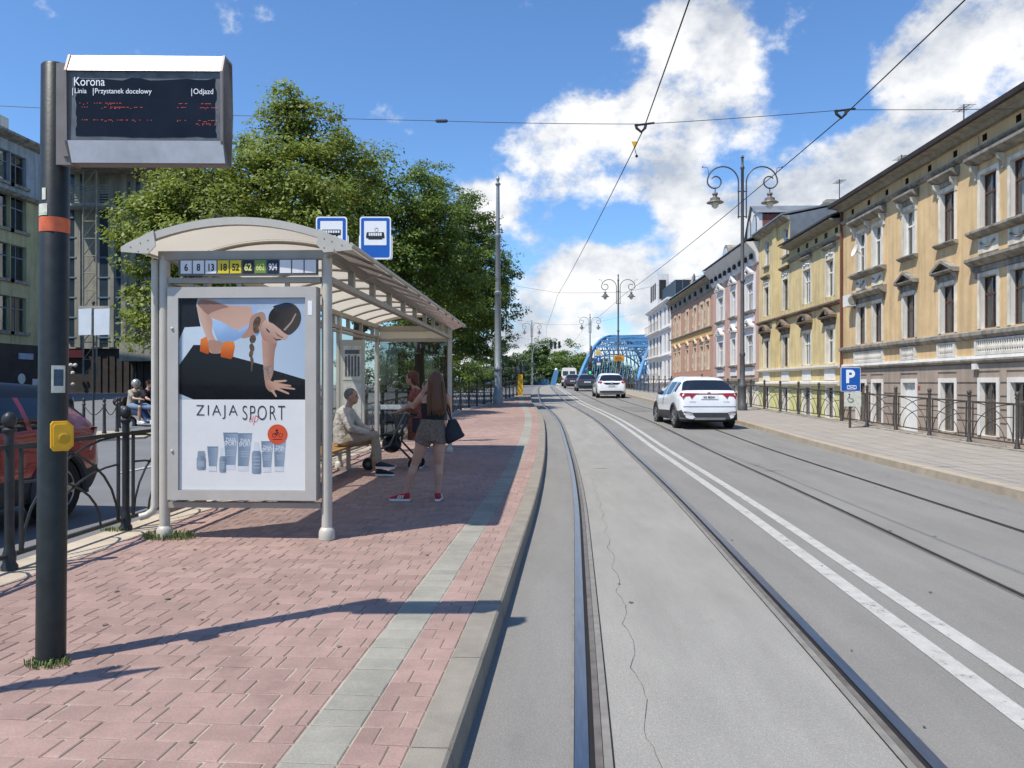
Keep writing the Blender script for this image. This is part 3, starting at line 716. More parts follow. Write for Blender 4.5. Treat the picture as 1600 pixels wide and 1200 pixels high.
# route number strip
rs = sp('route_number_box', MB().box(-3.395, -2.095, YF-.075, YF-.046, 2.545, 2.69), mat('strip_case', (.11,.115,.125), .5, var=.1))
cols = {'w': (.72,.72,.72), 'y': (.72,.56,.02), 'k': (.015,.015,.018), 'g': (.16,.28,.05), 'n': (.012,.018,.045)}
x = -3.37; wd = .109
for s_, cc, tcol in (('6','w','k'),('8','w','k'),('13','w','k'),('18','y','k'),('52','y','k'),('62','k','y'),('662','g','y'),('904','n','w'),('','w','k'),('','w','k'),('','w','k')):
    pl = obj('route_plate', MB().box(x, x+wd-.006, YF-.079, YF-.0755, 2.565, 2.685).mesh('route_plate', mat('plate_'+cc, cols[cc], .5, var=.05)), rs)
    if s_:
        o = obj('route_number', text_mesh(s_, .088, mat('ink_'+tcol, {'k': (.02,.02,.02), 'y': (.75,.72,.25), 'w': (.8,.8,.8)}[tcol], .5, var=.02), .0004, 'CENTER', .78 if len(s_) < 3 else .60, .0028 if len(s_) < 3 else .001), pl, (x+wd/2-.003, YF-.0796, 2.592)); o.rotation_euler = (R(90),0,0)
    x += wd+.0068
# poster case
m_dk = mat('shadow_gap', (.012, .012, .014), .6, var=.1)
px0, px1, pz0, pz1 = -3.49, -2.105, .485, 2.44
yf = YF-.09
fb = MB()
fb.box(px0, px0+.10, yf, YF+.05, pz0, pz1); fb.box(px1-.10, px1, yf, YF+.05, pz0, pz1); fb.box(px0+.10, px1-.10, yf, YF+.05, pz0, pz0+.09); fb.box(px0+.10, px1-.10, yf, YF+.05, pz1-.10, pz1)
fb.box(px0+.10, px1-.10, YF+.01, YF+.05, pz0+.09, pz1-.10)
pc = sp('poster_case', fb, m_frame)
for z in (pz0+.45, pz1-.38): obj('lock', MB().lathe([(.014,0),(.014,.008),(.008,.012)], n=10).mesh('lock', m_shl), pc, (px0+.045, yf-.0005, z)).rotation_euler = (R(90),0,0)
obj('peeling_sticker', MB().box(px1-.075, px1-.035, yf-.002, yf-.0005, pz1-.26, pz1-.13).mesh('sticker', m_white), pc)
# printed sheet: flat print made of coloured shapes
PX0, PX1, PZ0, PZ1 = px0+.102, px1-.102, pz0+.092, pz1-.102
pyf = yf+.022
def PP(x4, y4): return (PX0+(x4-462)/(1333-462)*(PX1-PX0), PZ1-(y4-592)/(1940-592)*(PZ1-PZ0))
layer = [0]
def shape(nm, pts, col, rough=.55, var=.06, scale=9., smooth_n=0, parent=None, grad=None):
    q = [PP(*p) for p in pts]
    if smooth_n:                                        # Catmull-Rom closed outline
        o_ = []; n = len(q)
        for i in range(n):
            p0, p1, p2, p3 = [Vector(q[(i+k) % n]) for k in (-1, 0, 1, 2)]
            for j in range(smooth_n):
                u = j/smooth_n; o_.append(tuple(.5*((2*p1)+(p2-p0)*u+(2*p0-5*p1+4*p2-p3)*u*u+(3*p1-p0-3*p2+p3)*u**3)))
        q = o_
    q = [(min(max(a, PX0), PX1), min(max(b, PZ0), PZ1)) for a, b in q]
    layer[0] += 1; d = pyf-.00003*layer[0]
    mb = MB(); mb.quad(*[(a, d, b) for a, b in q]); mm = mat('print_%s_%d' % (nm, layer[0]), col, rough, var=var, scale=scale, spec=.02)
    if grad:                                            # printed tonal gradient of the photograph on the poster
        (gx, gz), c2 = grad; tt = mm.node_tree; bb = tt.nodes['Principled BSDF']; src = bb.inputs['Base Color'].links[0].from_socket
        pr = [a*gx+b*gz for a, b in q]; ge = tt.nodes.new('ShaderNodeNewGeometry'); dp = tt.nodes.new('ShaderNodeVectorMath'); dp.operation = 'DOT_PRODUCT'; tt.links.new(ge.outputs['Position'], dp.inputs[0]); dp.inputs[1].default_value = (gx, 0, gz)
        mr = tt.nodes.new('ShaderNodeMapRange'); mr.interpolation_type = 'SMOOTHSTEP'; mr.inputs[1].default_value = min(pr); mr.inputs[2].default_value = max(pr); tt.links.new(dp.outputs['Value'], mr.inputs[0])
        mx = tt.nodes.new('ShaderNodeMix'); mx.data_type = 'RGBA'; tt.links.new(mr.outputs[0], mx.inputs[0]); tt.links.new(src, mx.inputs[6]); mx.inputs[7].default_value = (*c2, 1); tt.links.new(mx.outputs[2], bb.inputs['Base Color'])
    me = mb.mesh(nm, mm)
    return obj(nm, me, pc if parent is None else parent)
obj('poster_backing', MB().box(PX0-.002, PX1+.002, pyf+.002, pyf+.008, PZ0-.002, PZ1+.002).mesh('poster_backing', m_dk), pc)
ps = shape('poster_sheet', [(462,592),(1333,592),(1333,1940),(462,1940)], (.82,.81,.79), var=.04, scale=3)
def sh_(nm, *a, **k): return shape(nm, *a, parent=ps, **k)
sh_('printed_background', [(462,592),(1333,592),(1333,1305),(462,1305)], (.42,.50,.60), var=.10, scale=3, grad=((.3,-1),(.60,.68,.75)))
sh_('printed_wall', [(490,800),(640,700),(1333,650),(1333,1170),(1100,1110),(900,1060),(490,1010)], (.62,.70,.77), var=.07, scale=3, grad=((1,.4),(.44,.54,.66)))
sh_('printed_mat', [(462,1060),(560,920),(640,920),(700,960),(860,1010),(1040,1060),(1120,1100),(1333,1165),(1333,1305),(462,1305)], (.010,.011,.015), var=.3, grad=((.2,1),(.02,.023,.03)))
sh_('printed_leg', [(462,592),(590,592),(580,640),(595,720),(610,790),(500,795),(462,880)], (.025,.026,.032), var=.2)
sh_('printed_corner', [(462,1265),(475,1268),(560,1305),(462,1305)], (.45,.52,.58))
skin = (.56,.33,.24); skd = (.46,.26,.19)
sh_('printed_torso', [(690,760),(760,740),(900,700),(985,690),(1060,700),(1010,850),(900,868),(830,900),(760,920),(720,870)], (.42,.58,.80), smooth_n=5, var=.12, grad=((.2,-1),(.24,.38,.62)))
sh_('printed_back', [(590,605),(680,600),(790,640),(940,650),(985,670),(990,720),(940,800),(860,815),(760,760),(690,730),(620,690)], skin, smooth_n=5, grad=((.4,-1),(.66,.42,.32)))
sh_('printed_strap', [(965,640),(1000,655),(985,740),(935,800),(880,830),(870,815),(930,780),(970,730)], (.38,.50,.72), smooth_n=4)
sh_('printed_shade', [(600,605),(690,612),(800,650),(760,665),(690,690),(640,720),(600,690)], (.34,.19,.15), smooth_n=4)
sh_('printed_upper_arm', [(585,640),(640,690),(690,740),(690,830),(720,900),(745,960),(740,980),(680,975),(665,930),(650,870),(625,800),(600,730)], skin, smooth_n=5, grad=((-1,-.3),(.66,.43,.33)))
sh_('printed_dumbbell', [(610,880),(650,860),(662,900),(672,970),(660,985),(605,965)], (.84,.24,.05), grad=((0,-1),(.52,.09,.02)))
sh_('printed_dumbbell', [(755,905),(800,893),(840,900),(848,930),(835,1000),(820,1020),(750,1005),(748,950)], (.84,.24,.05), grad=((0,-1),(.52,.09,.02)))
sh_('printed_hand', [(665,890),(730,890),(765,915),(750,950),(735,978),(690,975),(668,940)], skd, smooth_n=5)
sh_('printed_neck', [(960,720),(1040,690),(1060,760),(1010,830),(930,870),(890,865),(940,800)], skd, smooth_n=4)
sh_('printed_forearm', [(1040,860),(1130,900),(1122,960),(1115,1040),(1112,1110),(1085,1180),(1055,1180),(1042,1060),(1036,960)], skin, smooth_n=5, grad=((1,.0),(.36,.20,.15)))
sh_('printed_tattoo', [(1045,1075),(1112,1070),(1100,1120),(1082,1165),(1058,1160),(1048,1110)], (.34,.24,.20), smooth_n=4, var=.4, scale=40)
sh_('printed_palm', [(1055,1170),(1090,1172),(1120,1185),(1130,1210),(1120,1245),(1090,1250),(1062,1220)], skin, smooth_n=4, grad=((-1,-1),(.40,.22,.16)))
for a, b in (((1115,1180),(1198,1172)),((1125,1195),(1228,1208)),((1128,1210),(1255,1230)),((1125,1222),(1215,1262)),((1100,1235),(1130,1280))):
    dx, dy = b[0]-a[0], b[1]-a[1]; l_ = math.hypot(dx, dy); nx, ny = -dy/l_*10, dx/l_*10
    sh_('printed_finger', [(a[0]+nx,a[1]+ny),(b[0]+nx*.6,b[1]+ny*.6),(b[0]+dx/l_*8,b[1]+dy/l_*8),(b[0]-nx*.6,b[1]-ny*.6),(a[0]-nx,a[1]-ny)], skin)
sh_('printed_face', [(1075,748),(1111,770),(1155,806),(1212,850),(1196,880),(1147,890),(1120,912),(1067,898),(1036,872),(1022,826),(1031,782),(1055,745)], (.64,.41,.32), smooth_n=5, grad=((-.6,-1),(.44,.25,.19)))
sh_('printed_hair', [(1080,755),(1084,702),(1120,658),(1182,627),(1245,633),(1289,676),(1302,738),(1280,800),(1227,849),(1191,840),(1155,809),(1111,773)], (.035,.028,.026), smooth_n=5, var=.5, scale=25, grad=((1,-.5),(.075,.062,.055)))
sh_('printed_parting', [(1180,815),(1230,760),(1262,700),(1270,705),(1240,765),(1192,822)], (.42,.30,.25))
sh_('printed_hair_band', [(1110,650),(1180,632),(1250,650),(1200,660),(1140,665)], (.03,.035,.06), smooth_n=4)
sh_('printed_eye', [(1060,800),(1075,812),(1090,832),(1082,836),(1066,822)], (.10,.06,.05))
sh_('printed_eye', [(1105,865),(1130,880),(1165,878),(1160,888),(1128,890)], (.10,.06,.05))
sh_('printed_brow', [(1120,825),(1150,852),(1180,868),(1176,874),(1140,858)], (.22,.13,.10))
sh_('printed_mouth', [(1040,860),(1052,880),(1066,890),(1052,892),(1040,878)], (.5,.18,.16))
for a, b, r_ in (((1010,730),(985,800),24),((985,800),(1000,830),20),((975,860),(965,900),22),((960,920),(968,960),17),((962,965),(955,1000),14),((962,1010),(968,1050),11),((965,1050),(962,1100),6)):
    cx_, cy_ = (a[0]+b[0])/2, (a[1]+b[1])/2; h_ = math.hypot(b[0]-a[0], b[1]-a[1])/2+10; an = math.atan2(b[1]-a[1], b[0]-a[0])
    sh_('printed_braid', [(cx_+h_*math.cos(q)*math.cos(an)-r_*math.sin(q)*math.sin(an), cy_+h_*math.cos(q)*math.sin(an)+r_*math.sin(q)*math.cos(an)) for q in [i*math.pi/6 for i in range(12)]], (.13,.085,.055), var=.45, scale=50)
Z5 = lambda x, y: (x+178, y+1155)
def tube5(x0, x1, y0, y1, b0, b1, cap=True, txt=True):
    sh_('printed_tube', [Z5(x0,y0), Z5(x1,y0), Z5(b1,y1), Z5(b0,y1)], (.20,.27,.36), var=.10, scale=14, grad=((1,0),(.34,.41,.49)))
    sh_('printed_tube_edge', [Z5(x0,y0), Z5(x1,y0), Z5(x1-1,y0+7), Z5(x0+1,y0+7)], (.16,.22,.30))
    if cap: sh_('printed_cap', [Z5(b0,y1), Z5(b1,y1), Z5(b1,y1+34), Z5(b0,y1+34)], (.72,.74,.78))
    if txt:
        for k, s_ in enumerate(('ZIAJA', 'SPORT')):
            layer[0] += 1; p = PP(*Z5((x0+x1)/2, y0+(y1-y0)*(.28+.12*k)))
            o = obj('printed_lettering', text_mesh(s_, (x1-x0)*.00050, m_ltxt, 0, 'CENTER', .8), ps, (p[0], pyf-.00003*layer[0], p[1])); o.rotation_euler = (R(90),0,0)
        for k in range(3):
            y = y0+(y1-y0)*(.55+.07*k); mxx = (x0+x1)/2; h_ = (x1-x0)*.28
            sh_('printed_smalltype', [Z5(mxx-h_,y), Z5(mxx+h_,y), Z5(mxx+h_,y+5), Z5(mxx-h_,y+5)], (.42,.48,.56))
tube5(588,690,382,610,610,672); tube5(690,788,386,618,690,762); tube5(850,932,442,625,862,918); tube5(938,1018,442,620,942,1005); tube5(478,554,480,620,490,542, txt=False)
def bottle5(x0, x1, y0, y1, nk):
    m_ = (x0+x1)/2
    if nk: sh_('printed_pump', [Z5(m_-14,y0-60), Z5(m_+14,y0-60), Z5(m_+20,y0), Z5(m_-20,y0)], (.70,.72,.76))
    sh_('printed_bottle', [Z5(x0,y0+20), Z5(x0+8,y0), Z5(x1-8,y0), Z5(x1,y0+20), Z5(x1,y1-8), Z5(x1-8,y1), Z5(x0+8,y1), Z5(x0,y1-8)], (.30,.37,.45), var=.10, scale=14, grad=((1,0),(.18,.24,.32)))
    for k in range(4):
        y = y0+40+(y1-y0-60)*k/4; sh_('printed_smalltype', [Z5(x0+10,y), Z5(x1-10,y), Z5(x1-10,y+6), Z5(x0+10,y+6)], (.42,.48,.56))
bottle5(786,850,510,670,True); bottle5(405,468,545,645,False); sh_('printed_lid', [Z5(415,512), Z5(460,512), Z5(466,545), Z5(410,545)], (.30,.36,.42)); bottle5(562,608,548,662,True)
n = 28; sh_('printed_badge', [Z5(962+68*math.cos(2*math.pi*i/n), 393+70*math.sin(2*math.pi*i/n)) for i in range(n)], (.72,.11,.05))
def ring5(cx, cy, r, w_, col):
    q = [Z5(cx+r*math.cos(2*math.pi*i/16), cy+r*math.sin(2*math.pi*i/16)) for i in range(16)]; q2 = [Z5(cx+(r-w_)*math.cos(2*math.pi*i/16), cy+(r-w_)*math.sin(2*math.pi*i/16)) for i in range(16)]
    layer[0] += 1; d = pyf-.00003*layer[0]; mb = MB(); P = [PP(*p) for p in q+q2]
    mb.add([(a, d, b) for a, b in P], [(i, (i+1) % 16, 16+(i+1) % 16, 16+i) for i in range(16)]); obj('printed_symbol', mb.mesh('printed_symbol', mat('print_dark', (.09,.02,.02), .6)), ps)
ring5(942,400,16,5,0); ring5(984,400,16,5,0)
for q in ([(940,398),(958,372),(963,376),(946,401)], [(956,372),(972,380),(970,386),(954,378)], [(948,372),(950,360),(966,358),(968,370),(960,374)], [(968,380),(962,400),(956,400),(962,380)], [(930,426),(995,426),(995,431),(930,431)]): sh_('printed_symbol', [Z5(*p) for p in q], (.09,.02,.02))
m_ink2 = mat('poster_ink', (.028, .03, .036), .5, var=.05)
def ptext(s, x5, y5, h5, m, wd5, bold=0., shear=0., spacing=1.):
    me = text_mesh(s, 1., m, 0, 'LEFT', 1., bold, shear, spacing)
    co = np.zeros(len(me.vertices)*3); me.vertices.foreach_get('co', co); co = co.reshape(-1, 3)
    a, b = PP(*Z5(x5, y5+h5)), PP(*Z5(x5+wd5, y5)); mn, mxx = co.min(0), co.max(0)
    co[:, 0] = (co[:, 0]-mn[0])/(mxx[0]-mn[0])*(b[0]-a[0]); co[:, 1] = (co[:, 1]-mn[1])/(mxx[1]-mn[1])*(b[1]-a[1]); co[:, 2] = 0
    me.vertices.foreach_set('co', co.ravel()); layer[0] += 1
    o = obj('printed_lettering', me, ps, (a[0], pyf-.00003*layer[0], a[1])); o.rotation_euler = (R(90),0,0)
ptext('ZIAJA', 402, 188, 98, m_ink2, 286, -.012, spacing=1.25); ptext('SPORT', 722, 192, 100, m_ink2, 292, -.012, spacing=1.2)
ptext('up', 768, 262, 68, mat('ink_red', (.70,.03,.03), .5, var=.05), 62, -.02, .35)
m_pgl = glass('poster_glass', (.95, .96, .96), .99, .03)
obj('poster_glass', MB().quad((PX0-.001,yf+.002,PZ0-.001),(PX1+.001,yf+.002,PZ0-.001),(PX1+.001,yf+.002,PZ1+.001),(PX0-.001,yf+.002,PZ1+.001)).mesh('poster_glass', m_pgl), pc)

# ------------------------------------------------------------------ stop signs behind the shelter
m_blue = mat('sign_blue', (.01, .10, .42), .4, var=.05)
m_back = mat('sign_back_grey', (.45, .46, .47), .4, .5, var=.1)
m_blk = mat('print_black', (.02, .02, .022), .5, var=.1)
def rrect(x0, x1, z0, z1, r, n=5):
    P = []
    for cx, cz, a0 in ((x1-r, z1-r, 0), (x0+r, z1-r, 90), (x0+r, z0+r, 180), (x1-r, z0+r, 270)):
        P += [(cx+r*math.cos(R(a0+90*i/n)), cz+r*math.sin(R(a0+90*i/n))) for i in range(n+1)]
    return P
Dn = 17.2
for px, lab, kind in ((518, 'blue and white bus stop sign half hidden by the shelter roof', 'bus'), (586.5, 'blue and white tram stop sign rising above the shelter roof', 'tram')):
    x, y = at(px, Dn); z1 = zat(338.5, Dn); t2 = thing('stop_sign', lab, 'sign', (x, y, .14), TH, 'stop signs above the shelter')
    z1 -= .14; z0 = z1-.95; hw = .35
    q = lambda a, b, d: (a, d, b)
    obj('post', MB().cyl((0,.05,0), (0,.05,z1-.1), .03, n=10).mesh('post', m_back, True), t2)
    obj('back_board', MB().prism(rrect(-hw-.02, hw+.03, z0-.01, z1-.4, .05), q, .01, .03).mesh('back_board', m_white), t2)
    b = obj('border', MB().prism(rrect(-hw, hw, z0, z1, .06), q, -.002, .009).mesh('border', m_white), t2)
    obj('blue_field', MB().prism(rrect(-hw+.03, hw-.03, z0+.035, z1-.03, .045), q, -.005, -.0022).mesh('blue_field', m_blue), t2)
    w_ = obj('white_field', MB().prism(rrect(-hw+.10, hw-.10, z0+.31, z1-.10, .01), q, -.008, -.0052).mesh('white_field', m_white), t2)
    zc = z0+.47; mb = MB()
    if kind == 'tram':
        mb.prism([(-.20,zc-.01),(.20,zc-.01),(.21,zc+.02),(.19,zc+.13),(-.19,zc+.13),(-.21,zc+.02)], q, -.010, -.0082)
        mb.prism([(-.16,zc-.035),(.16,zc-.035),(.15,zc-.01),(-.15,zc-.01)], q, -.010, -.0082)
        for a, b2 in (((.03,zc+.13),(.075,zc+.18)),((.075,zc+.18),(.03,zc+.22)),((.03,zc+.22),(-.02,zc+.18)),((-.02,zc+.18),(.03,zc+.13)),((-.01,zc+.222),(.07,zc+.222))): mb.bar((a[0],-.009,a[1]), (b2[0],-.009,b2[1]), .006, .002, (0,1,0))
        obj('tram_symbol', mb.mesh('tram_symbol', m_blk), w_)
        mb = MB()
        for k in range(6): mb.box(-.145+k*.05, -.108+k*.05, -.0112, -.0102, zc+.05, zc+.115)
        obj('symbol_windows', mb.mesh('symbol_windows', m_white), w_)
    else:
        zc += .06; mb.prism(rrect(-.21, .21, zc, zc+.13, .015), q, -.010, -.0082)
        for a in (-.12, .12): mb.prism([(a+.028*math.cos(i*.628), zc+.028*math.sin(i*.628)) for i in range(10)], q, -.010, -.0082)
        obj('bus_symbol', mb.mesh('bus_symbol', m_blk), w_); mb = MB()
        for k in range(7): mb.box(-.19+k*.055, -.15+k*.055, -.0112, -.0102, zc+.055, zc+.11)
        obj('symbol_windows', mb.mesh('symbol_windows', m_white), w_)
# ------------------------------------------------------------------ houses on the right
FW = 15.0
def pY(px, fx=FW):
    r = (px-800)/F; return fx*(cs+r*sn)/(r*cs-sn)
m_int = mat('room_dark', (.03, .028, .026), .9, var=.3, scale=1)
m_pane = glass('window_glass', (.70, .74, .74), .80, .02)
m_curt = mat('curtain_net', (.62, .60, .56), .9, var=.18, scale=3, aniso=(1, 14, .6), rnd='object', amt=.25)
m_fr_w = mat('window_white', (.74, .74, .72), .5, var=.05)
m_fr_b = mat('window_brown', (.085, .045, .032), .55, var=.3, scale=10)
m_fr_g = mat('window_grey_brown', (.14, .11, .085), .6, var=.3, scale=10)
MC = {}
def cached(key, fn):
    if key not in MC: MC[key] = fn()
    return MC[key]
class House:
    def __init__(s, name, label, y0, y1, zbase, fx=FW, face=-1, group=None):
        s.fx, s.face = fx, face; s.y0, s.y1, s.zb = y0, y1, zbase
        s.t = thing(name, label, 'building', (fx, (y0+y1)/2, zbase), group=group); s.T = Vector(s.t['_loc']); s.op = []
    def P(s, n, y, z): return (s.fx+s.face*n, y, z)           # n = metres proud of the facade
    def part(s, nm, mb, m, smooth=False, parent=None):
        return obj(nm, mb.mesh(nm, m, smooth), parent or s.t, tuple(-s.T) if parent is None else (0,0,0))
    def bx(s, nm, y0, y1, z0, z1, n0, n1, m):
        a, b = sorted((s.fx+s.face*n0, s.fx+s.face*n1)); return s.part(nm, MB().box(a, b, y0, y1, z0, z1), m)
    def mould(s, nm, y0, y1, prof, m):                         # prof: (n,z) outline run along the facade
        mb = MB(); k = len(prof); mb.add([s.P(n, y, z) for y in (y0, y1) for n, z in prof], [(i, (i+1) % k, k+(i+1) % k, k+i) for i in range(k)]+[tuple(range(k)), tuple(range(k, 2*k))])
        return s.part(nm, mb, m)
    def wall(s, z0, z1, m, m_rev, y0=None, y1=None, depth=.20, nm='wall'):
        y0 = s.y0 if y0 is None else y0; y1 = s.y1 if y1 is None else y1
        ops = [o for o in s.op if o[2] >= z0-.01 and o[3] <= z1+.01 and o[0] >= y0 and o[1] <= y1]
        Ys = sorted({y0, y1, *[o[0] for o in ops], *[o[1] for o in ops]}); Zs = sorted({z0, z1, *[o[2] for o in ops], *[o[3] for o in ops]})
        mb = MB()
        for a, b in zip(Ys[:-1], Ys[1:]):
            run = None
            for c0, d0 in zip(Zs[:-1], Zs[1:]):
                ym, zm = (a+b)/2, (c0+d0)/2
                if any(o[0] < ym < o[1] and o[2] < zm < o[3] for o in ops): continue
                mb.quad(s.P(0,a,c0), s.P(0,b,c0), s.P(0,b,d0), s.P(0,a,d0))
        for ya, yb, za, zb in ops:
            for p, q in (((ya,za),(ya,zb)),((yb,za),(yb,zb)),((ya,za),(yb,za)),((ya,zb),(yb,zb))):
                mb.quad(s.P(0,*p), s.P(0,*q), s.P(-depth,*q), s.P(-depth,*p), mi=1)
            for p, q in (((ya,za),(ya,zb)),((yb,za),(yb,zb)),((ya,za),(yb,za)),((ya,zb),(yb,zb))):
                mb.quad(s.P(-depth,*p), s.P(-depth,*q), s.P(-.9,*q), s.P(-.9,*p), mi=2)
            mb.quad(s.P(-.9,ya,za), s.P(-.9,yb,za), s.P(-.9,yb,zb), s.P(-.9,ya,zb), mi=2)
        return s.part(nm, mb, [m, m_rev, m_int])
    def window(s, yc, z0, w_, h_, mf, curtain=None, depth=.17, mid=.66, leaves=2, top=True):
        s.op.append((yc-w_/2, yc+w_/2, z0, z0+h_))
        f = .055
        def fr():
            mb = MB(); X0, X1 = -.03, .03
            mb.box(X0,X1,-w_/2,-w_/2+f,0,h_); mb.box(X0,X1,w_/2-f,w_/2,0,h_); mb.box(X0,X1,-w_/2+f,w_/2-f,0,f); mb.box(X0,X1,-w_/2+f,w_/2-f,h_-f,h_)
            zt = h_*mid
            if top: mb.box(-.035,.035,-w_/2+f,w_/2-f,zt-.035,zt+.035)
            for k in range(1, leaves):
                y = -w_/2+w_*k/leaves
                mb.box(X0,X1,y-.035,y+.035,f,(zt-.035 if top else h_-f))
                if top: mb.box(X0,X1,y-.025,y+.025,zt+.035,h_-f)
            return mb.mesh('window', mf)
        o = obj('window', cached(('w', w_, h_, mf.name, mid, leaves, top), fr), s.t, Vector(s.P(-depth, yc, z0))-s.T)
        zt = h_*mid
        cells = []
        lw = (w_-2*f)/leaves
        for k in range(leaves):
            a = -w_/2+f+k*lw
            cells.append((a+.02, a+lw-.02, f, zt-.035 if top else h_-f))
            if top: cells.append((a+.02, a+lw-.02, zt+.035, h_-f))
        for a, b, z_, z1 in cells:
            obj('pane', cached(('p', round(b-a, 3), round(z1-z_, 3)), lambda: MB().quad((0,0,0),(0,b-a,0),(0,b-a,z1-z_),(0,0,z1-z_)).mesh('pane', m_pane)), o, (0, a, z_))
        cu = curtain if curtain is not None else random.choice((0, 1, 1, 2))
        if cu:
            hh = h_*(1 if cu == 1 else .55)
            def cm():
                mb = MB(); n = 24; vs = []
                for z_ in (0, hh):
                    for i in range(n+1): vs.append((.02*math.sin(i*1.9), -w_/2+w_*i/n, z_))
                keep = [i for i in range(n) if cu == 2 or not (9 <= i <= 13)]
                mb.add(vs, [(i, i+1, n+2+i, n+1+i) for i in keep]); return mb.mesh('curtain', m_curt)
            obj('curtain', cached(('c', w_, h_, cu), cm), o, (-s.face*.16, 0, (h_-hh) if cu == 2 and random.random() < .5 else 0))
        return o
    def surround(s, yc, z0, w_, h_, m, b=.13, n=.035, sill=None, head=0.):
        y0, y1, z1 = yc-w_/2, yc+w_/2, z0+h_
        mb = MB()
        def bx(a, b_, c_, d): 
            x0, x1 = sorted((s.fx+s.face*.002, s.fx+s.face*n)); mb.box(x0, x1, a, b_, c_, d)
        bx(y0-b, y0-.004, z0, z1+b+head); bx(y1+.004, y1+b, z0, z1+b+head); bx(y0-.004, y1+.004, z1+.004, z1+b+head)
        s.part('window_surround', mb, m)
        if sill is not None:
            s.mould('window_sill', y0-b-.1, y1+b+.1, [(0.003, z0-.16), (.10, z0-.14), (.22, z0-.05), (.22, z0-.003), (0.003, z0-.003)], sill)
    def brackets(s, ya, yb, z, m, n=.18, h=.28):
        for y in (ya, yb): s.part('bracket', MB().prism([(0.004, z), (n, z), (n*.85, z-h*.35), (n*.35, z-h*.6), (.06, z-h), (0.004, z-h)], lambda a, b, d: s.P(a, d, b), y-.05, y+.05), m)
    def pediment(s, yc, z, w_, m, hgt=.32, n=.28, seg=False):
        h = w_/2
        s.mould('pediment_shelf', yc-h, yc+h, [(0.003, z), (n*.7, z), (n, z+.06), (n, z+.10), (0.003, z+.10)], m)
        z += .102
        poly = [(yc-h, z), (yc+h, z), (yc+h, z+.05), (yc, z+hgt+.06), (yc-h, z+.05)]
        if seg: poly = [(yc-h, z), (yc+h, z)] + [(yc+h*math.cos(a), z+.05+hgt*math.sin(a)) for a in [math.pi*i/8 for i in range(9)]]
        inner = [(yc+(p[0]-yc)*.74, z+(p[1]-z)*.72) for p in poly]
        mb = MB(); k = len(poly)
        mb.add([s.P(n, *p) for p in poly]+[s.P(n, *p) for p in inner]+[s.P(.06, *p) for p in inner]+[s.P(0.003, *p) for p in poly],
               [(i, (i+1) % k, k+(i+1) % k, k+i) for i in range(k)]+[(k+i, k+(i+1) % k, 2*k+(i+1) % k, 2*k+i) for i in range(k)]+[tuple(2*k+i for i in range(k))]+[(i, (i+1) % k, 3*k+(i+1) % k, 3*k+i) for i in range(k)])
        return s.part('pediment', mb, m)
    def body(s, z1, m, dep=11, roof=None, ridge=3.2, eave=.6, roof_m=None, z0=None, roof_name='roof'):
        """side walls and a pitched roof above the facade"""
        z0 = s.zb if z0 is None else z0; f = s.fx+.001*(-s.face); b = s.fx-s.face*dep
        mb = MB(); mid = s.fx-s.face*dep*.5
        for y in (s.y0, s.y1): mb.quad((f,y,z0),(b,y,z0),(b,y,z1),(mid,y,z1+ridge),(f,y,z1))
        mb.quad((b,s.y0,z0),(b,s.y1,z0),(b,s.y1,z1),(b,s.y0,z1)); s.part('side_wall', mb, m)
        if roof_m:
            mb = MB(); e = s.fx+s.face*eave; th = .10; ze = z1-eave*ridge/(dep*.5)*0
            for a, c_, za, zc in ((e, mid, z1+.02, z1+ridge+.1), (b-s.face*eave*-1, mid, z1+.02, z1+ridge+.1)):
                y0, y1 = s.y0-.02, s.y1+.02
                mb.add([(a,y0,za),(a,y1,za),(c_,y1,zc),(c_,y0,zc),(a,y0,za+th),(a,y1,za+th),(c_,y1,zc+th),(c_,y0,zc+th)], [(0,1,2,3),(7,6,5,4),(0,4,5,1),(1,5,6,2),(2,6,7,3),(3,7,4,0)])
            return s.part(roof_name, mb, roof_m)
    def downpipe(s, y, z0, z1, m): s.part('downpipe', MB().cyl(s.P(.12, y, z0), s.P(.12, y, z1), .06, n=10), m, True)

m_roof_d = mat('roof_edge_dark', (.04, .032, .030), .7, var=.35, scale=2)
m_roof_z = mat('roof_zinc', (.22, .235, .245), .5, .3, var=.2, scale=1.5)
m_oxid = mat('pipe_oxide', (.17, .055, .035), .6, var=.25, scale=5)
m_wthr = mat('stone_weathered', (.29, .265, .225), .9, var=.38, scale=2.2, streak=.35, bump=.3)
m_och = mat('plaster_ochre', (.67, .475, .255), .9, var=.13, scale=1.0, streak=.17, bump=.2, bscale=90, blotch=.07)
m_trim = mat('trim_cream', (.72, .67, .56), .85, var=.16, scale=2.5, streak=.30, bump=.15)
m_trimw = mat('trim_white', (.72, .70, .65), .8, var=.08, scale=3, streak=.12)
m_mauve = mat('plaster_mauve', (.37, .30, .24), .9, blotch=.06, var=.12, scale=1.5, streak=.15, bump=.15)
m_soff = mat('soffit_grey', (.30, .28, .23), .9, var=.25, scale=3, streak=.2)

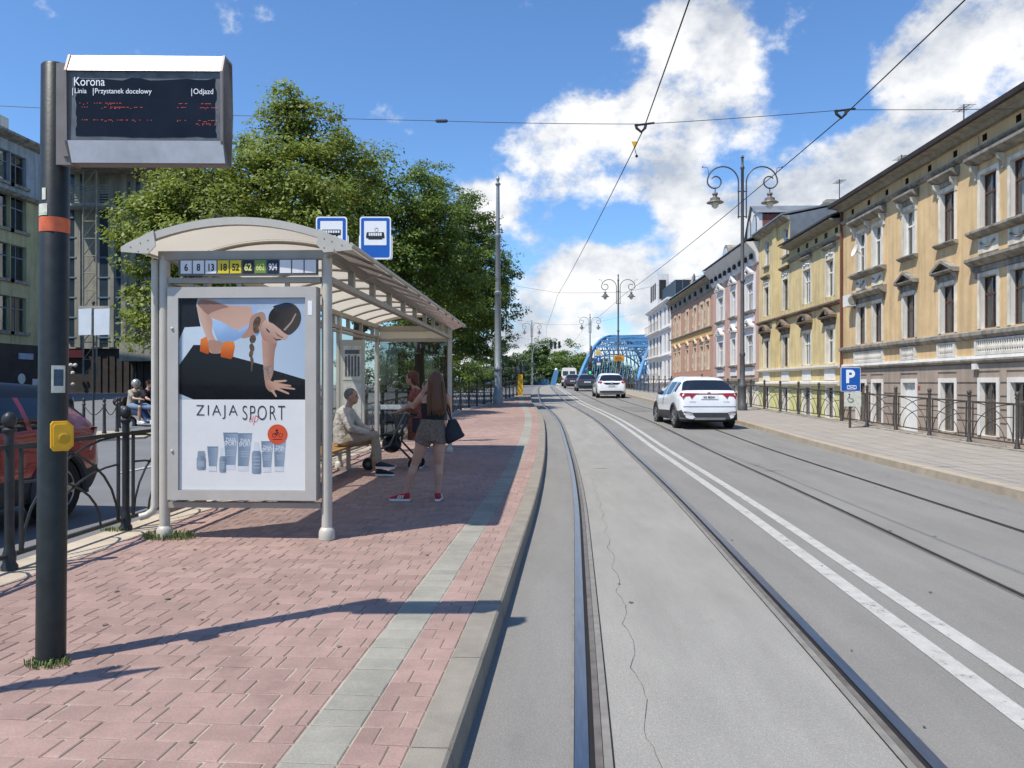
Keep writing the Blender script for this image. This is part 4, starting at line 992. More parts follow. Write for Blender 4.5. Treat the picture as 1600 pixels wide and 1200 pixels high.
# --- 1: ochre corner house, nearest
Ya = [pY(1346), pY(1371)]; Yb, Yc = pY(1421), pY(1481); Yd = [pY(1545), pY(1594)]
far1 = pY(1316.5); near1 = 12.0
h = House('ochre_house', 'ochre three storey house with weathered stone window heads, nearest on the right', near1, far1, -.66)
axes_single = [Yb, Yc, Yd[1]-3.3, Yd[1]-6.4]; pairs = [Ya, Yd]
rag = [Yd[1]-9.6]
singles = [y for y in axes_single+rag if y > near1+.8]
Z1, H1, Z2, H2, Z0, H0 = 3.46, 1.78, 6.85, 1.92, -.22, 1.82
for i, y in enumerate(Ya+Yd+singles):
    pair = y in Ya or y in Yd; wd = .98 if not (y in Ya) else .92
    white2 = y in Ya or y == Yb
    h.window(y, Z2, wd, H2, m_fr_w if white2 else m_fr_b); h.window(y, Z1, wd, H1, m_fr_b)
    if y == Yb:
        h.op.append((y-.55, y+.55, -.62, 1.60))
        dr = h.bx('door', y-.545, y+.545, -.61, 1.59, -.19, -.12, m_trimw)
        obj('door_panel', MB().box(*sorted((h.fx+.118, h.fx+.10)), y-.42, y-.05, -.4, 1.4).box(*sorted((h.fx+.118, h.fx+.10)), y+.05, y+.42, -.4, 1.4).mesh('door_panel', m_fr_w), dr)
    else: h.window(y, Z0, .95, H0, m_fr_g)
for y in singles:
    h.surround(y, Z2, .98, H2, m_trim, sill=m_wthr, b=.16); h.surround(y, Z1, .98, H1, m_trim, b=.16); h.surround(y, Z0 if y != Yb else -.6, .98 if y != Yb else 1.1, H0 if y != Yb else 2.2, m_trimw, b=.17)
    h.mould('window_hood', y-.85, y+.85, [(.003,9.16),(.12,9.18),(.34,9.34),(.34,9.42),(.003,9.50)], m_wthr); h.brackets(y-.62, y+.62, 9.158, m_trim, .26, .5)
    h.bx('hood_frieze', y-.5, y+.5, 8.99, 9.15, .004, .05, m_wthr)
    h.bx('hood_frieze', y-.55, y+.55, Z1+H1+.17, Z1+H1+.42, .004, .06, m_wthr); h.brackets(y-.64, y+.64, Z1+H1+.43, m_wthr, .2, .32); h.pediment(y, Z1+H1+.44, 1.62, m_wthr, .36, .3)
for a, b in pairs:
    lo, hi = min(a, b), max(a, b); wd = .98 if (a in Yd) else .92
    for z, hh in ((Z2, H2), (Z1, H1)):
        for y in (a, b): h.surround(y, z, wd, hh, m_trim, b=.15)
    for y in (a, b): h.surround(y, Z0, .95, H0, m_trimw, b=.17)
    h.mould('window_hood', lo-.95, hi+.95, [(.003,9.16),(.12,9.18),(.36,9.34),(.36,9.44),(.003,9.52)], m_wthr)
    h.brackets(lo-.72, hi+.72, 9.158, m_trim, .26, .5); h.brackets((lo+hi)/2, (lo+hi)/2+.001, 9.158, m_trim, .26, .5)
    h.mould('window_sill', lo-.95, hi+.95, [(.003,6.62),(.14,6.66),(.30,6.77),(.30,6.845),(.003,6.845)], m_wthr)
    h.mould('window_hood', lo-.95, hi+.95, [(.003,5.62),(.12,5.64),(.34,5.80),(.34,5.90),(.003,5.98)], m_wthr); h.brackets(lo-.72, hi+.72, 5.618, m_wthr, .22, .4)
    h.bx('hood_frieze', lo-.7, hi+.7, 5.42, 5.61, .004, .05, m_wthr)
    for y in (a, b):
        pnl = h.bx('relief_panel', y-.6, y+.6, 6.05, 6.58, .004, .035, m_trim)
        mb = MB().tube([h.P(.05, y-.42+.84*i/8, 6.42-.17*math.sin(math.pi*i/8)) for i in range(9)], .045, 6); h.part('garland', mb, m_wthr, True)
# ground storey bands, courses, balustrades under the first floor windows
h.wall(2.30, 9.75, m_och, m_trimw); h.wall(-.66, 2.295, m_mauve, m_trimw, nm='ground_wall')
for z in (-.2, .25, .7, 1.15, 1.6, 1.98):
    segs = []; ops = sorted((o[0]-.2, o[1]+.2) for o in h.op if o[2] < z < o[3]+.15); y = h.y0
    for a, b in ops:
        if a > y: segs.append((y, a))
        y = max(y, b)
    segs.append((y, h.y1))
    for a, b in segs: h.bx('rustication_course', a, b, z+.02, z+.40 if z < 1.9 else z+.26, .003, .03, m_mauve)
h.mould('stone_course', h.y0, h.y1, [(.003,2.28),(.10,2.29),(.16,2.36),(.16,2.42),(.003,2.42)], m_wthr)
h.mould('stone_course', h.y0, h.y1, [(.003,2.424),(.13,2.424),(.11,2.53),(.003,2.54)], m_trimw)
h.mould('stone_course', h.y0, h.y1, [(.003,3.10),(.08,3.12),(.20,3.24),(.20,3.36),(.003,3.42)], m_wthr)
m_bal = mat('baluster_stone', (.66, .63, .56), .85, var=.12, scale=5, streak=.2)
def bal_mesh(): return MB().lathe([(.035,0),(.035,.05),(.02,.08),(.05,.18),(.05,.24),(.022,.34),(.035,.38),(.035,.42)], n=8).mesh('baluster', m_bal, True)
for ya, yb in [(min(p)-.62, max(p)+.62) for p in pairs]+[(y-.55, y+.55) for y in singles]:
    h.bx('balustrade_panel', ya-.1, yb+.1, 2.545, 2.66, .003, .10, m_bal); h.bx('balustrade_rail', ya-.1, yb+.1, 3.03, 3.095, .003, .10, m_bal)
    for y in (ya-.05, yb+.05): h.bx('balustrade_pier', y-.06, y+.06, 2.662, 3.028, .003, .10, m_bal)
    h.bx('balustrade_recess', ya+.02, yb-.02, 2.662, 3.028, .003, .01, m_wthr)
    n = max(4, int((yb-ya)/.125))
    if ya > 18:
        for k in range(n): obj('baluster', cached('bal', bal_mesh), h.t, Vector(h.P(.06, ya+.07+(yb-ya-.14)*k/(n-1), 2.61))-h.T)
# frieze and eaves
h.mould('stone_course', h.y0, h.y1, [(.003,9.56),(.07,9.58),(.16,9.66),(.16,9.73),(.003,9.75)], m_wthr)
h.op += [(y-.14, y+.14, 9.9, 10.14) for y in [h.y1-1.3-k*1.9 for k in range(11)] if y > h.y0+.4]
h.wall(9.75, 10.25, m_och, m_int, nm='frieze_wall')
h.mould('eaves_soffit', h.y0-.1, h.y1+.1, [(.003,10.25),(.18,10.26),(.30,10.40),(.62,10.46),(.62,10.50),(.003,10.50)], m_soff)
h.body(10.5, m_och, 12, roof_m=m_roof_d, ridge=2.6, eave=.72)
h.mould('gutter', h.y0-.1, h.y1+.1, [(.60,10.44),(.72,10.46),(.74,10.62),(.60,10.66)], m_roof_d)
h.downpipe(h.y1-.12, -.66, 10.4, m_oxid)
# bits on the ochre facade
dish = h.part('satellite_dish', MB().lathe([(.0,.0),(.16,.03),(.28,.10),(.30,.13),(.28,.125),(.15,.05),(.0,.02)], n=16, M=Matrix.Rotation(R(-70), 3, 'Y')).cyl((0,0,0), (.3,0,-.25), .02, n=6), m_trimw, True)
dish.location = Vector(h.P(.55, Ya[1]+.9, 7.75))-h.T
ac = h.bx('air_conditioner', far1-2.0, far1-1.25, 5.32, 5.88, .12, .46, m_trimw)
mb = MB().lathe([(.20,0),(.22,.015),(.20,.02)], n=16, M=Matrix.Rotation(R(90), 3, 'X')); h.part('fan_grille', mb, m_soff).location = Vector(h.P(.29, far1-2.003, 5.6))-h.T
h.bx('meter_box', Yc-2.15, Yc-1.9, 2.06, 2.26, .02, .16, m_trimw)
h.bx('house_number_plate', Yb-.98, Yb-.80, 1.32, 1.48, .032, .045, mat('plate_red', (.35,.05,.05), .5))
tag_m = mat('graffiti', (.06,.06,.07), .7)
for k in range(6): h.part('cable', MB().tube([h.P(.03, Yc-2.1+.002*k, 10.2-.001*k), h.P(.03, Yc-2.1, 9.0)], .012, 5), m_wthr) if k == 0 else None
# antennas on the ridge
def antenna(x, y, z, hgt, lab):
    t = thing('antenna', lab, 'antenna', (x, y, z), group='roof antennas')
    mb = MB().cyl((0,0,-.6), (0,0,hgt), .025, n=6); obj('mast', mb.mesh('mast', m_fence_r), t)
    mb = MB().cyl((0,-.45,hgt-.15), (0,.45,hgt-.15), .015, n=5)
    for k in range(6): mb.cyl((-.25,-.4+k*.16,hgt-.15), (.25,-.4+k*.16,hgt-.15), .010, n=5)
    obj('aerial_rods', mb.mesh('rods', m_fence_r), t)
for px, hz, lab in ((1498, 1.5, 'tall thin roof antenna on the ochre house, nearest of the row'), (1402, 1.1, 'short forked roof antenna on the ochre house'), (1306, 2.0, 'tall roof antenna where the ochre and pale yellow houses meet'), (1560, .9, 'low roof antenna near the span wire')):
    y = pY(px, FW+1.4); antenna(FW+1.6, y, 11.2, hz, lab)

# --- 2: pale yellow house with a taller left bay
m_yel2 = mat('plaster_yellow', (.63, .50, .255), .9, blotch=.07, var=.14, scale=1.2, streak=.17, bump=.15)
m_lime = mat('plaster_lime', (.60, .58, .26), .9, var=.1, scale=1.5, streak=.12)
m_orn = mat('ornament_dark', (.20, .15, .11), .9, var=.35, scale=3, streak=.2)
n2, f2 = far1+.02, pY(1186)
h = House('yellow_house', 'pale yellow house with dark window pediments between the ochre house and the white house', n2, f2, -.66)
cols2 = [(pY(1297), 1.05, True), (pY(1261), 1.25, True), (pY(1227.5), 1.05, False), (pY(1198), 1.05, False)]
for i, (y, wd, wh) in enumerate(cols2):
    h.window(y, 6.2, wd, 1.95, m_fr_w if wh else m_fr_g, curtain=2 if wh else None, leaves=3 if i == 1 else 2); h.window(y, 2.65, wd, 1.85, m_fr_w if wh else m_fr_b, curtain=1 if wh else 0, leaves=3 if i == 1 else 2)
    h.surround(y, 6.2, wd, 1.95, m_trim, b=.14, head=.35); h.surround(y, 2.65, wd, 1.85, m_trim, b=.17)
    h.window(y, -.25, wd*.9, 1.6, m_fr_g); h.surround(y, -.25, wd*.9, 1.6, m_trimw, b=.2)
    for k in range(3): h.part('stucco_leaf', MB().ball(h.P(.05, y-.35+.35*k, 8.42+.05*(k == 1)), (.06,.17,.07), 8), m_trim, True)
    h.bx('hood_frieze', y-.65, y+.65, 4.68, 4.98, .004, .08, m_orn); h.brackets(y-.72, y+.72, 5.02, m_orn, .25, .36); h.pediment(y, 5.03, 1.9, m_orn, .42, .36, seg=i in (1, 3))
    h.part('pediment_head', MB().ball(h.P(.2, y, 5.32), (.1,.12,.14), 8), m_trim, True)
    h.bx('apron_panel', y-.75, y+.75, 1.75, 2.35, .004, .05, m_trimw)
    if i < 2: h.mould('window_hood', y-.85, y+.85, [(.003,8.72),(.1,8.74),(.22,8.84),(.22,8.92),(.003,8.95)], m_wthr)
    else: h.mould('window_hood', y-.75, y+.75, [(.003,8.72),(.1,8.74),(.25,8.84),(.25,8.92),(.003,8.95)], m_orn)
ysplit = pY(1234.5)
for y, wd, _ in cols2[2:]: h.window(y, 9.62, wd, 1.75, m_fr_w, curtain=0); h.bx('window_sill', y-.7, y+.7, 9.5, 9.615, .003, .15, m_wthr)
h.wall(1.45, 9.3, m_yel2, m_trim); h.wall(-.66, 1.445, m_lime, m_trimw, nm='ground_wall')
h.wall(9.3, 12.0, m_yel2, m_trim, y0=ysplit, nm='attic_wall'); h.wall(9.3, 10.0, m_yel2, m_trim, y1=ysplit, nm='frieze_wall')
h.bx('pilaster', (cols2[2][0]+cols2[3][0])/2-.4, (cols2[2][0]+cols2[3][0])/2+.4, 2.45, 11.9, .003, .12, m_yel2)
h.mould('stone_course', h.y0+.1, h.y1, [(.003,5.66),(.12,5.68),(.25,5.78),(.25,5.86),(.003,5.90)], m_orn)
h.mould('stone_course', h.y0+.1, h.y1, [(.003,2.36),(.12,2.38),(.22,2.46),(.22,2.54),(.003,2.56)], m_trimw)
h.mould('stone_course', h.y0+.1, h.y1, [(.003,1.44),(.16,1.46),(.28,1.56),(.28,1.66),(.003,1.70)], m_trimw)
h.mould('stone_course', h.y0, ysplit, [(.003,9.0),(.10,9.02),(.22,9.12),(.22,9.2),(.003,9.24)], m_wthr)
h.mould('eaves_soffit', h.y0, ysplit-.05, [(.003,9.75),(.3,9.85),(.66,9.95),(.66,10.0),(.003,10.0)], m_soff)
h.mould('eaves_soffit', ysplit, h.y1, [(.003,11.7),(.25,11.8),(.5,11.95),(.5,12.0),(.003,12.0)], m_wthr)
for y in [h.y0+.8+k*1.5 for k in range(5)]:
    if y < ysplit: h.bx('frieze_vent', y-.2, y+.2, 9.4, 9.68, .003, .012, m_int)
hh_y1 = h.y1; h.y1 = ysplit; h.body(10.0, m_yel2, 12, roof_m=m_roof_d, ridge=2.4, eave=.75); h.y1 = hh_y1
y0s = h.y0; h.y0 = ysplit+.01; h.body(12.0, m_roof_z, 12, roof_m=m_roof_z, ridge=1.2, eave=.55, z0=9.3, roof_name='attic_roof'); h.y0 = y0s
ch = thing('chimney', 'white rendered chimney on the roof behind the yellow house', 'chimney', (FW+3.2, pY(1293, FW+3), 11.4))
obj('shaft', MB().box(-.5,.5,-.45,.45,-1.0,1.5).mesh('shaft', m_trimw), ch); obj('cap', MB().box(-.65,.65,-.6,.6,1.502,1.68).box(-.4,.4,-.35,.35,1.68,1.95).mesh('cap', m_wthr), ch)

# --- 3: white and pink stucco house
m_wht = mat('stucco_white', (.72, .70, .68), .85, var=.07, scale=2, streak=.10)
m_pink = mat('plaster_pink', (.50, .32, .26), .9, var=.12, scale=1.5, streak=.1)
m_redb = mat('brick_red', (.22, .075, .06), .85, var=.25, scale=6)
n3, f3 = f2+.02, pY(1114)
h = House('white_stucco_house', 'white and pink stucco house with ornate window heads and a gable', n3, f3, -.66)
for y, wd in ((pY(1172), 1.9), (pY(1147), 1.25), (pY(1126.5), 1.9)):
    for z, hh in ((6.95, 2.05), (3.05, 2.1)):
        h.window(y, z, wd, hh, m_fr_w, curtain=1, leaves=3 if wd > 1.5 else 2); h.surround(y, z, wd, hh, m_wht, b=.62 if wd > 1.5 else .45, n=.06)
        h.pediment(y, z+hh+.52, wd+.6, m_wht, .55, .3)
        for k in range(4): h.part('stucco_scroll', MB().ball(h.P(.2, y-.45+.3*k, z+hh+.75+.25*(k in (1,2))), (.1,.16,.16), 8), m_wht, True)
        h.mould('window_sill', y-wd/2-.45, y+wd/2+.45, [(.003,z-.22),(.12,z-.2),(.3,z-.08),(.3,z-.005),(.003,z-.005)], m_wthr)
        h.bx('apron_panel', y-wd/2-.35, y+wd/2+.35, z-.85, z-.25, .004, .08, m_wht)
    h.window(y, -.3, wd*.7, 1.7, m_fr_g); h.surround(y, -.3, wd*.7, 1.7, m_trim, b=.3)
h.wall(1.6, 10.3, m_pink, m_wht); h.wall(-.66, 1.595, m_trim, m_wht, nm='ground_wall')
h.mould('stone_course', h.y0, h.y1, [(.003,1.6),(.2,1.64),(.35,1.8),(.35,1.95),(.003,2.0)], m_wthr)
h.mould('cornice', h.y0, h.y1, [(.003,10.2),(.1,10.25),(.25,10.9),(.8,11.5),(.9,11.65),(.003,11.7)], m_wht)
for k in range(9): 
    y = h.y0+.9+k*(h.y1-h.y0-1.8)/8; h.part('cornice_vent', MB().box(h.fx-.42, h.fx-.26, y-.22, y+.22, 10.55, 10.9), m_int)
h.body(11.7, m_pink, 12, roof_m=m_roof_d, ridge=2.2, eave=.95)
gy0, gy1 = pY(1197)-.0, pY(1166); gy0 = n3+.2
mb = MB(); gm = (gy0+gy1)/2
mb.prism([(gy0,11.7),(gy1,11.7),(gy1,12.2),(gm,14.5),(gy0,13.7)], lambda a, b, d: h.P(d, a, b), -.3, -.02); h.part('gable', mb, m_wht)
mb = MB().prism([(gy0,11.7),(gy1,11.7),(gy1,12.2),(gm,14.45),(gy0,13.65)], lambda a, b, d: h.P(d, a, b), -9, -.31); h.part('gable_brick_side', mb, m_redb)
mb = MB()
mb.add([h.P(.15,gy0-.2,13.72), h.P(.15,gm,14.6), h.P(-9,gm,14.6), h.P(-9,gy0-.2,13.72), h.P(.15,gy1+.2,12.3)  , h.P(-9,gy1+.2,12.3)], [(0,1,2,3),(1,4,5,2)]); h.part('gable_roof', mb, m_roof_z)
for dy in (-.75, .75):
    q = [(gm+dy-.5, 12.0), (gm+dy+.5, 12.0)]+[(gm+dy+.5*math.cos(a), 13.2+.6*math.sin(a)) for a in [math.pi*i/8 for i in range(9)]]
    fo = h.part('arched_window', MB().prism(q, lambda a, b, d: h.P(d, a, b), -.015, .03), m_fr_g)
    q2 = [(gm+dy+(a-gm-dy)*.75, 12.1+(b-12)*.87) for a, b in q]; obj('pane', MB().prism(q2, lambda a, b, d: h.P(d, a, b), .031, .04).mesh('pane', mat('pane_pale', (.5,.54,.56), .1)), fo)
dm = pY(1128); h.part('dormer', MB().prism([(dm-1.1,11.7),(dm+1.1,11.7)]+[(dm+1.1*math.cos(a), 12.4+1.1*math.sin(a)) for a in [math.pi*i/8 for i in range(9)]], lambda a, b, d: h.P(d, a, b), -3, -.3), m_wthr)
h.part('dormer_window', MB().prism([(dm-.8,11.9),(dm+.8,11.9)]+[(dm+.8*math.cos(a), 12.4+.8*math.sin(a)) for a in [math.pi*i/8 for i in range(9)]], lambda a, b, d: h.P(d, a, b), -.295, -.26), mat('pane_pale', (.5,.54,.56), .1))

# --- 4: brick house
m_brk = mat('brick_orange', (.44, .25, .17), .9, var=.2, scale=5)
m_bands = mat('band_ochre', (.58, .36, .15), .9, var=.1, scale=2)
m_beige = mat('trim_beige', (.60, .47, .34), .85, var=.1, scale=2, streak=.15)
n4, f4 = f3+.02, pY(1049)
h = House('brick_house', 'red brick house with an ochre band and beige window frames', n4, f4, -.66)
for k, px in enumerate((1106.5, 1097, 1086.5, 1074.5, 1062, 1055.5)):
    y = pY(px); wd = 1.25
    for z, hh in ((6.9, 2.35), (2.9, 2.3)):
        h.window(y, z, wd, hh, m_fr_w, curtain=1); h.surround(y, z, wd, hh, m_beige, b=.3, n=.06)
    h.pediment(y, 5.55, 1.7, m_beige, .45, .2)
    for z in (7.3, 8.5, 3.2, 4.2): h.bx('quoin_block', y+.95, y+1.5, z, z+.4, .003, .05, m_beige)
    h.window(y, -.3, 1.1, 1.9, m_fr_g)
h.wall(1.9, 10.2, m_brk, m_beige); h.wall(-.66, 1.895, m_beige, m_beige, nm='ground_wall')
h.bx('ochre_band', h.y0, h.y1, 6.05, 6.72, .003, .05, m_bands)
h.mould('stone_course', h.y0, h.y1, [(.003,6.722),(.15,6.73),(.25,6.8),(.25,6.88),(.003,6.9)], m_wthr)
h.mould('stone_course', h.y0, h.y1, [(.003,1.9),(.2,1.95),(.4,2.1),(.4,2.25),(.003,2.3)], m_orn)
h.mould('cornice', h.y0, h.y1, [(.003,10.0),(.1,10.1),(.2,10.9),(.6,11.1),(.75,11.25),(.003,11.3)], m_wthr)
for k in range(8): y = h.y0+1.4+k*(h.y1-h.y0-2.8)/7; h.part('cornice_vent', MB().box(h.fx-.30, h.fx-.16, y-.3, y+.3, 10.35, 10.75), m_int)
h.body(11.3, m_brk, 12, roof_m=m_roof_z, ridge=3.4, eave=.9)
for k, (dy, hh) in enumerate(((2, 1.3), (4, 1.6), (7, 1.2))):
    ch = thing('chimney', ('grey chimney block with pipes on the brick house roof, nearest of three', 'middle grey chimney block on the brick house roof', 'farthest grey chimney block on the brick house roof')[k], 'chimney', (FW+3.0, n4+dy, 12.6), group='chimneys of the brick house')
    obj('shaft', MB().box(-.4,.4,-.5,.5,-1,hh).mesh('shaft', m_wthr), ch)
    for q in (-.25, .25): obj('flue', MB().cyl((0,q,hh), (0,q,hh+.6), .11, n=8).mesh('flue', m_soff), ch)
dsh = tag(obj('satellite_dish', MB().lathe([(.0,.0),(.4,.08),(.7,.26),(.74,.32),(.7,.31),(.38,.13),(.0,.05)], n=18, M=Matrix.Rotation(R(-75), 3, 'Y')).cyl((0,0,0), (.2,0,-1.4), .06, n=6).mesh('dish', m_soff, True)), 'grey satellite dish on the brick house roof', 'satellite dish'); dsh.location = (FW+1.2, pY(1086, FW+1.2), 12.9)

# --- 5: modern white corner block
n5, f5 = f4+.02, pY(1013)
h = House('white_corner_block', 'white modern block with balconies next to the blue bridge', n5, f5, -.66)
L5 = f5-n5
for z in (1.9, 5.3, 8.7):
    for u, wd in ((.10, 1.6), (.24, 1.1)): h.window(n5+L5*u, z+.3, wd, 2.3, m_fr_g, curtain=1)
    [h.window(n5+L5*q_, z+.1, 1.5, 2.5, m_fr_g, curtain=1) for q_ in (.42, .56)]
    for u in (.72, .88): h.window(n5+L5*u, z+.2, 1.8, 2.5, m_fr_g, curtain=1)
    h.mould('storey_band', n5, f5, [(.003,z-.35),(.18,z-.33),(.3,z-.15),(.3,z-.05),(.003,z-.02)], m_wht)
    o = h.bx('balcony_slab', n5+L5*.35, n5+L5*.97, z-.2, z-.02, .01, .62, m_wht)
    mb = MB()
    for k in range(26): mb.box(h.fx-.61, h.fx-.59, n5+L5*(.35+.62*k/25)-.02, n5+L5*(.35+.62*k/25)+.02, z, z+1.0)
    mb.box(h.fx-.62, h.fx-.58, n5+L5*.35, n5+L5*.97, z+1.0, z+1.05); h.part('balcony_railing', mb, m_soff)
h.wall(-.66, 11.8, m_wht, m_wht, depth=1.2 if False else .2)
h.mould('cornice', n5, f5, [(.003,11.6),(.2,11.65),(.5,11.9),(.5,12.1),(.003,12.1)], m_wht)
h.body(12.1, m_wht, 14, roof_m=None, ridge=0)
m_navy = mat('attic_navy', (.022, .035, .05), .5, var=.2, scale=2)
mb = MB().box(h.fx+.6, h.fx+13, n5+1, f5-8, 12.1, 14.3); h.part('attic_storey', mb, m_navy)
mb = MB()
for k in range(14): mb.box(h.fx+.6+k*.9, h.fx+.66+k*.9, n5+.95, n5+.99, 12.1, 14.3)
h.part('attic_seam', mb, m_roof_z)
mb = MB().box(h.fx+.1, h.fx+1.6, f5-9, f5-1.0, 12.1, 16.6); h.part('attic_tower', mb, m_wht)
for u in (.3, .55, .8): h.part('attic_window', MB().box(h.fx+.06, h.fx+.099, f5-9+8*u-.6, f5-9+8*u+.6, 13.4, 15.6), m_int)
h.part('attic_window', MB().box(h.fx+.3, h.fx+1.2, f5-9.04, f5-9.001, 13.2, 15.8), m_int)

# ------------------------------------------------------------------ houses across the side street on the left (in shade)
m_khaki = mat('plaster_khaki', (.46, .42, .235), .9, var=.12, scale=1.2, streak=.2, bump=.2)
m_greyp = mat('plaster_grey_blue', (.38, .41, .43), .9, var=.15, scale=1.5, streak=.3)
m_fr_s = mat('window_steel_blue', (.16, .22, .27), .5, var=.2)
m_shop = mat('shop_dark', (.045, .04, .038), .7, var=.3, scale=1.2)
LX = -35.0
def pYl(px): return pY(px, LX)
l0, l1 = 24.0, pYl(62)
h = House('khaki_house', 'khaki house with a grey top storey behind the display pole', l0, l1, .1, fx=LX, face=1)
wy = [pYl(-2)+.3, pYl(26)+.2]; wy += [wy[0]-2.6*k for k in range(1, 8)] + []
for y in sorted(set(wy)):
    if y < l0+1: continue
    for z, hh in ((5.0, 2.3), (8.4, 2.3), (11.7, 2.2), (14.7, 2.0)):
        h.window(y, z, 1.5, hh, m_fr_s, curtain=random.choice((0, 0, 1)), depth=.25); h.bx('window_sill', y-.95, y+.95, z-.2, z-.005, .003, .15, m_wthr)
h.wall(4.2, 13.95, m_khaki, m_khaki, depth=.28); h.wall(13.95, 17.6, m_greyp, m_greyp, depth=.28, nm='top_storey_wall'); h.wall(.1, 4.195, m_shop, m_shop, nm='shop_front')
h.mould('stone_course', l0, l1, [(.003,13.8),(.25,13.85),(.45,14.05),(.003,14.2)], m_wthr)
h.mould('eaves', l0, l1, [(.003,17.4),(.3,17.5),(.6,17.7),(.6,17.85),(.003,17.9)], m_wthr)
h.body(17.9, m_khaki, 14, roof_m=None, ridge=0)
for y in (pYl(10), pYl(35)): h.part('chimney', MB().box(LX-3, LX-1.6, y-.9, y+.9, 17.9, 19.6), m_trim)
h.bx('shop_sign', pYl(28), pYl(50), 3.2, 3.6, .02, .1, mat('sign_pale_blue', (.35,.42,.52), .5)); h.bx('shop_poster', pYl(50), pYl(58), 1.2, 1.9, .02, .06, m_trimw)
n = 16; h.part('round_sign', MB().prism([(pYl(33)+.35*math.cos(2*math.pi*i/n), 1.9+.35*math.sin(2*math.pi*i/n)) for i in range(n)], lambda a, b, d: h.P(d, a, b), .02, .06), m_trimw)

# frontal dark building with projecting roof, lift mast and balcony
DB = 60.0
bx0, by = W((60-800)/F*DB, DB); bx1 = W((330-800)/F*DB, DB)[0]
t = thing('concrete_block', 'dark khaki block with tall window strips and projecting roof behind the tree', 'building', ((bx0+bx1)/2, by, .1), TH)
X = lambda px: ((px-800)-(195-800))/F*DB
Z = lambda py: zat(py, DB)-.1
tp = lambda nm, mb, m, par=None: obj(nm, mb.mesh(nm, m), par or t)
m_kh2 = mat('concrete_khaki', (.33, .32, .27), .9, var=.15, scale=1, streak=.25)
m_bgl = mat('strip_glass', (.035, .055, .075), .12, var=.3, scale=.5)
tp('wall', MB().box(X(40), X(300), 0, 14, 4.2, Z(275)), m_kh2); tp('ground_wall', MB().box(X(40), X(300), .3, 14, 0, 4.2), m_shop)
tp('roof_slab', MB().box(X(108), X(300), -3.2, 14, Z(275), Z(258)), m_wthr)
for a, b in ((82,88),(112,124),(158,176),(186,196),(214,226)):
    f_ = tp('window_strip', MB().box(X(a), X(b), -.10, .05, 4.6, Z(305)), m_bgl)
    for k in range(7): obj('transom', MB().box(X(a)-.02, X(b)+.02, -.16, -.101, 5+k*1.55, 5.12+k*1.55).mesh('transom', m_fr_s), f_)
for a in (90, 126, 156, 178, 198, 212, 228): tp('pilaster', MB().box(X(a)-.22, X(a)+.22, -.13, .02, 4.3, Z(270)), m_kh2)
for a, b, z0, z1 in ((113,133,300,275),(205,235,310,286)): tp('upper_window', MB().box(X(a), X(b), -.09, .05, Z(z0), Z(z1)), m_bgl)
o = tp('balcony', MB().box(X(114), X(190), -1.6, 0, Z(330), Z(326)), m_greyp)
for k in range(7): obj('balcony_bar', MB().box(X(114), X(190), -1.62, -1.57, Z(326)+.1+k*.2, Z(326)+.17+k*.2).mesh('bar', m_soff), o)
mb = MB()
for sx in (X(155), X(175)): mb.cyl((sx,-1.9,2), (sx,-1.9,Z(255)), .07, n=6)
zz = 2.0; k = 0
while zz < Z(262):
    mb.cyl((X(155),-1.9,zz), (X(175),-1.9,zz+1.3) , .035, n=5); mb.cyl((X(155),-1.9,zz+1.3), (X(175),-1.9,zz+1.3), .035, n=5); zz += 1.3
tp('lattice_mast', mb, m_soff)
tp('awning', MB().box(X(205), X(330), -1.5, .2, 3.2, 4.6), m_kh2); tp('shop_sign', MB().box(X(105), X(135), -.15, .25, 3.5, 4.1), mat('sign_maroon', (.10,.02,.03), .5))
for a, z in ((118,2.9),(125,2.9),(121,2.3),(121,1.4)): tp('lamp_globe', MB().ball((X(a), -.3, z), .16, 8), m_trimw)
for k in range(12): tp('shutter_slat', MB().box(X(140)+k*.55, X(140)+k*.55+.4, .18, .302, .2, 3.6), mat('shutter_brown', (.05,.04,.036), .7, var=.3))
# ------------------------------------------------------------------ trees
def leaf_mat(name, col, tr):
    m = mat(name, col, .55, var=.30, scale=.9, rnd='island', amt=.38, spec=.35)
    t = m.node_tree; b = t.nodes['Principled BSDF']; tl = t.nodes.new('ShaderNodeBsdfTranslucent'); tl.inputs[0].default_value = (*tr, 1)
    mx = t.nodes.new('ShaderNodeMixShader'); mx.inputs[0].default_value = .24
    t.links.new(b.outputs[0], mx.inputs[1]); t.links.new(tl.outputs[0], mx.inputs[2]); t.links.new(mx.outputs[0], t.nodes['Material Output'].inputs[0]); return m
m_leaf = leaf_mat('leaf_green', (.105, .16, .028), (.26, .36, .04))
m_leaf_l = leaf_mat('leaf_light', (.165, .205, .034), (.36, .44, .05))
m_leaf_d = leaf_mat('leaf_dark', (.07, .12, .026), (.14, .22, .03))
m_leaf_b = leaf_mat('leaf_bluegreen', (.085, .13, .060), (.11, .17, .06))
m_bark = mat('bark', (.085, .065, .048), .95, var=.4, scale=9, bump=.8, bscale=40)
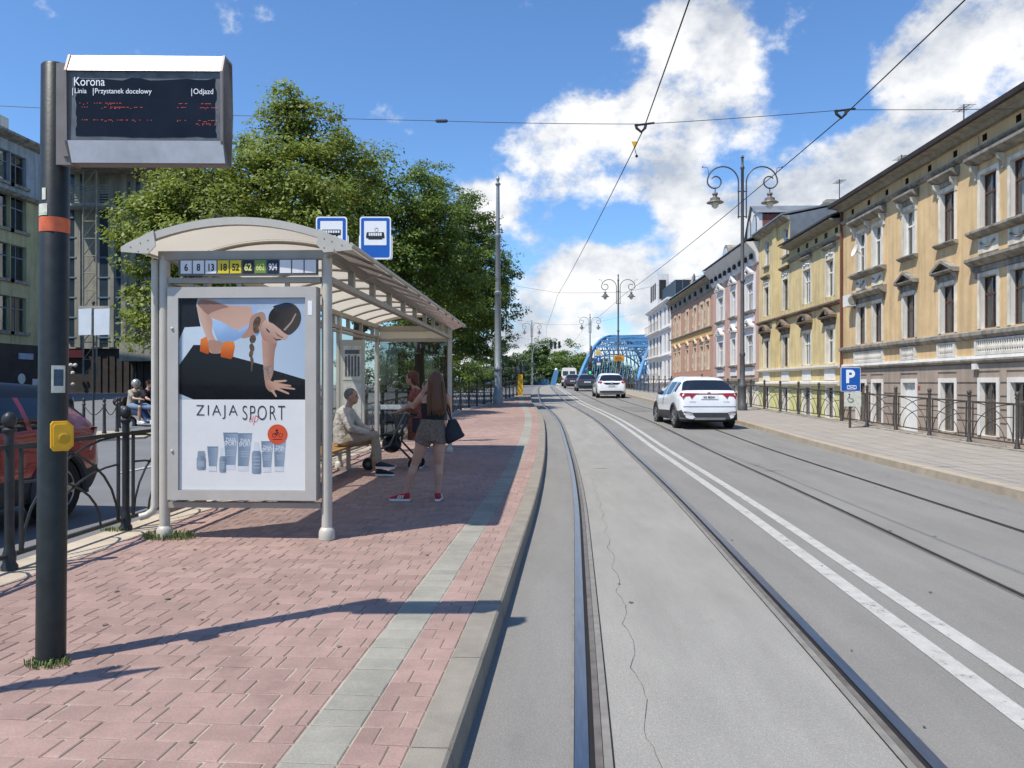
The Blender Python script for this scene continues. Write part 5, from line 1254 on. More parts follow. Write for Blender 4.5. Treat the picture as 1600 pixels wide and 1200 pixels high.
def leaves(name, P, Nn, size, m):
    """one small bent leaf (two triangles folded along the rib) at each point"""
    n = len(P); a = rng.normal(size=(n, 3)); Nn = Nn/np.linalg.norm(Nn, axis=1)[:, None]
    a -= (a*Nn).sum(1)[:, None]*Nn; a /= np.linalg.norm(a, axis=1)[:, None]; b = np.cross(Nn, a)
    s = size*rng.uniform(.6, 1.35, (n, 1)); l, w_ = s, s*.55
    V = np.stack([P-a*l*.5, P+b*w_*.5-Nn*s*.10, P+a*l*.5, P-b*w_*.5-Nn*s*.10], 1).reshape(-1, 3)
    me = bpy.data.meshes.new(name); me.vertices.add(len(V)); me.vertices.foreach_set('co', V.ravel())
    me.loops.add(n*4); me.loops.foreach_set('vertex_index', np.arange(n*4)); me.polygons.add(n)
    me.polygons.foreach_set('loop_start', np.arange(n)*4); me.polygons.foreach_set('loop_total', np.full(n, 4)); me.update(); me.materials.append(m); return me
def tree(name, label, base, trunk_h, blobs, nleaf, size, m, group=None, trunk_r=.22, twigs=True, cat='tree', clump=.55):
    """blobs: (dx,dy,z,rx,ry,rz) volumes that the foliage clumps fill"""
    t = thing(name, label, cat, base, group=group); B = np.array(blobs, float)
    vol = B[:, 3]*B[:, 4]*B[:, 5]; vol = vol**.8; vol /= vol.sum()
    mb = MB(); top = Vector((0, 0, trunk_h))
    mb.tube([(0,0,-.3),(.03,.02,trunk_h*.35),(-.04,.03,trunk_h*.7),tuple(top)], [trunk_r*1.4, trunk_r, trunk_r*.85, trunk_r*.7], 10)
    P, Nn = [], []
    for (bx, by, bz, rx, ry, rz), v in zip(blobs, vol):
        nl = int(nleaf*v); nc = max(6, int(nl/85))
        u = rng.normal(size=(nc, 3)); u /= np.linalg.norm(u, axis=1)[:, None]
        rad = rng.uniform(.35, 1, (nc, 1))**.45
        cc = np.array([bx, by, bz])+u*rad*np.array([rx, ry, rz])*(1+.14*np.clip(rng.normal(size=(nc, 1)), -1.5, 1.3))
        tip = Vector((bx, by, bz-rz*.1)); mid = (top+tip)/2+Vector((random.uniform(-.2,.2), random.uniform(-.2,.2), -.15))
        mb.tube([tuple(top-Vector((0,0,trunk_h*.25))), tuple(mid), tuple(tip)], [trunk_r*.5, trunk_r*.3, trunk_r*.12], 6)
        if twigs:
            for q in cc[:14]: mb.tube([tuple(tip), tuple((tip+Vector(q))/2+Vector((0,0,.1))), tuple(q)], [trunk_r*.12, trunk_r*.07, .012], 4)
        per = max(4, nl//nc)
        for q, un in zip(cc, u):
            k = int(per*random.uniform(.5, 1.5)); cr = clump*random.uniform(.6, 1.3)
            d = rng.normal(size=(k, 3)); d *= (rng.uniform(0, 1, (k, 1))**.5)/np.linalg.norm(d, axis=1)[:, None]
            P.append(q+d*cr*np.array([1.15, 1.15, .6])); Nn.append(d*.5+un*.45+np.array([0, 0, .75])+rng.normal(size=(k, 3))*.45)
    P = np.concatenate(P); Nn = np.concatenate(Nn)
    obj('trunk', mb.mesh('trunk', m_bark, True), t); obj('crown', leaves('crown', P, Nn, size, m), t); return t
def tr_at(px, D): 
    x, y = at(px, D); return (x, y, max(0., zr(y))-.02)
def blob(px, py, D, base, r, rz=None, dd=0.):
    x, y = at(px, D+dd); return (x-base[0], y-base[1], zat(py, D+dd)-base[2], r, r, rz or r*.8)
b = tr_at(395, 27)
tree('street_tree', 'tall bright green tree with a pointed top behind the shelter, left of the stop signs', b, 4.2,
     [blob(457,150,27,b,.6,1.1), blob(455,190,27,b,.9,1.0), blob(420,222,27,b,.95,1.0), blob(490,215,27,b,1.2,1.2), blob(395,285,27,b,1.5,1.2), blob(530,270,27,b,1.4,1.2), blob(450,290,26,b,2.2,1.6), blob(300,300,25.5,b,1.4,1.1), blob(245,345,25,b,1.3,1.0), blob(215,375,24.6,b,.75,.6), blob(330,370,25,b,2.3,1.6), blob(450,400,26,b,2.6,1.8),
      blob(250,415,24.8,b,1.05,.8), blob(240,470,24.6,b,.85,.7), blob(225,515,24.6,b,.65,.5), blob(262,500,24.6,b,.7,.7), blob(380,460,26,b,2.5,1.6), blob(500,330,25,b,1.6,1.3)], 84000, .145, m_leaf_l, 'trees behind the shelter', .26)
b = tr_at(560, 34)
tree('street_tree', 'broad green tree right of the stop signs, its crown above the shelter roof', b, 4.5,
     [blob(600,290,33,b,2.0,1.6), blob(560,330,33,b,2.4,1.7), blob(640,330,33,b,1.9,1.5), blob(590,390,34,b,3.0,2.2), blob(680,350,33,b,1.6,1.3), blob(640,430,34,b,2.8,2.2), blob(530,420,34,b,2.8,2.3), blob(690,430,34,b,2.2,2.0)], 52000, .155, m_leaf, 'trees behind the shelter', .25)
b = tr_at(655, 41)
tree('street_tree', 'green tree beside the tall grey catenary pole, leaning over the platform', b, 4.8,
     [blob(665,300,41,b,1.6,1.4), blob(705,335,41,b,2.1,1.6), blob(735,360,41,b,1.5,1.4), blob(680,400,41,b,3.0,2.3), blob(745,420,41,b,2.1,1.8), blob(660,480,41,b,3.2,2.3), blob(730,480,41,b,2.4,1.8), blob(762,440,41,b,1.3,1.2)], 46000, .165, m_leaf, 'trees behind the shelter', .25)
b = tr_at(700, 50)
tree('street_tree', 'farthest dark tree of the row, overhanging the catenary pole', b, 5.0,
     [blob(758,430,50,b,2.2,2.0), blob(780,480,50,b,1.4,1.5), blob(740,470,50,b,3.2,2.5), blob(690,500,50,b,3.4,2.4), blob(755,525,50,b,2.2,1.5), blob(772,455,50,b,1.3,1.2), blob(710,440,50,b,3,2.4)], 38000, .18, m_leaf_d, 'trees behind the shelter', .28)
far = [(845, 565, 150, 6.5, 5.5, m_leaf_d, 'dense round dark tree by the bridge approach'), (888, 572, 210, 11, 6, m_leaf, 'wide tree behind the queue of cars'), (720, 575, 70, 3.4, 3.0, m_leaf, 'small bright bush tree behind the railing end'), (752, 572, 88, 4.5, 4.0, m_leaf_b, 'blue green bush left of the catenary pole'), (783, 570, 100, 4.6, 4.0, m_leaf_b, 'blue green bush right of the catenary pole'), (805, 580, 125, 4.5, 3.2, m_leaf_b, 'pale low bush at the road junction'), (925, 578, 230, 8, 5, m_leaf_d, 'far dark tree seen through the bridge'), (960, 582, 300, 14, 6, m_leaf, 'far tree beyond the bridge deck'), (862, 560, 260, 16, 9, m_leaf_d, 'far rising wood left of the bridge'), (650, 560, 75, 5, 4.5, m_leaf_d, 'dark tree seen through the shelter end'), (600, 560, 62, 4.5, 4.5, m_leaf_d, 'dark tree behind the seated man'), (690, 565, 60, 3.6, 3.4, m_leaf, 'green bush behind the standing girl')]
for px, py, D, rx, rz, m, lab in far:
    x, y = at(px, D); zc = zat(py, D); zb_ = zc-rz-.3; zb_ = max(zb_, -1.0)
    bl = [(0,0,zc-zb_,rx*.7,rx*.7,rz*.75), (rx*.45,0,zc-zb_-rz*.2,rx*.5,rx*.5,rz*.55), (-rx*.45,0,zc-zb_-rz*.2,rx*.5,rx*.5,rz*.55), (rx*.1,0,zc-zb_+rz*.3,rx*.5,rx*.5,rz*.5), (0,-rx*.3,zc-zb_-rz*.45,rx*.75,rx*.6,rz*.4)]
    tree('background_tree', lab, (x, y, zb_), max(1.0, rz*.7), bl, 9000, max(.20, D*.0028), m, 'trees by the bridge approach', .3, False, clump=max(.6, rx*.13))

# ------------------------------------------------------------------ poles, lamps and wires
m_lamp = mat('lamp_iron', (.10, .10, .10), .5, .3, var=.2, scale=6)
m_shade = mat('lamp_shade', (.18, .165, .14), .5, .3, var=.2, scale=6)
m_bulb = mat('lamp_glass', (.62, .61, .56), .25, var=.08)
m_cat = mat('pole_grey', (.27, .30, .32), .5, .3, var=.15, scale=4, streak=.2)
def lamp(x, y, z, H, label, arms=True, ang=0.):
    t = thing('street_lamp', label, 'street lamp', (x, y, z), ang, 'scrolled double street lamps')
    mb = MB().lathe([(.20,0),(.20,.25),(.15,.32),(.15,.9),(.18,.95),(.18,1.05),(.11,1.15),(.095,2.2),(.12,2.25),(.12,2.33),(.085,2.4),(.075,H*.5),(.11,H*.5+.03),(.11,H*.5+.1),(.075,H*.5+.15),(.06,H-.6),(.085,H-.57),(.085,H-.5),(.05,H-.45),(.045,H-.15),(.075,H-.1),(.03,H-.03),(.001,H)], n=14)
    obj('column', mb.mesh('column', m_lamp, True), t)
    for s in (-1, 1):
        path = [(s*.16,0,H-2.6),(s*.16,0,H-1.3)]
        cx, cz, r0 = s*.80, H-1.12, .64                        # hook: over the top, down the outside, then a small curl
        for i in range(0, 14): a = math.pi-math.pi*i/13; path.append((cx+s*r0*math.cos(a), 0, cz+r0*math.sin(a)))
        c2, z2 = s*1.12, cz+.03
        for i in range(1, 17):
            a = -i*R(20); r = .32-.0085*i; path.append((c2+s*r*math.cos(a), 0, z2+r*math.sin(a)-.0*i))
        obj('scroll_arm', MB().tube(path, .030, 7).mesh('scroll_arm', m_lamp, True), t)
        obj('leaf_sprig', MB().tube([(cx+s*.58,0,cz+.28),(cx+s*.60,0,cz+.45),(cx+s*.62,0,cz+.58),(cx+s*.80,0,cz+.62)], .012, 5).ball((cx+s*.83,0,cz+.62), .035, 6).mesh('leaf_sprig', m_lamp, True), t)
        lx = s*1.12; lz = cz-.27
        obj('hanger', MB().cyl((lx,0,lz+.06),(lx,0,lz-.18),.02,n=6).mesh('hanger', m_lamp), t)
        o = obj('lamp_shade', MB().lathe([(.02,.0),(.11,-.03),(.12,-.09),(.08,-.12),(.10,-.2),(.20,-.24),(.21,-.33),(.34,-.40),(.35,-.43),(.05,-.42)], (lx,0,lz-.15), 14).mesh('lamp_shade', m_shade, True), t)
        obj('lamp_globe', MB().lathe([(.16,-.40),(.17,-.46),(.13,-.58),(.05,-.66),(.001,-.67)], (lx,0,lz-.15), 12).mesh('lamp_globe', m_bulb, True), o)
    obj('clamp', MB().box(-.2,.2,-.02,.02,H-1.52,H-1.48).box(-.2,.2,-.02,.02,H-2.55,H-2.51).mesh('clamp', m_lamp), t)
for px, D, top, lab in ((1160, 31.5, 242, 'iron street lamp with two scrolled arms on the right pavement, nearest'), (966, 66, 428, 'second scrolled street lamp, in line with the bridge'), (922, 104, 490, 'third scrolled street lamp, left of the bridge'), (831, 116, 500, 'scrolled street lamp beside the traffic signal gantry')):
    x, y = at(px, D); z = zr(y)+.12; lamp(x, y, z, zat(top, D)-z, lab, ang=TH)
def cpole(px, D, top, r, label, z=None):
    x, y = at(px, D); z = zr(y)+.1 if z is None else z; H = zat(top, D)-z
    t = thing('catenary_pole', label, 'pole', (x, y, z), group='grey catenary poles')
    mb = MB().lathe([(r*1.5,0),(r*1.5,.5),(r*1.2,.6),(r*1.05,1.6),(r*1.35,1.66),(r*1.35,1.76),(r*1.0,1.84),(r*.95,H*.47),(r*1.2,H*.475),(r*1.2,H*.485),(r*.8,H*.49),(r*.72,H*.72),(r*.95,H*.725),(r*.95,H*.735),(r*.62,H*.74),(r*.5,H*.95),(r*.8,H*.953),(r*.8,H*.958),(r*.3,H*.965),(r*.55,H*.98),(r*.2,H*.99),(.01,H)], n=18)
    obj('column', mb.mesh('column', m_cat, True), t); return t
cpole(778, 38, 272, .165, 'tall grey catenary pole standing at the end of the platform railing')
cpole(737.5, 80, 478, .14, 'distant grey pole left of the tall catenary pole'); cpole(760, 92, 468, .12, 'thin distant pole just left of the tall catenary pole')
m_wire = mat('wire', (.02, .02, .02), .6, var=.1)
m_ins = mat('insulator', (.03, .045, .09), .4)
def wire(label, pts, r):
    P = []
    for a, b in zip(pts[:-1], pts[1:]):
        a, b = Vector(a), Vector(b); sag = (b-a).length*.004
        for i in range(8):
            u = i/8; p = a.lerp(b, u); p.z -= sag*4*u*(1-u); P.append(tuple(p))
    P.append(tuple(pts[-1])); return tag(obj('overhead_wire', MB().tube(P, r, 5).mesh('overhead_wire', m_wire)), label, 'wire', 'overhead wires')
D1 = 11.7
def P3(px, py, D): x, y = at(px, D); return Vector((x, y, zat(py, D)))
A = P3(1005, 200, D1); Bp = P3(1318, 178, 11.3)
def trolley(Y, off): return Vector((c(Y)+off, Y, zr(Y)+5.45))
wire('contact wire above the left hand tram track', [Vector((A.x-.12, 0, A.z)), A-Vector((0,0,.03)), trolley(38, 1.16), trolley(64, 1.16), trolley(95, 1.16)], .0085)
wire('contact wire above the right hand tram track', [Vector((Bp.x-.3, 1.0, Bp.z)), Bp-Vector((0,0,.03)), trolley(38, 4.4), trolley(64, 4.4), trolley(95, 4.4)], .0085)
EL = P3(-150, 158, 12.6); ER = Vector((FW-.05, 16.6, 7.4))
wire('span wire crossing the sky from the left to the ochre house', [EL, P3(690, 189, 12), A+Vector((0,0,.06)), Bp+Vector((0,0,.06)), ER], .005)
for D, y_ in ((38, 0), (64, 0), (95, 0)):
    a, b = trolley(D, 1.16), trolley(D, 4.4)
    wire('thin span wire about %s metres down the street' % {38: 'forty', 64: 'sixty', 95: 'ninety'}[D], [Vector((c(D)-3.2, D, a.z+.9)), a+Vector((0,0,.12)), b+Vector((0,0,.12)), Vector((c(D)+8.5, D, a.z+1.0))], .006)
o = tag(obj('wire_insulator', MB().tube([P3(680,188.5,12), P3(683,189,12), P3(697,189,12), P3(700,189.5,12)], [.01,.03,.03,.01], 8).mesh('wire_insulator', m_ins)), 'dark stretched insulator on the span wire', 'insulator')
for p, lab in ((A, 'dark wire clamp over the left track'), (Bp, 'dark wire clamp over the right track')):
    t = thing('wire_clamp', lab, 'wire clamp', tuple(p), group='wire clamps')
    obj('arm', MB().cyl((-.13,0,.04),(.17,0,.075),.016,n=6).mesh('arm', m_wire), t); obj('jaw', MB().tube([(-.11,0,.06),(-.10,0,0),(-.03,0,-.06),(.03,0,.0),(.04,0,.06)], .022, 6).mesh('jaw', m_wire), t)
p = P3(990, 222, D1+.9)
o = tag(obj('warning_flag', MB().prism([(-.055,.06),(.055,.06),(0,-.07)], lambda a, b, d: (a, d, b), -.004, .004).mesh('flag', m_yel)), 'small yellow triangular flag hanging on the contact wire', 'flag'); o.location = p+Vector((.02,0,-.05))
obj('flag_line', MB().cyl((0,0,-.07),(.03,0,-.17),.006,n=5).ball((.03,0,-.18), .025, 6).mesh('flag_line', m_wire), o)

# ------------------------------------------------------------------ signs along the street
def sign_post(t, h, r=.03, m=None): obj('post', MB().cyl((0,0,0),(0,0,h),r,n=10).mesh('post', m or m_back, True), t)
# parking sign on the right pavement
x, y = at(1328, 22.5); z = zr(y)+.12
t = thing('parking_sign', 'blue parking sign with white letter P in front of the railing', 'sign', (x, y, z), TH)
zt = zat(574, 22.5)-z; zb2 = zat(611.5, 22.5)-z; hw = .29
sign_post(t, zt, .035, m_fence_r)
q = lambda a, b, d: (a, d, b)
obj('border', MB().prism(rrect(-hw, hw, zb2, zt, .03), q, -.05, -.04).mesh('border', m_white), t); bf = obj('blue_field', MB().prism(rrect(-hw+.015, hw-.015, zb2+.015, zt-.015, .02), q, -.053, -.0502).mesh('blue_field', m_blue), t)
o = obj('letter', text_mesh('P', .52, m_ltxt, .0008, 'CENTER', 1.0, .018), bf, (-.02, -.055, zb2+.26)); o.rotation_euler = (R(90),0,0)
mb = MB()
for a, b in (((-.10,.07),(.16,.07)),((.16,.07),(.16,.17)),((.16,.17),(-.10,.17)),((-.10,.17),(-.10,.07)),((-.10,.07),(.16,.17)),((-.10,.17),(.16,.07))): mb.bar((a[0],-.0545,zb2+a[1]),(b[0],-.0545,zb2+b[1]),.016,.002,(0,1,0))
obj('envelope_symbol', mb.mesh('envelope', m_ltxt), bf)
w2 = obj('supplementary_plate', MB().prism(rrect(-hw+.1, hw+.02, zb2-.44, zb2-.02, .02), q, -.05, -.04).mesh('plate', m_stk), t)
mb = MB().ball((-.04,-.052,zb2-.09), (.025,.003,.025), 8); mb.bar((-.04,-.052,zb2-.12),(-.02,-.052,zb2-.22),.018,.002,(0,1,0)); mb.bar((-.02,-.052,zb2-.22),(.06,-.052,zb2-.22),.016,.002,(0,1,0)); mb.bar((.06,-.052,zb2-.22),(.09,-.052,zb2-.30),.016,.002,(0,1,0))
mb.tube([(-.0+.085*math.cos(R(a)),-.052,zb2-.23+.085*math.sin(R(a))) for a in range(110, 350, 20)], .008, 5); obj('wheelchair_symbol', mb.mesh('symbol', m_blk), w2)
# white sign backs on the left traffic island
x, y = at(146, 22); t = thing('sign_board', 'pair of pale square sign backs on a thin pole left of the shelter', 'sign', (x, y, .10), TH)
sign_post(t, zat(474, 22)-.1, .03, m_fence_l); obj('finial', MB().ball((0,0,zat(473,22)-.1), .05, 8).mesh('finial', m_fence_l, True), t)
for a, b, ln in ((-.40,-.04,-.03),(.04,.48,.03)): obj('panel', MB().prism([(a,zat(524,22)-.1),(b,zat(523,22)-.1),(b+.01,zat(482,22)-.1),(a-.0,zat(483,22)-.1)], q, -.05, -.035).mesh('panel', mat('sign_pale', (.62,.65,.68), .5, var=.08)), t)
obj('top_bar', MB().box(-.42,.5,-.03,.03,zat(482,22)-.1,zat(478,22)-.1).mesh('bar', m_soff), t)
# keep-right bollard at the platform nose
x, y = at(813, 49); z = zr(y)+.1
t = thing('traffic_bollard', 'yellow traffic bollard with a grey sign back at the platform end', 'bollard', (x, y, z), TH)
obj('body', MB().prism([(-.16,0),(.16,0),(.17,.5),(.15,1.35),(-.15,1.35),(-.17,.5)], q, -.09, .09).mesh('body', m_yel), t)
obj('post', MB().cyl((0,0,1.3),(0,0,2.2),.05,n=8).mesh('post', m_fence_l), t)
obj('sign_disc', MB().lathe([(.3,0),(.3,.02)], (0,0,0), 20, M=Matrix.Rotation(R(90), 3, 'X')).mesh('disc', mat('disc_grey', (.10,.11,.12), .5)), t, (0, .06, 1.68))
# signs and signal by the bridge
x, y = at(924, 72); z = zr(y)+.12
t = thing('traffic_signal', 'traffic signal with a green light, priority diamond and blue arrow sign', 'traffic signal', (x, y, z), TH)
sign_post(t, zat(540,72)-z, .06, m_lamp); s1 = obj('signal_head', MB().box(-.3,.0,-.2,.1,zat(585,72)-z,zat(566,72)-z).mesh('signal_head', m_fence_l), t)
for py_, m in ((569, mat('lens_off', (.06,.03,.02), .4)), (575.5, mat('lens_off', (.06,.03,.02), .4)), (582, emit('lens_green', (.05,.9,.35), 1.5))): obj('lens', MB().ball((-.15,-.21,zat(py_,72)-z), (.11,.03,.11), 10).mesh('lens', m), s1)
zc = zat(551,72)-z; obj('priority_diamond', MB().prism([(.62-.36,zc),(.62,zc-.36),(.62+.36,zc),(.62,zc+.36)], q, -.04, -.02).mesh('diamond', mat('sign_cream', (.7,.68,.55), .5)), t); obj('diamond_field', MB().prism([(.62-.24,zc),(.62,zc-.24),(.62+.24,zc),(.62,zc+.24)], q, -.05, -.0405).mesh('diamond', mat('sign_amber', (.68,.5,.1), .5)), t)
zc = zat(561.5,72)-z; rd = obj('round_sign', MB().prism([(.66+.26*math.cos(i*.3927), zc+.26*math.sin(i*.3927)) for i in range(16)], q, -.04, -.02).mesh('round', m_blue), t)
obj('arrow', MB().prism([(.63,zc-.17),(.69,zc-.17),(.69,zc+.02),(.76,zc+.02),(.66,zc+.17),(.56,zc+.02),(.63,zc+.02)], q, -.05, -.0405).mesh('arrow', m_white), rd); obj('lower_plate', MB().box(.5,.86,-.04,-.02,zc-.55,zc-.33).mesh('plate', m_white), t); obj('cross_bar', MB().box(0,.66,-.018,.01,zc-.03,zc+.03).box(.61,.66,-.018,.01,zc-.5,zc+.9).mesh('bar', m_lamp), t)
x, y = at(967, 66); z = zr(y)+.12
t = thing('detour_sign', 'orange rectangular road sign on the second street lamp', 'sign', (x, y-.25, z), TH)
obj('panel', MB().box(-.45,.45,-.03,.0,zat(564,66)-z,zat(555.5,66)-z).mesh('panel', mat('sign_orange', (.72,.30,.02), .5)), t); obj('bracket', MB().box(-.05,.05,.0,.12,zat(562,66)-z,zat(557,66)-z).mesh('bracket', m_lamp), t)
mb = MB()
for k in range(3): mb.box(-.36,.36-.1*k,-.034,-.0305,zat(563-k*2.2,66)-z,zat(562.1-k*2.2,66)-z)
obj('sign_text_lines', mb.mesh('lines', m_blk), t)['kind'] = 'stuff'
# signal gantry arm beside the far lamp
x, y = at(832, 115); z = zr(y)+.12
t = thing('signal_gantry', 'curved signal arm over the road beside the far round tree', 'traffic signal', (x, y, z), TH)
obj('post', MB().tube([(0,0,0),(0,0,4.6),(.25,0,5.6),(.9,0,6.0),(3.7,0,6.2)], .08, 8).mesh('post', m_cat, True), t)
for k in range(3): hd = obj('signal_head', MB().box(2.6+k*.62,2.95+k*.62,-.15,.15,5.45,6.5).mesh('signal_head', m_fence_l), t); obj('hood', MB().box(2.66+k*.62,2.89+k*.62,-.3,-.151,6.2,6.25).mesh('hood', m_fence_l), hd)
# bollards with chain on the traffic island across the side road
isl = []
for px, py in ((-260,688),(30,700),(225,690),(250,680),(238,668),(180,658),(60,652),(-260,650)):
    D = CAM_H*F/(py-HZ); isl.append(at(px, D))
mb = MB(); mb.prism(isl, lambda a, b, d: (a, b, d), -.1, .13); ti = struct(obj('traffic_island', mb.mesh('traffic_island', mat('island_paving', (.42,.37,.28), .9, var=.15, scale=2))))
k2 = [(sum(p[0] for p in isl)/8+(p[0]-sum(q_[0] for q_ in isl)/8)*.985, sum(p[1] for p in isl)/8+(p[1]-sum(q_[1] for q_ in isl)/8)*.985) for p in isl]
bm_ = MB().lathe([(.06,0),(.06,.05),(.045,.08),(.04,.8),(.055,.84),(.03,.88),(.05,.94),(.03,1.0),(.001,1.02)], n=10).mesh('bollard_shaft', m_fence_l, True)
bl = [(131, 22.5), (163, 22.0), (183, 22.8), (186.5, 24.3)]; bp = []
for k, (px, D) in enumerate(bl):
    x, y = at(px, D); bp.append((x, y)); t = thing('chain_bollard', ('dark bollard left of the pale sign pole', 'dark bollard between sign pole and chain', 'dark bollard right of the hanging chain', 'dark bollard nearest the scooter')[k], 'bollard', (x, y, .13), group='bollards on the traffic island'); obj('shaft', bm_, t)
mb = MB()
for a, b in zip(bp[:-1], bp[1:]): mb.tube([(a[0]+(b[0]-a[0])*i/8, a[1]+(b[1]-a[1])*i/8, .93-.28*math.sin(math.pi*i/8)) for i in range(9)], .014, 5)
tag(obj('chain', mb.mesh('chain', m_fence_l)), 'dark chain slung between the bollards', 'chain')

# ------------------------------------------------------------------ blue bridge
m_bb = mat('bridge_blue', (.085, .24, .44), .5, var=.15, scale=.4)
m_bb2 = mat('bridge_blue_dark', (.06, .15, .29), .55, var=.15, scale=.4)
phi = R(24); u = Vector((math.sin(phi), math.cos(phi), 0)); v = Vector((math.cos(phi), -math.sin(phi), 0))
D0 = 165.0; X0 = (903-800)/F*D0
def Cw(X, D, z): x, y = W(X, D); return Vector((x, y, z))
def BP(s, q_, z): p = Vector((X0, D0, 0))+u*s+v*q_; return Cw(p.x, p.y, z)
SP, WB, HB = 62.0, 13.0, 11.3; zd = 1.6
t = thing('arch_bridge', 'pale blue steel arch bridge at the end of the street', 'bridge', tuple(BP(0, WB/2, zd))); T = Vector(t['_loc'])
def bp_(nm, mb, m): return obj(nm, mb.mesh(nm, m), t, tuple(-T))
NP = 16
def az(s): uu = s/SP*2-1; return zd+.5+HB*(1-abs(uu)**2.6)
for q_ in (0, WB):
    for k in range(NP):
        s0, s1 = SP*k/NP, SP*(k+1)/NP; bp_('arch_chord', MB().bar(BP(s0,q_,az(s0)), BP(s1,q_,az(s1)), .55, .7), m_bb)
        if 0 < k: bp_('hanger', MB().bar(BP(s0,q_,zd), BP(s0,q_,az(s0)), .16), m_bb); z2 = zd+max(.8, (az(s0)-zd)*.62); z3 = zd+max(.8, (az(s1)-zd)*.62); bp_('lower_chord', MB().bar(BP(s0,q_,z2), BP(s1,q_,z3), .28), m_bb); bp_('diagonal', MB().bar(BP(s0,q_,z2), BP(s1,q_,az(s1)), .16), m_bb); bp_('diagonal', MB().bar(BP(s0,q_,az(s0)), BP(s1,q_,z3), .16), m_bb2); bp_('diagonal', MB().bar(BP(s0,q_,zd+.3), BP(s1,q_,z3), .12), m_bb2); bp_('diagonal', MB().bar(BP(s0,q_,z2), BP(s1,q_,zd+.3), .12), m_bb2)
    for k in range(24): 
        s0 = SP*k/24; bp_('parapet_post', MB().bar(BP(s0,q_,zd), BP(s0,q_,zd+1.1), .1), m_bb2)
    bp_('parapet_rail', MB().bar(BP(0,q_,zd+1.1), BP(SP,q_,zd+1.1), .12).bar(BP(0,q_,zd+.55), BP(SP,q_,zd+.55), .1), m_bb2)
    bp_('deck_girder', MB().bar(BP(-2,q_,zd-.5), BP(SP+2,q_,zd-.5), .5, 1.6), m_bb)
for k in range(3, NP-2):
    s0, s1 = SP*k/NP, SP*(k+1)/NP
    bp_('cross_beam', MB().bar(BP(s0,0,az(s0)), BP(s0,WB,az(s0)), .3, .45), m_bb); bp_('cross_beam', MB().bar(BP(s0,0,az(s0)-2.2), BP(s0,WB,az(s0)-2.2), .25), m_bb2)
    n = 6
    for j in range(n): bp_('portal_lattice', MB().bar(BP(s0,WB*j/n,az(s0)-(2.2 if j % 2 else 0)), BP(s0,WB*(j+1)/n,az(s0)-(0 if j % 2 else 2.2)), .16), m_bb2)
    for a, b in ((0,.5),(.5,1)): bp_('wind_brace', MB().bar(BP(s0,WB*a,az(s0)), BP(s1,WB*b,az(s1)), .2), m_bb); bp_('wind_brace', MB().bar(BP(s0,WB*b,az(s0)), BP(s1,WB*a,az(s1)), .2), m_bb2)
bp_('deck', MB().add([BP(-3,-1,zd-.02),BP(-3,WB+1,zd-.02),BP(SP+20,WB+1,zd-.02),BP(SP+20,-1,zd-.02)], [(0,1,2,3)]), asph)
t = thing('bridge_parapet', 'pale blue sloping parapet block beside the white van', 'parapet', at(869, 125)+(1.3,), TH)
obj('block', MB().prism([(-1.0,0),(-.1,0),(.4,2.4),(-.3,2.4)], q, -.4, .4).mesh('block', m_bb), t); obj('side_panel', MB().box(-19,-1.2,-.1,.1,.05,1.0).mesh('panel', m_bb2), t); obj('cap', MB().ball((0,0,2.6), .25, 8).mesh('cap', m_white), t)

# sign standing out of frame on the left; its shadow reaches into the picture
x, y = W(-3.25, 2.95)
t = thing('route_sign', 'square sign on a post, out of frame left of the display pole', 'sign', (x, y, .12), R(20))
obj('post', MB().cyl((0,0,0),(0,0,2.6),.035,n=10).mesh('post', m_fence_l, True), t); obj('panel', MB().prism(rrect(-.3,.3,1.95,2.5,.04), lambda a, b, d: (a, d, b), -.05, -.036).mesh('panel', m_back), t)
# ------------------------------------------------------------------ cars
m_cgl = mat('car_glass', (.012, .016, .022), .04, var=.2, spec=.8)
m_tyre = mat('tyre', (.018, .018, .018), .85, var=.2, scale=20)
m_rim = mat('rim_alloy', (.42, .43, .44), .3, .8, var=.1, scale=10)
m_clad = mat('car_cladding', (.045, .046, .048), .7, var=.15, scale=10)
m_lred = mat('lamp_red', (.30, .012, .012), .15, var=.2, scale=20, spec=.7, coat=.5)
m_lclr = mat('lamp_clear', (.62, .62, .62), .1, .2, var=.1, coat=.5)
m_plate = mat('plate_white', (.72, .72, .70), .5, var=.05)
m_pltx = mat('plate_ink', (.03, .03, .035), .5)
def paint(nm, col): return mat(nm, col, .32, .0, var=.04, scale=2, coat=1.0, spec=.5)
def inv(z, pts):
    for (a, za), (b, zb_) in zip(pts[:-1], pts[1:]):
        if za <= z <= zb_: return a+(b-a)*(z-za)/max(1e-6, zb_-za)
    return pts[0][0]
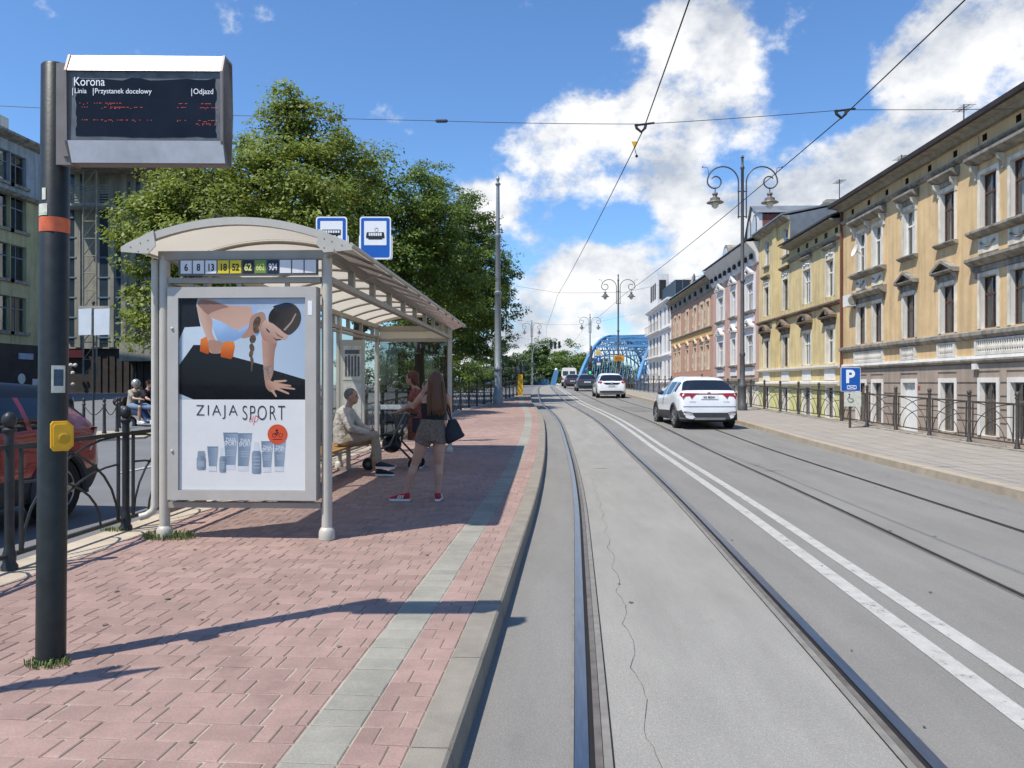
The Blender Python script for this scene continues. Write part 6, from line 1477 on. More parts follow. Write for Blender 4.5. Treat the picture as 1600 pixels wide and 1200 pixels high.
def car(label, cat, loc, rz, L, Wh, top, belt, pm, wheels, wr, side, rearg, frontg, roofW, zb_=.22, clad=True, group='cars driving away', plate='', roofm=None):
    t = thing('car', label, cat, loc, rz, group)
    plan = [(0,.84*Wh),(.05,.90*Wh),(.16,.955*Wh),(.5,.99*Wh),(L*.4,Wh),(L*.72,.985*Wh),(L-.45,.93*Wh),(L-.12,.82*Wh),(L,.68*Wh)]
    ystn = sorted(set([0,.025,.05,.08,.12,.16,.22,.28,.35,.42,.5]+[round(.5+(L-.7)*i/46, 3) for i in range(47)]+[L-.2,L-.12,L-.06,L]+[round(y, 3) for rg in side+[rearg, frontg] for y in rg]))
    G = max(z for _, z in top)-lin(L*.4, belt)
    def ring(y):
        w_ = lin(y, plan); tz = spl(y, top) if .6 < y < L-.3 else lin(y, top); b = min(lin(y, belt), tz-.05); k = min(1, max(0, (tz-b)/G)); k = k*k*(3-2*k)
        Wr = .93*w_*(1-k)+roofW*min(1, w_/Wh)*k
        zb2 = zb_+(.10*max(0, 1-y/.3))+(.06*max(0, 1-(L-y)/.4)); mid = zb2+.55*(b-zb2)
        P = [(0,zb2),(.72*w_,zb2),(.92*w_,zb2+.04)]
        low = [(.975*w_, zb2+.14), (w_, mid), (.992*w_, b-.13), (.965*w_, b-.03)]
        for (xa, za), (xb, zb3), n in zip(low[:-1], low[1:], (5, 4, 2)):
            P += [(xa+(xb-xa)*i/n, za+(zb3-za)*i/n) for i in range(n)]
        P.append(low[-1]); g0 = (.945*w_, b); g1 = (Wr, tz-.02-.09*k)
        P += [(g0[0]+(g1[0]-g0[0])*i/6+.022*k*math.sin(math.pi*i/6), g0[1]+(g1[1]-g0[1])*i/6) for i in range(7)]
        P += [(Wr-.05*k-.01, tz-.01-.04*k), (Wr*.82, tz-.004-.012*k), (Wr*.45, tz-.002), (0, tz)]; return P
    rings = [ring(y) for y in ystn]; nr = len(rings[0]); gi = 3+5+4+2+1
    body, gl, gr, under = MB(), MB(), MB(), MB()
    def region(i, j):
        y = (ystn[i]+ystn[i+1])/2; x = (rings[i][j][0]+rings[i+1][j+1][0])/2; z = (rings[i][j][1]+rings[i+1][j+1][1])/2
        if any((y-yw)**2+(z-wr)**2 < (wr+.055)**2 for yw in wheels) and j < gi and x > .45*Wh: return None
        if gi+0 <= j < gi+5 and any(a <= y <= b for a, b in side): return 'side'
        if j >= nr-5 and rearg[0] <= y <= rearg[1]: return 'rear'
        if j >= nr-4 and frontg[0] <= y <= frontg[1]: return 'rear'
        if clad and j < 6: return 'clad'
        if roofm and j >= gi+5 and rearg[1]-.25 < y < frontg[0]+.1: return 'roof'
        return 'body'
    mbs = {k: MB() for k in ('side', 'rear', 'clad', 'body', 'roof')}
    for sg in (1, -1):
        for i in range(len(ystn)-1):
            for j in range(nr-1):
                r_ = region(i, j)
                if r_ is None: continue
                mbs[r_].quad(*[(sg*rings[a][b][0], ystn[a], rings[a][b][1]) for a, b in ((i,j),(i,j+1),(i+1,j+1),(i+1,j))])
    for e, y in ((0, 0), (-1, L)):
        rg = rings[e]; mbs['body'].quad(*([(x, y, z) for x, z in rg]+[(-x, y, z) for x, z in rg[::-1]]))
    def fin(mb, nm, m):
        me = mb.mesh(nm, m); bm = bmesh.new(); bm.from_mesh(me); bmesh.ops.remove_doubles(bm, verts=bm.verts, dist=1e-4); bmesh.ops.recalc_face_normals(bm, faces=bm.faces); bm.to_mesh(me); bm.free()
        me.polygons.foreach_set('use_smooth', [True]*len(me.polygons)); me.set_sharp_from_angle(angle=R(35)); return obj(nm, me, t)
    bd = fin(mbs['body'], 'body', pm)
    if roofm: fin(mbs['roof'], 'roof', roofm)
    if clad: fin(mbs['clad'], 'sill_cladding', m_clad)
    fin(mbs['side'], 'side_glass', m_cgl); fin(mbs['rear'], 'window_glass', m_cgl)
    obj('underbody', MB().box(-Wh*.7, Wh*.7, .15, L-.2, zb_+.03, zb_+.5).mesh('underbody', mat('underbody', (.008,.008,.008), .9)), t)
    # wheels
    tm = cached(('tyre', wr), lambda: MB().lathe([(wr*.62,-.10),(wr*.93,-.105),(wr,-.08),(wr,.08),(wr*.93,.105),(wr*.62,.10)], n=28, M=Matrix.Rotation(R(90), 3, 'Y')).mesh('wheel', m_tyre, True))
    def rimf():
        mb = MB(); mb.lathe([(wr*.66,.06),(wr*.66,.10),(wr*.60,.105),(wr*.56,.075)], n=28, M=Matrix.Rotation(R(90), 3, 'Y'))
        for k in range(5):
            a = 2*math.pi*k/5
            for da in (-.16, .16): mb.bar((.085,.06*math.cos(a),.06*math.sin(a)), (.09,wr*.6*math.cos(a+da),wr*.6*math.sin(a+da)), .05, .03, (1,0,0))
        mb.lathe([(.08,.06),(.075,.1),(.03,.105)], n=12, M=Matrix.Rotation(R(90), 3, 'Y')); return mb.mesh('rim', m_rim)
    rm = cached(('rim', wr), rimf); dkm = cached(('rimd', wr), lambda: MB().lathe([(wr*.6,.03),(wr*.6,.05),(.01,.05)], n=20, M=Matrix.Rotation(R(90), 3, 'Y')).mesh('brake_disc', m_clad))
    for yw in wheels:
        for sg in (1, -1):
            o = obj('wheel', tm, t, (sg*(Wh-.11), yw, wr), 0 if sg > 0 else math.pi); obj('rim', rm, o); obj('brake_disc', dkm, o)
            if clad:
                mb = MB().tube([(sg*(lin(yw, plan)*.992), yw+(wr+.06)*math.cos(a), wr+(wr+.06)*math.sin(a)) for a in [R(-12+204*i/16) for i in range(17)]], .045, 6); obj('wheel_arch', mb.mesh('wheel_arch', m_clad, True), t)
    def rear_patch(nm, poly, m, d=-.012, parent=None):
        n = len(poly); mb = MB()
        def ysf(a, z):
            yp = 0
            for (y0, w0), (y1, w1) in zip(plan[:-1], plan[1:]):
                if w0 <= abs(a) <= w1: yp = y0+(y1-y0)*(abs(a)-w0)/max(1e-6, w1-w0); break
                if abs(a) > w1: yp = y1
                if y1 > .5: break
            return max(inv(z, top), yp)
        # dense outline so that the patch follows the curved tail
        P = []
        for i in range(n):
            (a0, z0), (a1, z1) = poly[i], poly[(i+1) % n]; k = max(1, int(abs(a1-a0)/.12))
            P += [(a0+(a1-a0)*q/k, z0+(z1-z0)*q/k) for q in range(k)]
        n = len(P); mb.add([(a, ysf(a, z)+d, z) for a, z in P]+[(a, ysf(a, z)+.04, z) for a, z in P], [tuple(range(n))]+[(i, (i+1) % n, n+(i+1) % n, n+i) for i in range(n)])
        return obj(nm, mb.mesh(nm, m), parent or t)
    if plate:
        pz, ph = plate[1], .11; pl = rear_patch('number_plate', [(-.26,pz),(.26,pz),(.26,pz+ph),(-.26,pz+ph)], m_plate, -.02)
        yy = min(inv(pz, top), inv(pz+ph, top)); o = obj('plate_text', text_mesh(plate[0], .095, m_pltx, .0005, 'CENTER', .9, .002), pl, (0, yy-.024, pz+.022)); o.rotation_euler = (R(78),0,0)
    obj('wing_mirror', MB().ball((-Wh-.09, frontg[0]-.35, lin(L*.5, belt)+.08), (.11,.07,.08), 10).mesh('wing_mirror', m_clad, True), t); obj('wing_mirror', MB().ball((Wh+.09, frontg[0]-.35, lin(L*.5, belt)+.08), (.11,.07,.08), 10).mesh('wing_mirror', m_clad, True), t)
    return t, rear_patch
def mir(poly): return [(-a, z) for a, z in poly]
# big white SUV
x, y = at(1086, 23.6); yaw = TH*0+R(2.0)
x, y = at(1109, 23.3)
top = [(0,.62),(.03,.90),(.09,1.14),(.20,1.20),(.62,1.50),(.74,1.575),(1.2,1.63),(2.0,1.645),(2.6,1.58),(3.35,1.14),(3.5,1.08),(4.1,1.0),(4.38,.86),(4.5,.62)]
belt = [(0,1.05),(.9,1.16),(1.3,1.08),(3.4,.98),(4.5,.8)]
t, rp = car('white family SUV driving away, nearest car on the road', 'car', (x, y, zr(y)), R(3.5), 4.5, .93, top, belt, paint('paint_white', (.80,.80,.80)), (.82, 3.55), .36, [(.72,1.30),(1.36,2.15),(2.22,2.95)], (.20,.64), (2.62,3.36), .60, plate=('KR 8EG41', .935))
for f in (lambda p: p, mir):
    rp('tail_lamp', f([(.30,1.11),(.86,1.12),(.88,1.055),(.80,.935),(.72,1.02),(.60,1.03),(.54,.94),(.46,1.03),(.40,1.075),(.30,1.075)]), m_lred)
    rp('reflector', f([(.50,.50),(.78,.52),(.80,.545),(.55,.53)]), m_lred); rp('bumper_trim', f([(.42,.44),(.50,.455),(.80,.56),(.78,.575),(.48,.475)]), m_lclr)
rp('light_bar', [(-.30,1.105),(.30,1.105),(.30,1.075),(-.30,1.075)], m_lred); rp('bumper_lower', [(-.88,.32),(.88,.32),(.91,.58),(.82,.60),(.55,.52),(-.55,.52),(-.82,.60),(-.91,.58)], m_clad, -.014); rp('hatch_seam', [(-.80,.70),(.80,.70),(.80,.712),(-.80,.712)], m_clad, -.010); rp('skid_plate', [(-.45,.30),(.45,.30),(.5,.37),(-.5,.37)], mat('skid_grey', (.20,.20,.20), .5), -.02)
obj('roof_fin', MB().prism([(.85,1.63),(1.05,1.65),(.86,1.71)], lambda a, b, d: (d, a, b), -.015, .015).mesh('roof_fin', m_clad), t); rp('badge', [(-.045,1.115),(.045,1.115),(.045,1.145),(-.045,1.145)], m_rim, -.02)
for a, s_ in ((-.62,'HYUNDAI'),(.42,'TUCSON')): o = obj('tailgate_lettering', text_mesh(s_, .045, m_rim, .001), t, (a, inv(.84, top)-.012, .84)); o.rotation_euler = (R(85),0,0)
# white hatchback
x, y = at(956, 47)
top = [(0,.60),(.03,.82),(.08,1.02),(.16,1.10),(.50,1.43),(.60,1.50),(1.2,1.55),(1.9,1.555),(2.5,1.48),(3.3,1.06),(3.5,.98),(4.2,.86),(4.45,.62)]
t, rp = car('white hatchback driving away in the middle of the queue', 'car', (x, y, zr(y)), R(1.5), 4.45, .90, top, [(0,.92),(1,1.02),(3.4,.92),(4.45,.75)], paint('paint_white', (.80,.80,.80)), (.75, 3.45), .32, [(.7,1.25),(1.32,2.1),(2.2,2.85)], (.14,.52), (2.5,3.3), .62, clad=False, plate=('KR 1LN90', .70))
rp('tailgate_glass_surround', [(-.58,1.09),(.58,1.09),(.50,.92),(.34,.84),(-.34,.84),(-.50,.92)], m_cgl, -.013); rp('bumper_lower', [(-.74,.33),(.74,.33),(.70,.42),(.55,.47),(-.55,.47),(-.70,.42)], m_clad, -.014)
for f in (lambda p: p, mir): rp('tail_lamp', f([(.60,1.04),(.80,1.06),(.84,.96),(.70,.90),(.58,.97)]), m_lred)
rp('badge', [(-.07,.90),(.07,.90),(.07,.98),(-.07,.98)], m_rim, -.02)
# dark estate
x, y = at(918, 64)
top = [(0,.55),(.03,.80),(.08,.98),(.18,1.05),(.55,1.36),(.66,1.42),(1.4,1.47),(2.2,1.46),(2.8,1.38),(3.55,.98),(3.8,.92),(4.6,.80),(4.8,.6)]
bt_ = [(0,.88),(1,.98),(3.6,.88),(4.8,.7)]
t, rp = car('dark grey estate car ahead of the white hatchback', 'car', (x, y, zr(y)), R(1.0), 4.8, .91, top, bt_, paint('paint_anthracite', (.035,.038,.045)), (.9, 3.75), .33, [(.75,1.4),(1.48,2.3),(2.4,3.1)], (.17,.56), (2.8,3.55), .60, clad=False, plate=('KR 4T217', .72))
for f in (lambda p: p, mir): rp('tail_lamp', f([(.55,.96),(.80,.97),(.84,.82),(.60,.80)]), m_lred)
rp('bumper_strip', [(-.75,.50),(.75,.50),(.75,.55),(-.75,.55)], m_clad)
x, y = at(895, 80)
t, rp = car('dark red brown car behind the white van', 'car', (x, y, zr(y)), R(0), 4.5, .88, [(a*4.5/4.8, z+.04) for a, z in top], bt_, paint('paint_darkred', (.05,.028,.03)), (.85, 3.5), .33, [(.7,1.3),(1.38,2.1),(2.2,2.9)], (.16,.52), (2.65,3.3), .60, clad=False, plate=('KR 7P660', .72))
for f in (lambda p: p, mir): rp('tail_lamp', f([(.52,.96),(.80,.97),(.84,.80),(.60,.78)]), m_lred)
# white van
x, y = at(889, 102)
t = thing('van', 'white delivery van at the head of the queue by the bridge', 'van', (x, y, zr(y)), R(-2)); mv = paint('paint_white', (.80,.80,.80))
mb = MB().prism([(-1.0,.45),(1.0,.45),(1.02,1.2),(.98,2.1),(.88,2.42),(.7,2.5),(-.7,2.5),(-.88,2.42),(-.98,2.1),(-1.02,1.2)], lambda a, b, d: (a, d, b), 0, 4.3); obj('body', mb.mesh('body', mv), t)
obj('cab', MB().prism([(4.3,.45),(5.6,.45),(5.6,1.1),(4.9,1.3),(4.3,2.3)], lambda a, b, d: (d, a, b), -.98, .98).mesh('cab', mv), t)
for s in (-1, 1): 
    obj('rear_window', MB().box(s*.1, s*.82, -.012, .01, 1.45, 2.05).mesh('rear_window', m_cgl), t) if s > 0 else obj('rear_window', MB().box(-.82, -.1, -.012, .01, 1.45, 2.05).mesh('rear_window', m_cgl), t)
    obj('tail_lamp', MB().box(s*.96-.07, s*.96+.07, -.03, .02, .85, 1.35).mesh('tail_lamp', m_lred), t)
    for yy in (1.0, 4.6): obj('wheel', MB().cyl((s*.75,yy,.34),(s*1.0,yy,.34),.34,n=18).mesh('wheel', m_tyre, True), t)
obj('bumper', MB().box(-.98,.98,-.10,.05,.40,.62).mesh('bumper', m_clad), t); obj('number_plate', MB().box(-.26,.26,-.125,-.101,.47,.58).mesh('plate', m_plate), t)
# red SUV on the side road, front left of frame
top = [(0,.62),(.03,.84),(.09,1.03),(.16,1.10),(.42,1.42),(.55,1.52),(1.1,1.575),(1.9,1.58),(2.5,1.50),(3.15,1.10),(3.3,1.05),(3.9,.98),(4.2,.84),(4.3,.62)]
belt = [(0,1.02),(1,1.06),(3.3,.98),(4.3,.8)]
x, y = W((142-800)/F*9.3+.02, 9.3)
t, rp = car('red SUV with dark windows half out of frame behind the railing', 'car', (x-.82, y+.25, 0), R(180-4), 4.3, .90, top, belt, paint('paint_red', (.30,.012,.018)), (.82, 3.4), .36, [(.62,1.2),(1.27,2.05),(2.12,2.75)], (.15,.45), (2.5,3.16), .62, group='cars on the side road', roofm=mat('paint_roof_navy', (.012,.016,.028), .45, var=.1, spec=.3))
for f in (lambda p: p, mir): rp('tail_lamp', f([(.62,1.0),(.84,1.0),(.87,.76),(.70,.74)]), m_lclr); rp('lamp_rim', f([(.60,1.04),(.85,1.03),(.85,1.005),(.62,1.005)]), m_lred)
obj('roof_panel', MB().tube([(s*.62, 1.2+.9*i, 1.60) for s in (1,) for i in range(2)], .02, 6).mesh('roof_rail', m_clad), t)
# black car parked by the dark shops
x, y = at(86, 31)
car('black car parked before the dark shop fronts', 'car', (x, y, 0), R(60), 4.3, .88, [(a, z-.08) for a, z in top], belt, paint('paint_black', (.012,.012,.014)), (.8, 3.4), .33, [(.62,1.2),(1.27,2.05),(2.12,2.75)], (.15,.45), (2.5,3.16), .62, clad=False, group='cars on the side road')

# ------------------------------------------------------------------ people
m_skin = mat('skin', (.50, .29, .21), .5, var=.08, scale=12)
m_skin2 = mat('skin_tan', (.42, .24, .17), .5, var=.08, scale=12)
m_hairb = mat('hair_brown', (.115, .052, .026), .5, var=.45, scale=20, aniso=(18, 18, 1.2))
m_hairg = mat('hair_grey', (.16, .14, .12), .7, var=.3, scale=40)
m_hairr = mat('hair_red', (.10, .03, .016), .6, var=.3, scale=30)
m_bltop = mat('cloth_black', (.012, .012, .014), .85, var=.2)
m_tweed = mat('tweed', (.16, .125, .10), .9, var=.7, scale=70)
m_redsh = mat('shoe_red', (.42, .02, .035), .6, var=.1)
m_wsole = mat('shoe_sole', (.78, .77, .74), .6, var=.05)
m_jack = mat('jacket_beige', (.50, .46, .40), .85, var=.18, scale=9, bump=.9, bscale=16, bdist=.04)
m_trou = mat('trouser_khaki', (.33, .265, .195), .9, var=.18, scale=9, bump=.9, bscale=14, bdist=.04)
m_shoe = mat('shoe_navy', (.018, .022, .032), .7, var=.2)
m_flor = mat('dress_floral', (.02, .01, .01), .85, var=.9, scale=42, col2=(.24, .065, .05))
m_bag = mat('bag_navy', (.014, .016, .026), .6, var=.3)
def organic(name, mb, m, voxel=.012, parent=None, loc=(0,0,0), smooth=4):
    me = mb.mesh('tmp', m); o = bpy.data.objects.new('tmp', me); C.objects.link(o)
    r = o.modifiers.new('r', 'REMESH'); r.mode = 'VOXEL'; r.voxel_size = voxel
    s = o.modifiers.new('s', 'SMOOTH'); s.factor = .5; s.iterations = smooth
    dg = bpy.context.evaluated_depsgraph_get(); dg.update(); out = bpy.data.meshes.new_from_object(o.evaluated_get(dg))
    C.objects.unlink(o); bpy.data.objects.remove(o); out.name = name; out.materials.clear(); out.materials.append(m)
    out.polygons.foreach_set('use_smooth', [True]*len(out.polygons)); return obj(name, out, parent, loc)
def limb(mb, pts, rad, n=12):
    mb.tube(pts, rad, n)
    for p, r in zip(pts, rad):
        if not isinstance(r, (tuple, list)): mb.ball(p, r*.99, 10)
def head(mb, c_, f, s=1.):
    """skull, jaw, nose, ears; f = facing direction (unit, horizontal)"""
    f = Vector(f).normalized(); sd_ = Vector((-f.y, f.x, 0)); C0 = Vector(c_)
    mb.ball(C0+Vector((0,0,.015*s)), (.078*s+.018*abs(f.x), .078*s+.018*abs(f.y), .108*s), 14)
    mb.ball(C0+f*.035*s+Vector((0,0,-.055*s)), (.058*s,.058*s,.06*s), 10); mb.ball(C0+f*.098*s+Vector((0,0,-.012*s)), (.014*s,.014*s,.022*s), 6)
    for q in (-1, 1): mb.ball(C0+sd_*q*.078*s+Vector((0,0,-.01*s)), (.014*s,.018*s,.032*s), 6)
def face_bits(t, c_, f, s=1.):
    f = Vector(f).normalized(); sd_ = Vector((-f.y, f.x, 0)); C0 = Vector(c_)
    for q in (-1, 1): obj('eye', MB().ball(C0+f*.083*s+sd_*q*.03*s+Vector((0,0,.012*s)), .010*s, 6).mesh('eye', m_blk), t)
    obj('mouth', MB().tube([C0+f*.083*s-sd_*.022*s+Vector((0,0,-.062*s)), C0+f*.092*s+Vector((0,0,-.064*s)), C0+f*.083*s+sd_*.022*s+Vector((0,0,-.062*s))], .006*s, 5).mesh('mouth', mat('lips', (.32,.10,.09), .5)), t)
def hand(mb, wrist, d, palm_n, s=1., curl=.5):
    d = Vector(d).normalized(); nrm = Vector(palm_n).normalized(); sd_ = d.cross(nrm).normalized(); w0 = Vector(wrist)
    mb.tube([w0, w0+d*.045*s, w0+d*.085*s], [(.026*s,.017*s),(.040*s,.016*s),(.038*s,.014*s)], 10, side=sd_)
    for k, (off, ln) in enumerate(((-.030,.068),(-.010,.078),(.010,.073),(.029,.058))):
        p0 = w0+d*.08*s+sd_*off*s; p1 = p0+(d*math.cos(curl*.6)+nrm*math.sin(curl*.6))*ln*.45*s; p2 = p1+(d*math.cos(curl*1.5)+nrm*math.sin(curl*1.5))*ln*.35*s; p3 = p2+(d*math.cos(curl*2.2)+nrm*math.sin(curl*2.2))*ln*.28*s
        mb.tube([p0,p1,p2,p3], [.0095*s,.009*s,.0085*s,.007*s], 7)
    p0 = w0+d*.03*s-sd_*.03*s; mb.tube([p0, p0+(d*.6-sd_*.7+nrm*.2)*.04*s, p0+(d*.9-sd_*.6+nrm*.4)*.07*s], [.013*s,.011*s,.008*s], 7)
def shoe(t, heel, d, m, s=1., stripes=False, sole=m_wsole):
    d = Vector((d[0], d[1], 0)).normalized(); sd_ = Vector((-d.y, d.x, 0)); h0 = Vector(heel)
    def o_(r, k): return [h0+d*a*s+sd_*b*s*r for a, b in ((-.035,0),(-.03,.028),(.03,.034),(.10,.036),(.17,.046),(.215,.034),(.232,0),(.215,-.034),(.17,-.042),(.10,-.033),(.03,-.034),(-.03,-.028))]
    P = o_(1.05, 0); n = len(P); mb = MB(); mb.add([p+Vector((0,0,.0)) for p in P]+[p+Vector((0,0,.028*s)) for p in P], [tuple(range(n))[::-1], tuple(range(n, 2*n))]+[(i,(i+1) % n,n+(i+1) % n,n+i) for i in range(n)])
    so_ = obj('shoe_sole', mb.mesh('shoe_sole', sole), t)
    mb = MB(); mb.tube([h0+d*-.03*s+Vector((0,0,.05*s)), h0+d*.03*s+Vector((0,0,.055*s)), h0+d*.10*s+Vector((0,0,.048*s)), h0+d*.17*s+Vector((0,0,.036*s)), h0+d*.225*s+Vector((0,0,.028*s))], [(.028*s,.04*s),(.036*s,.046*s),(.036*s,.036*s),(.042*s,.026*s),(.028*s,.016*s)], 12, side=sd_)
    mb.tube([h0+Vector((0,0,.04*s)), h0+d*.01*s+Vector((0,0,.10*s))], [.036*s,.038*s], 10); up = organic('shoe_upper', mb, m, .008, t, smooth=3)
    if stripes:
        for q in (-1, 1):
            for k in range(3): obj('shoe_stripe', MB().bar(h0+d*(.035+.028*k)*s+sd_*q*.043*s+Vector((0,0,.075*s)), h0+d*(.06+.028*k)*s+sd_*q*.046*s+Vector((0,0,.03*s)), .012*s, .006*s, sd_).mesh('stripe', m_wsole), up)
# girl with long hair, seen from behind
gx, gy = at(684, 9.4)
t = thing('person', 'person with long brown hair, black top, tweed shorts and red trainers standing back turned', 'person', (gx, gy, .122), TH)
LF, RF = Vector((-.40,-.02,0)), Vector((0,0,0)); hipL, hipR = Vector((-.15,.0,.80)), Vector((.02,.0,.80))
mb = MB()
for hp, ft, kn in ((hipL, LF+Vector((0,.02,.08)), Vector((-.285,.03,.44))), (hipR, RF+Vector((0,.02,.08)), Vector((.012,.03,.44)))):
    limb(mb, [hp, hp.lerp(kn, .5)+Vector((0,-.01,0)), kn, kn.lerp(ft, .3)+Vector((0,-.02,0)), kn.lerp(ft, .7), ft], [.088,.074,.052,.054,.040,.036])
mb.tube([(-.065,0,.76),(-.065,0,.86),(-.062,0,1.0),(-.055,.01,1.12),(-.05,.015,1.24),(-.045,.02,1.30)], [(.16,.105),(.165,.11),(.125,.085),(.14,.09),(.155,.085),(.08,.06)], 16, side=(1,0,0))
limb(mb, [(-.045,.02,1.28),(-.04,.03,1.36)], [.05,.047]); hc = Vector((-.035,.04,1.445)); hf = Vector((-.45,.9,0)); head(mb, hc, hf)
shL, shR = Vector((-.205,.015,1.265)), Vector((.115,.02,1.265)); elL, elR = Vector((-.315,.10,1.15)), Vector((.13,.20,1.08)); wrL, wrR = Vector((-.20,.21,1.33)), Vector((-.05,.28,1.28))
for s_, e_, w_ in ((shL, elL, wrL), (shR, elR, wrR)):
    limb(mb, [s_, s_.lerp(e_, .5), e_, e_.lerp(w_, .4), w_], [.048,.043,.036,.035,.024]); hand(mb, w_, (w_-e_), (.3,-.2,.3), .95, .8)
body = organic('body', mb, m_skin, .009, t)
mb = MB(); mb.tube([(-.062,0,.985),(-.058,.005,1.06),(-.053,.012,1.14),(-.052,.015,1.19)], [(.137,.097),(.147,.10),(.158,.102),(.160,.10)], 20, side=(1,0,0)); organic('top', mb, m_bltop, .010, t)
mb = MB(); mb.tube([(-.075,0,.735),(-.068,0,.86),(-.064,0,.95),(-.062,0,1.0)], [(.205,.128),(.188,.126),(.15,.105),(.138,.098)], 20, side=(1,0,0))
for hp, kn in ((hipL, Vector((-.20,.0,.70))), (hipR, Vector((.02,.0,.70)))): mb.tube([hp, kn], [(.098,.10),(.115,.112)], 14, side=(1,0,0))
organic('shorts', mb, m_tweed, .010, t)
mb = MB(); mb.ball(hc+Vector((.008,-.018,.03)), (.100,.108,.112), 14); bk = Vector((.02,-.06,0))
mb.tube([hc+bk+Vector((0,0,.02)), hc+bk+Vector((.005,-.025,-.10)), hc+bk+Vector((.012,-.045,-.22)), hc+bk+Vector((.014,-.05,-.33)), hc+bk+Vector((.014,-.04,-.40))], [(.095,.07),(.11,.06),(.125,.055),(.115,.04),(.07,.02)], 16, side=(1,0,0))
organic('hair', mb, m_hairb, .010, t)
for k in range(40):
    a = random.uniform(-.115, .12); 
    if k < 26: obj('hair_strand', MB().tube([hc+bk+Vector((a*.8,-.055,.0)), hc+bk+Vector((a*.95,-.085,-.18)), hc+bk+Vector((a*1.02+.01,-.085,-.36-random.uniform(0,.06)))], [.008,.010,.003], 5).mesh('strand', m_hairb, True), t)
shoe(t, LF+Vector((.03,0,0)), (-1,.15), m_redsh, .98, True); shoe(t, RF+Vector((0,-.03,0)), (.05,1), m_redsh, .98, True)
obj('phone', MB().box(-.035,.035,-.005,.005,-.07,.07).mesh('phone', m_blk), t, (-.13, .29, 1.39), R(25))
bag = thing('shoulder_bag', 'dark navy shoulder bag hanging at the right hip of the standing person', 'bag', (gx+.20, gy-.03, .88), TH)
mb = MB(); mb.tube([(-.02,0,.24),(-.01,0,.16),(.0,0,.06),(.02,0,.0),(.03,0,-.02)], [(.05,.03),(.085,.05),(.115,.065),(.13,.07),(.10,.05)], 14, side=(1,0,0)); organic('bag_body', mb, m_bag, .010, bag); obj('strap', MB().tube([(-.03,-.03,.22),(-.07,-.03,.34),(-.085,.02,.425),(-.06,.08,.38),(-.03,.03,.22)], .009, 6).mesh('strap', m_bag, True), bag)
# seated man in beige
mx_, my_ = at(551, 11.9)
t = thing('person', 'person in beige jacket and khaki trousers sitting on the bench with crossed legs', 'person', (mx_, my_, .122), 0.)
hipz = .56; H0 = Vector((-.10,0,hipz)); mb = MB()
mb.tube([H0+Vector((-.02,0,-.02)), H0+Vector((-.04,0,.12)), H0+Vector((-.04,0,.28)), H0+Vector((-.01,0,.42)), H0+Vector((.02,0,.50))], [(.17,.13),(.165,.13),(.17,.13),(.19,.115),(.09,.07)], 16, side=(0,1,0))
limb(mb, [H0+Vector((.03,0,.49)), H0+Vector((.06,0,.57))], [.055,.052]); hc2 = H0+Vector((.085,0,.67)); head(mb, hc2, (1,-.1,0), 1.05)
for sg, el, wr_ in ((-1, Vector((.04,-.26,hipz+.20)), Vector((.27,-.10,hipz+.12))), (1, Vector((.06,.26,hipz+.20)), Vector((.28,.06,hipz+.14)))):
    s_ = H0+Vector((0,sg*.19,.43)); limb(mb, [s_, s_.lerp(el, .5), el, el.lerp(wr_, .5), wr_], [.06,.052,.044,.040,.028]); hand(mb, wr_, (wr_-el), (0,-sg,-.3), 1.05, .7)
k1, k2_ = Vector((.36,-.06,hipz+.07)), Vector((.33,.10,hipz-.02)); a1, a2 = Vector((.40,-.03,.20)), Vector((.36,.08,.09))
limb(mb, [H0+Vector((0,-.09,.0)), Vector((.14,-.08,hipz+.05)), k1, k1.lerp(a1, .4), a1], [.09,.08,.062,.055,.04]); limb(mb, [H0+Vector((0,.09,0)), Vector((.12,.1,hipz)), k2_, k2_.lerp(a2, .4), a2], [.09,.08,.06,.055,.04])
organic('body', mb, m_skin2, .011, t)
mb = MB(); mb.tube([H0+Vector((-.03,0,-.05)), H0+Vector((-.04,0,.12)), H0+Vector((-.04,0,.28)), H0+Vector((-.01,0,.43)), H0+Vector((.02,0,.52))], [(.205,.165),(.195,.16),(.20,.155),(.215,.135),(.085,.075)], 16, side=(0,1,0))
for sg, el, wr_ in ((-1, Vector((.04,-.26,hipz+.20)), Vector((.25,-.11,hipz+.125))), (1, Vector((.06,.26,hipz+.20)), Vector((.26,.07,hipz+.145)))):
    s_ = H0+Vector((0,sg*.19,.43)); limb(mb, [s_, s_.lerp(el, .5), el, el.lerp(wr_, .5), wr_], [.082,.072,.064,.056,.045])
organic('jacket', mb, m_jack, .012, t, smooth=2)
mb = MB(); limb(mb, [H0+Vector((0,-.09,.0)), Vector((.14,-.08,hipz+.05)), k1, k1.lerp(a1, .45), k1.lerp(a1, .86)], [.11,.10,.082,.078,.07]); limb(mb, [H0+Vector((0,.09,0)), Vector((.12,.1,hipz)), k2_, k2_.lerp(a2, .45), k2_.lerp(a2, .86)], [.11,.10,.08,.076,.07]); mb.ball(H0, (.17,.19,.12), 12)
organic('trousers', mb, m_trou, .012, t, smooth=2)
mb = MB(); mb.ball(hc2+Vector((-.02,0,.035)), (.105,.090,.105), 12); hr = organic('hair', mb, m_hairg, .012, t); face_bits(t, hc2, (1,-.1,0), 1.05)
shoe(t, (.38,.07,.0), (1,-.05), m_shoe, 1.12); shoe(t, (.41,-.04,.125), (1,-.08), m_shoe, 1.12)
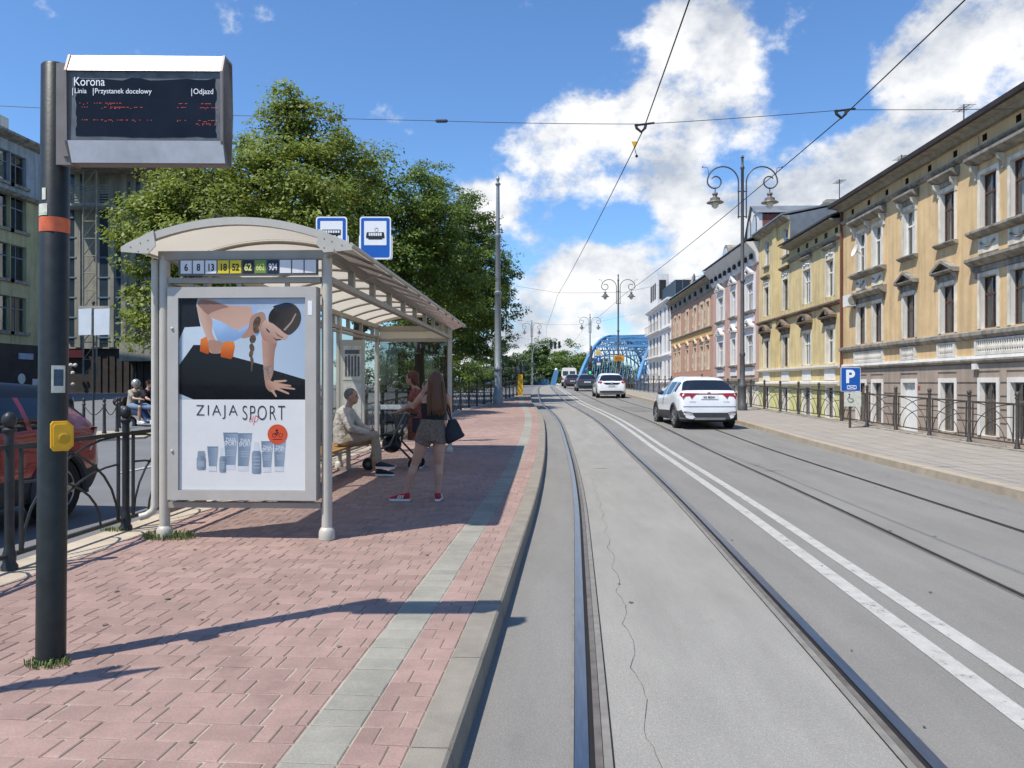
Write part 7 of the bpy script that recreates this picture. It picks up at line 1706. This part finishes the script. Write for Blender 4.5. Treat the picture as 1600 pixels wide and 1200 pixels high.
# woman in a floral dress with a wheeled walker
wx_, wy_ = at(655, 13.1)
t = thing('person', 'person in red floral dress leaning over a wheeled walker, mostly behind the standing person', 'person', (wx_, wy_, .122), 0.)
mb = MB(); lf = Vector((-1,.1,0))
for sy in (-.09, .09): limb(mb, [(0,sy,.78),(0,sy,.44),(.01,sy,.07)], [.08,.055,.042])
mb.tube([(0,0,.76),(0,0,.9),(-.02,0,1.1),(-.05,0,1.28),(-.07,0,1.36)], [(.17,.14),(.17,.14),(.16,.13),(.17,.11),(.07,.06)], 16, side=(0,1,0)); limb(mb, [(-.07,0,1.34),(-.10,0,1.43)], [.05,.048]); hc3 = Vector((-.13,0,1.52)); head(mb, hc3, lf)
for sy in (-1, 1):
    s_ = Vector((-.05,sy*.17,1.29)); e_ = Vector((-.14,sy*.25,1.05)); w_ = Vector((-.34,sy*.20,.95)); limb(mb, [s_, s_.lerp(e_, .5), e_, e_.lerp(w_, .5), w_], [.055,.05,.042,.038,.028]); hand(mb, w_, (-1,0,-.1), (0,0,-1), 1., 1.0)
organic('body', mb, m_skin2, .011, t)
mb = MB(); mb.tube([(.0,0,.48),(0,0,.70),(0,0,.9),(-.02,0,1.1),(-.045,0,1.26),(-.06,0,1.33)], [(.25,.20),(.23,.19),(.20,.165),(.18,.15),(.20,.135),(.14,.09)], 18, side=(0,1,0))
for sy in (-1, 1): limb(mb, [(-.05,sy*.17,1.29),(-.09,sy*.215,1.17)], [.075,.072])
organic('dress', mb, m_flor, .012, t); mb = MB(); mb.ball(hc3+Vector((.025,0,.03)), (.11,.10,.115), 12); mb.ball(hc3+Vector((.06,0,-.04)), (.07,.09,.09), 10); organic('hair', mb, m_hairr, .012, t); face_bits(t, hc3, lf)
for sy in (-.09, .09): shoe(t, (.03,sy,0), (-1,.05), m_bltop, .95)
obj('handbag', MB().box(-.06,.06,-.33,-.21,.62,.86).mesh('handbag', m_bag), t)
rx_, ry_ = at(614, 12.9)
t = thing('wheeled_walker', 'black wheeled walker with a seat bag between seated man and woman', 'walker', (rx_, ry_, .122), R(180)); m_wk = mat('walker_black', (.02,.02,.022), .45, .3, var=.2); m_wkg = mat('walker_grey', (.16,.155,.15), .4, .5, var=.2)
for sy in (-.26, .26):
    obj('frame_tube', MB().tube([(-.42,sy,.93),(-.26,sy,.95),(-.14,sy,.72),(.0,sy,.42),(.30,sy*.9,.30),(.36,sy*.9,.14)], .019, 8).mesh('frame_tube', m_wkg, True), t); obj('frame_tube', MB().tube([(-.12,sy,.70),(-.10,sy,.45),(-.26,sy,.28),(-.40,sy,.14)], .017, 8).mesh('frame_tube', m_wk, True), t)
    obj('grip', MB().cyl((-.46,sy,.925),(-.34,sy,.945),.026,n=10).mesh('grip', m_wk), t); obj('brake_lever', MB().tube([(-.42,sy,.90),(-.30,sy,.89),(-.25,sy,.92)], .008, 5).mesh('brake_lever', m_wk), t)
    for xx in (.36, -.40): w_ = obj('wheel', MB().lathe([(.06,-.02),(.10,-.022),(.105,0),(.10,.022),(.06,.02)], n=16, M=Matrix.Rotation(R(90), 3, 'X')).mesh('wheel', m_wk, True), t, (xx,sy*.92,.105)); obj('hub', MB().cyl((0,-.025,0),(0,.025,0),.04,n=10).mesh('hub', m_wkg), w_)
obj('seat', MB().box(-.16,.16,-.24,.24,.56,.60).mesh('seat', m_wk), t); obj('back_strap', MB().tube([(.05,-.25,.78),(.16,0,.80),(.05,.25,.78)], .03, 8).mesh('back_strap', m_wk, True), t); mb = MB(); mb.ball((.02,0,.42), (.17,.2,.15), 12); organic('bag', mb, m_wk, .015, t); obj('cross_strut', MB().cyl((-.05,-.25,.35),(.05,.25,.55),.012,n=6).cyl((-.05,.25,.35),(.05,-.25,.55),.012,n=6).mesh('strut', m_wk), t)
# scooter with two riders on the side road
sx, sy_ = at(229, 25); sc = R(75)
t = thing('scooter', 'dark blue motor scooter on the side road left of the shelter', 'scooter', (sx, sy_, .0), -R(90)-R(8)); m_sc = paint('paint_scooter', (.05,.08,.16))
mb = MB(); mb.tube([(0,-.75,.62),(0,-.45,.68),(0,-.1,.62),(0,.1,.35),(0,.35,.33),(0,.52,.55),(0,.60,.9),(0,.58,1.0)], [(.12,.12),(.17,.16),(.18,.16),(.18,.10),(.18,.10),(.18,.10),(.17,.07),(.10,.05)], 12, side=(1,0,0)); organic('body', mb, m_sc, .02, t)
obj('seat', MB().tube([(0,-.75,.78),(0,-.4,.82),(0,.0,.78)], [(.13,.06),(.16,.06),(.12,.06)], 10, side=(1,0,0)).mesh('seat', m_wk, True), t)
for yy in (-.62, .80): w_ = obj('wheel', MB().lathe([(.16,-.05),(.24,-.055),(.26,0),(.24,.055),(.16,.05)], n=20, M=Matrix.Rotation(R(90), 3, 'Y')).mesh('wheel', m_tyre, True), t, (0,yy,.26)); obj('hub', MB().cyl((-.06,0,0),(.06,0,0),.15,n=12).mesh('hub', m_rim), w_)
obj('fork', MB().cyl((0,.80,.26),(0,.60,.95),.035,n=8).mesh('fork', m_wkg), t); obj('handlebar', MB().tube([(-.34,.50,1.02),(-.15,.58,1.06),(.15,.58,1.06),(.34,.50,1.02)], .018, 6).mesh('handlebar', m_wk), t); obj('windscreen', MB().quad((-.2,.66,1.0),(.2,.66,1.0),(.16,.58,1.4),(-.16,.58,1.4)).mesh('windscreen', glass('screen_glass', (.7,.75,.78), .8)), t); obj('top_case', MB().tube([(0,-1.08,.98),(0,-.72,.98)], [(.22,.16),(.22,.16)], 10, side=(1,0,0)).mesh('top_case', m_wk), t)
m_khs = mat('shirt_khaki', (.34,.31,.24), .9, var=.15); m_den = mat('denim', (.14,.20,.30), .9, var=.2)
def rider(label, oy, m_shirt, helm, hair):
    t2 = thing('person', label, 'person', (sx, sy_, 0.), -R(90)-R(8), 'riders on the scooter'); mb = MB(); o = Vector((0,oy,.86))
    mb.tube([o+Vector((0,0,-.06)), o+Vector((0,.02,.2)), o+Vector((0,.08,.45)), o+Vector((0,.10,.52))], [(.17,.13),(.16,.12),(.19,.11),(.08,.07)], 14, side=(1,0,0)); hh = o+Vector((0,.14,.68)); limb(mb, [o+Vector((0,.10,.5)), hh], [.055,.05]); head(mb, hh, (0,1,0))
    for s in (-1, 1):
        k = Vector((s*.24,oy+.45,.80)); f_ = Vector((s*.22,oy+.42,.36)); limb(mb, [o+Vector((s*.1,0,-.02)), k, k.lerp(f_, .5), f_], [.09,.065,.058,.042]); shd = o+Vector((s*.2,.07,.43)); e_ = o+Vector((s*.30,.28,.22)); w_ = Vector((s*.30,min(.50,oy+.55),1.06 if helm else 1.0)); limb(mb, [shd, e_, w_], [.055,.043,.03]); hand(mb, w_, (0,1,0), (0,0,-1), 1., 1.0)
    organic('body', mb, m_skin, .016, t2)
    mb = MB(); mb.tube([o+Vector((0,0,-.06)), o+Vector((0,.02,.2)), o+Vector((0,.08,.45)), o+Vector((0,.10,.51))], [(.20,.16),(.19,.15),(.22,.14),(.09,.08)], 14, side=(1,0,0))
    for s in (-1, 1): limb(mb, [o+Vector((s*.2,.07,.43)), o+Vector((s*.27,.2,.3))], [.078,.07])
    organic('shirt', mb, m_shirt, .016, t2); mb = MB()
    for s in (-1, 1): limb(mb, [o+Vector((s*.1,0,-.02)), Vector((s*.22,oy+.38,.80))], [.115,.09])
    organic('shorts', mb, m_den, .018, t2)
    for s in (-1, 1): shoe(t2, (s*.22,oy+.38,.27), (0,1), m_wsole, 1.05)
    mb = MB(); mb.ball(hh+Vector((0,-.01,.04)), (.135,.145,.14) if helm else (.095,.105,.11), 14); organic('helmet' if helm else 'hair', mb, mat('helmet_silver', (.42,.42,.40), .3, .5) if helm else m_hairr, .014, t2)
rider('person with silver helmet and khaki shirt on the back seat of the scooter', -.52, m_khs, True, None)
rider('person with reddish hair steering the scooter', -.05, m_bltop, False, None)
for o in bpy.data.objects:
    if '_loc' in o: del o['_loc']
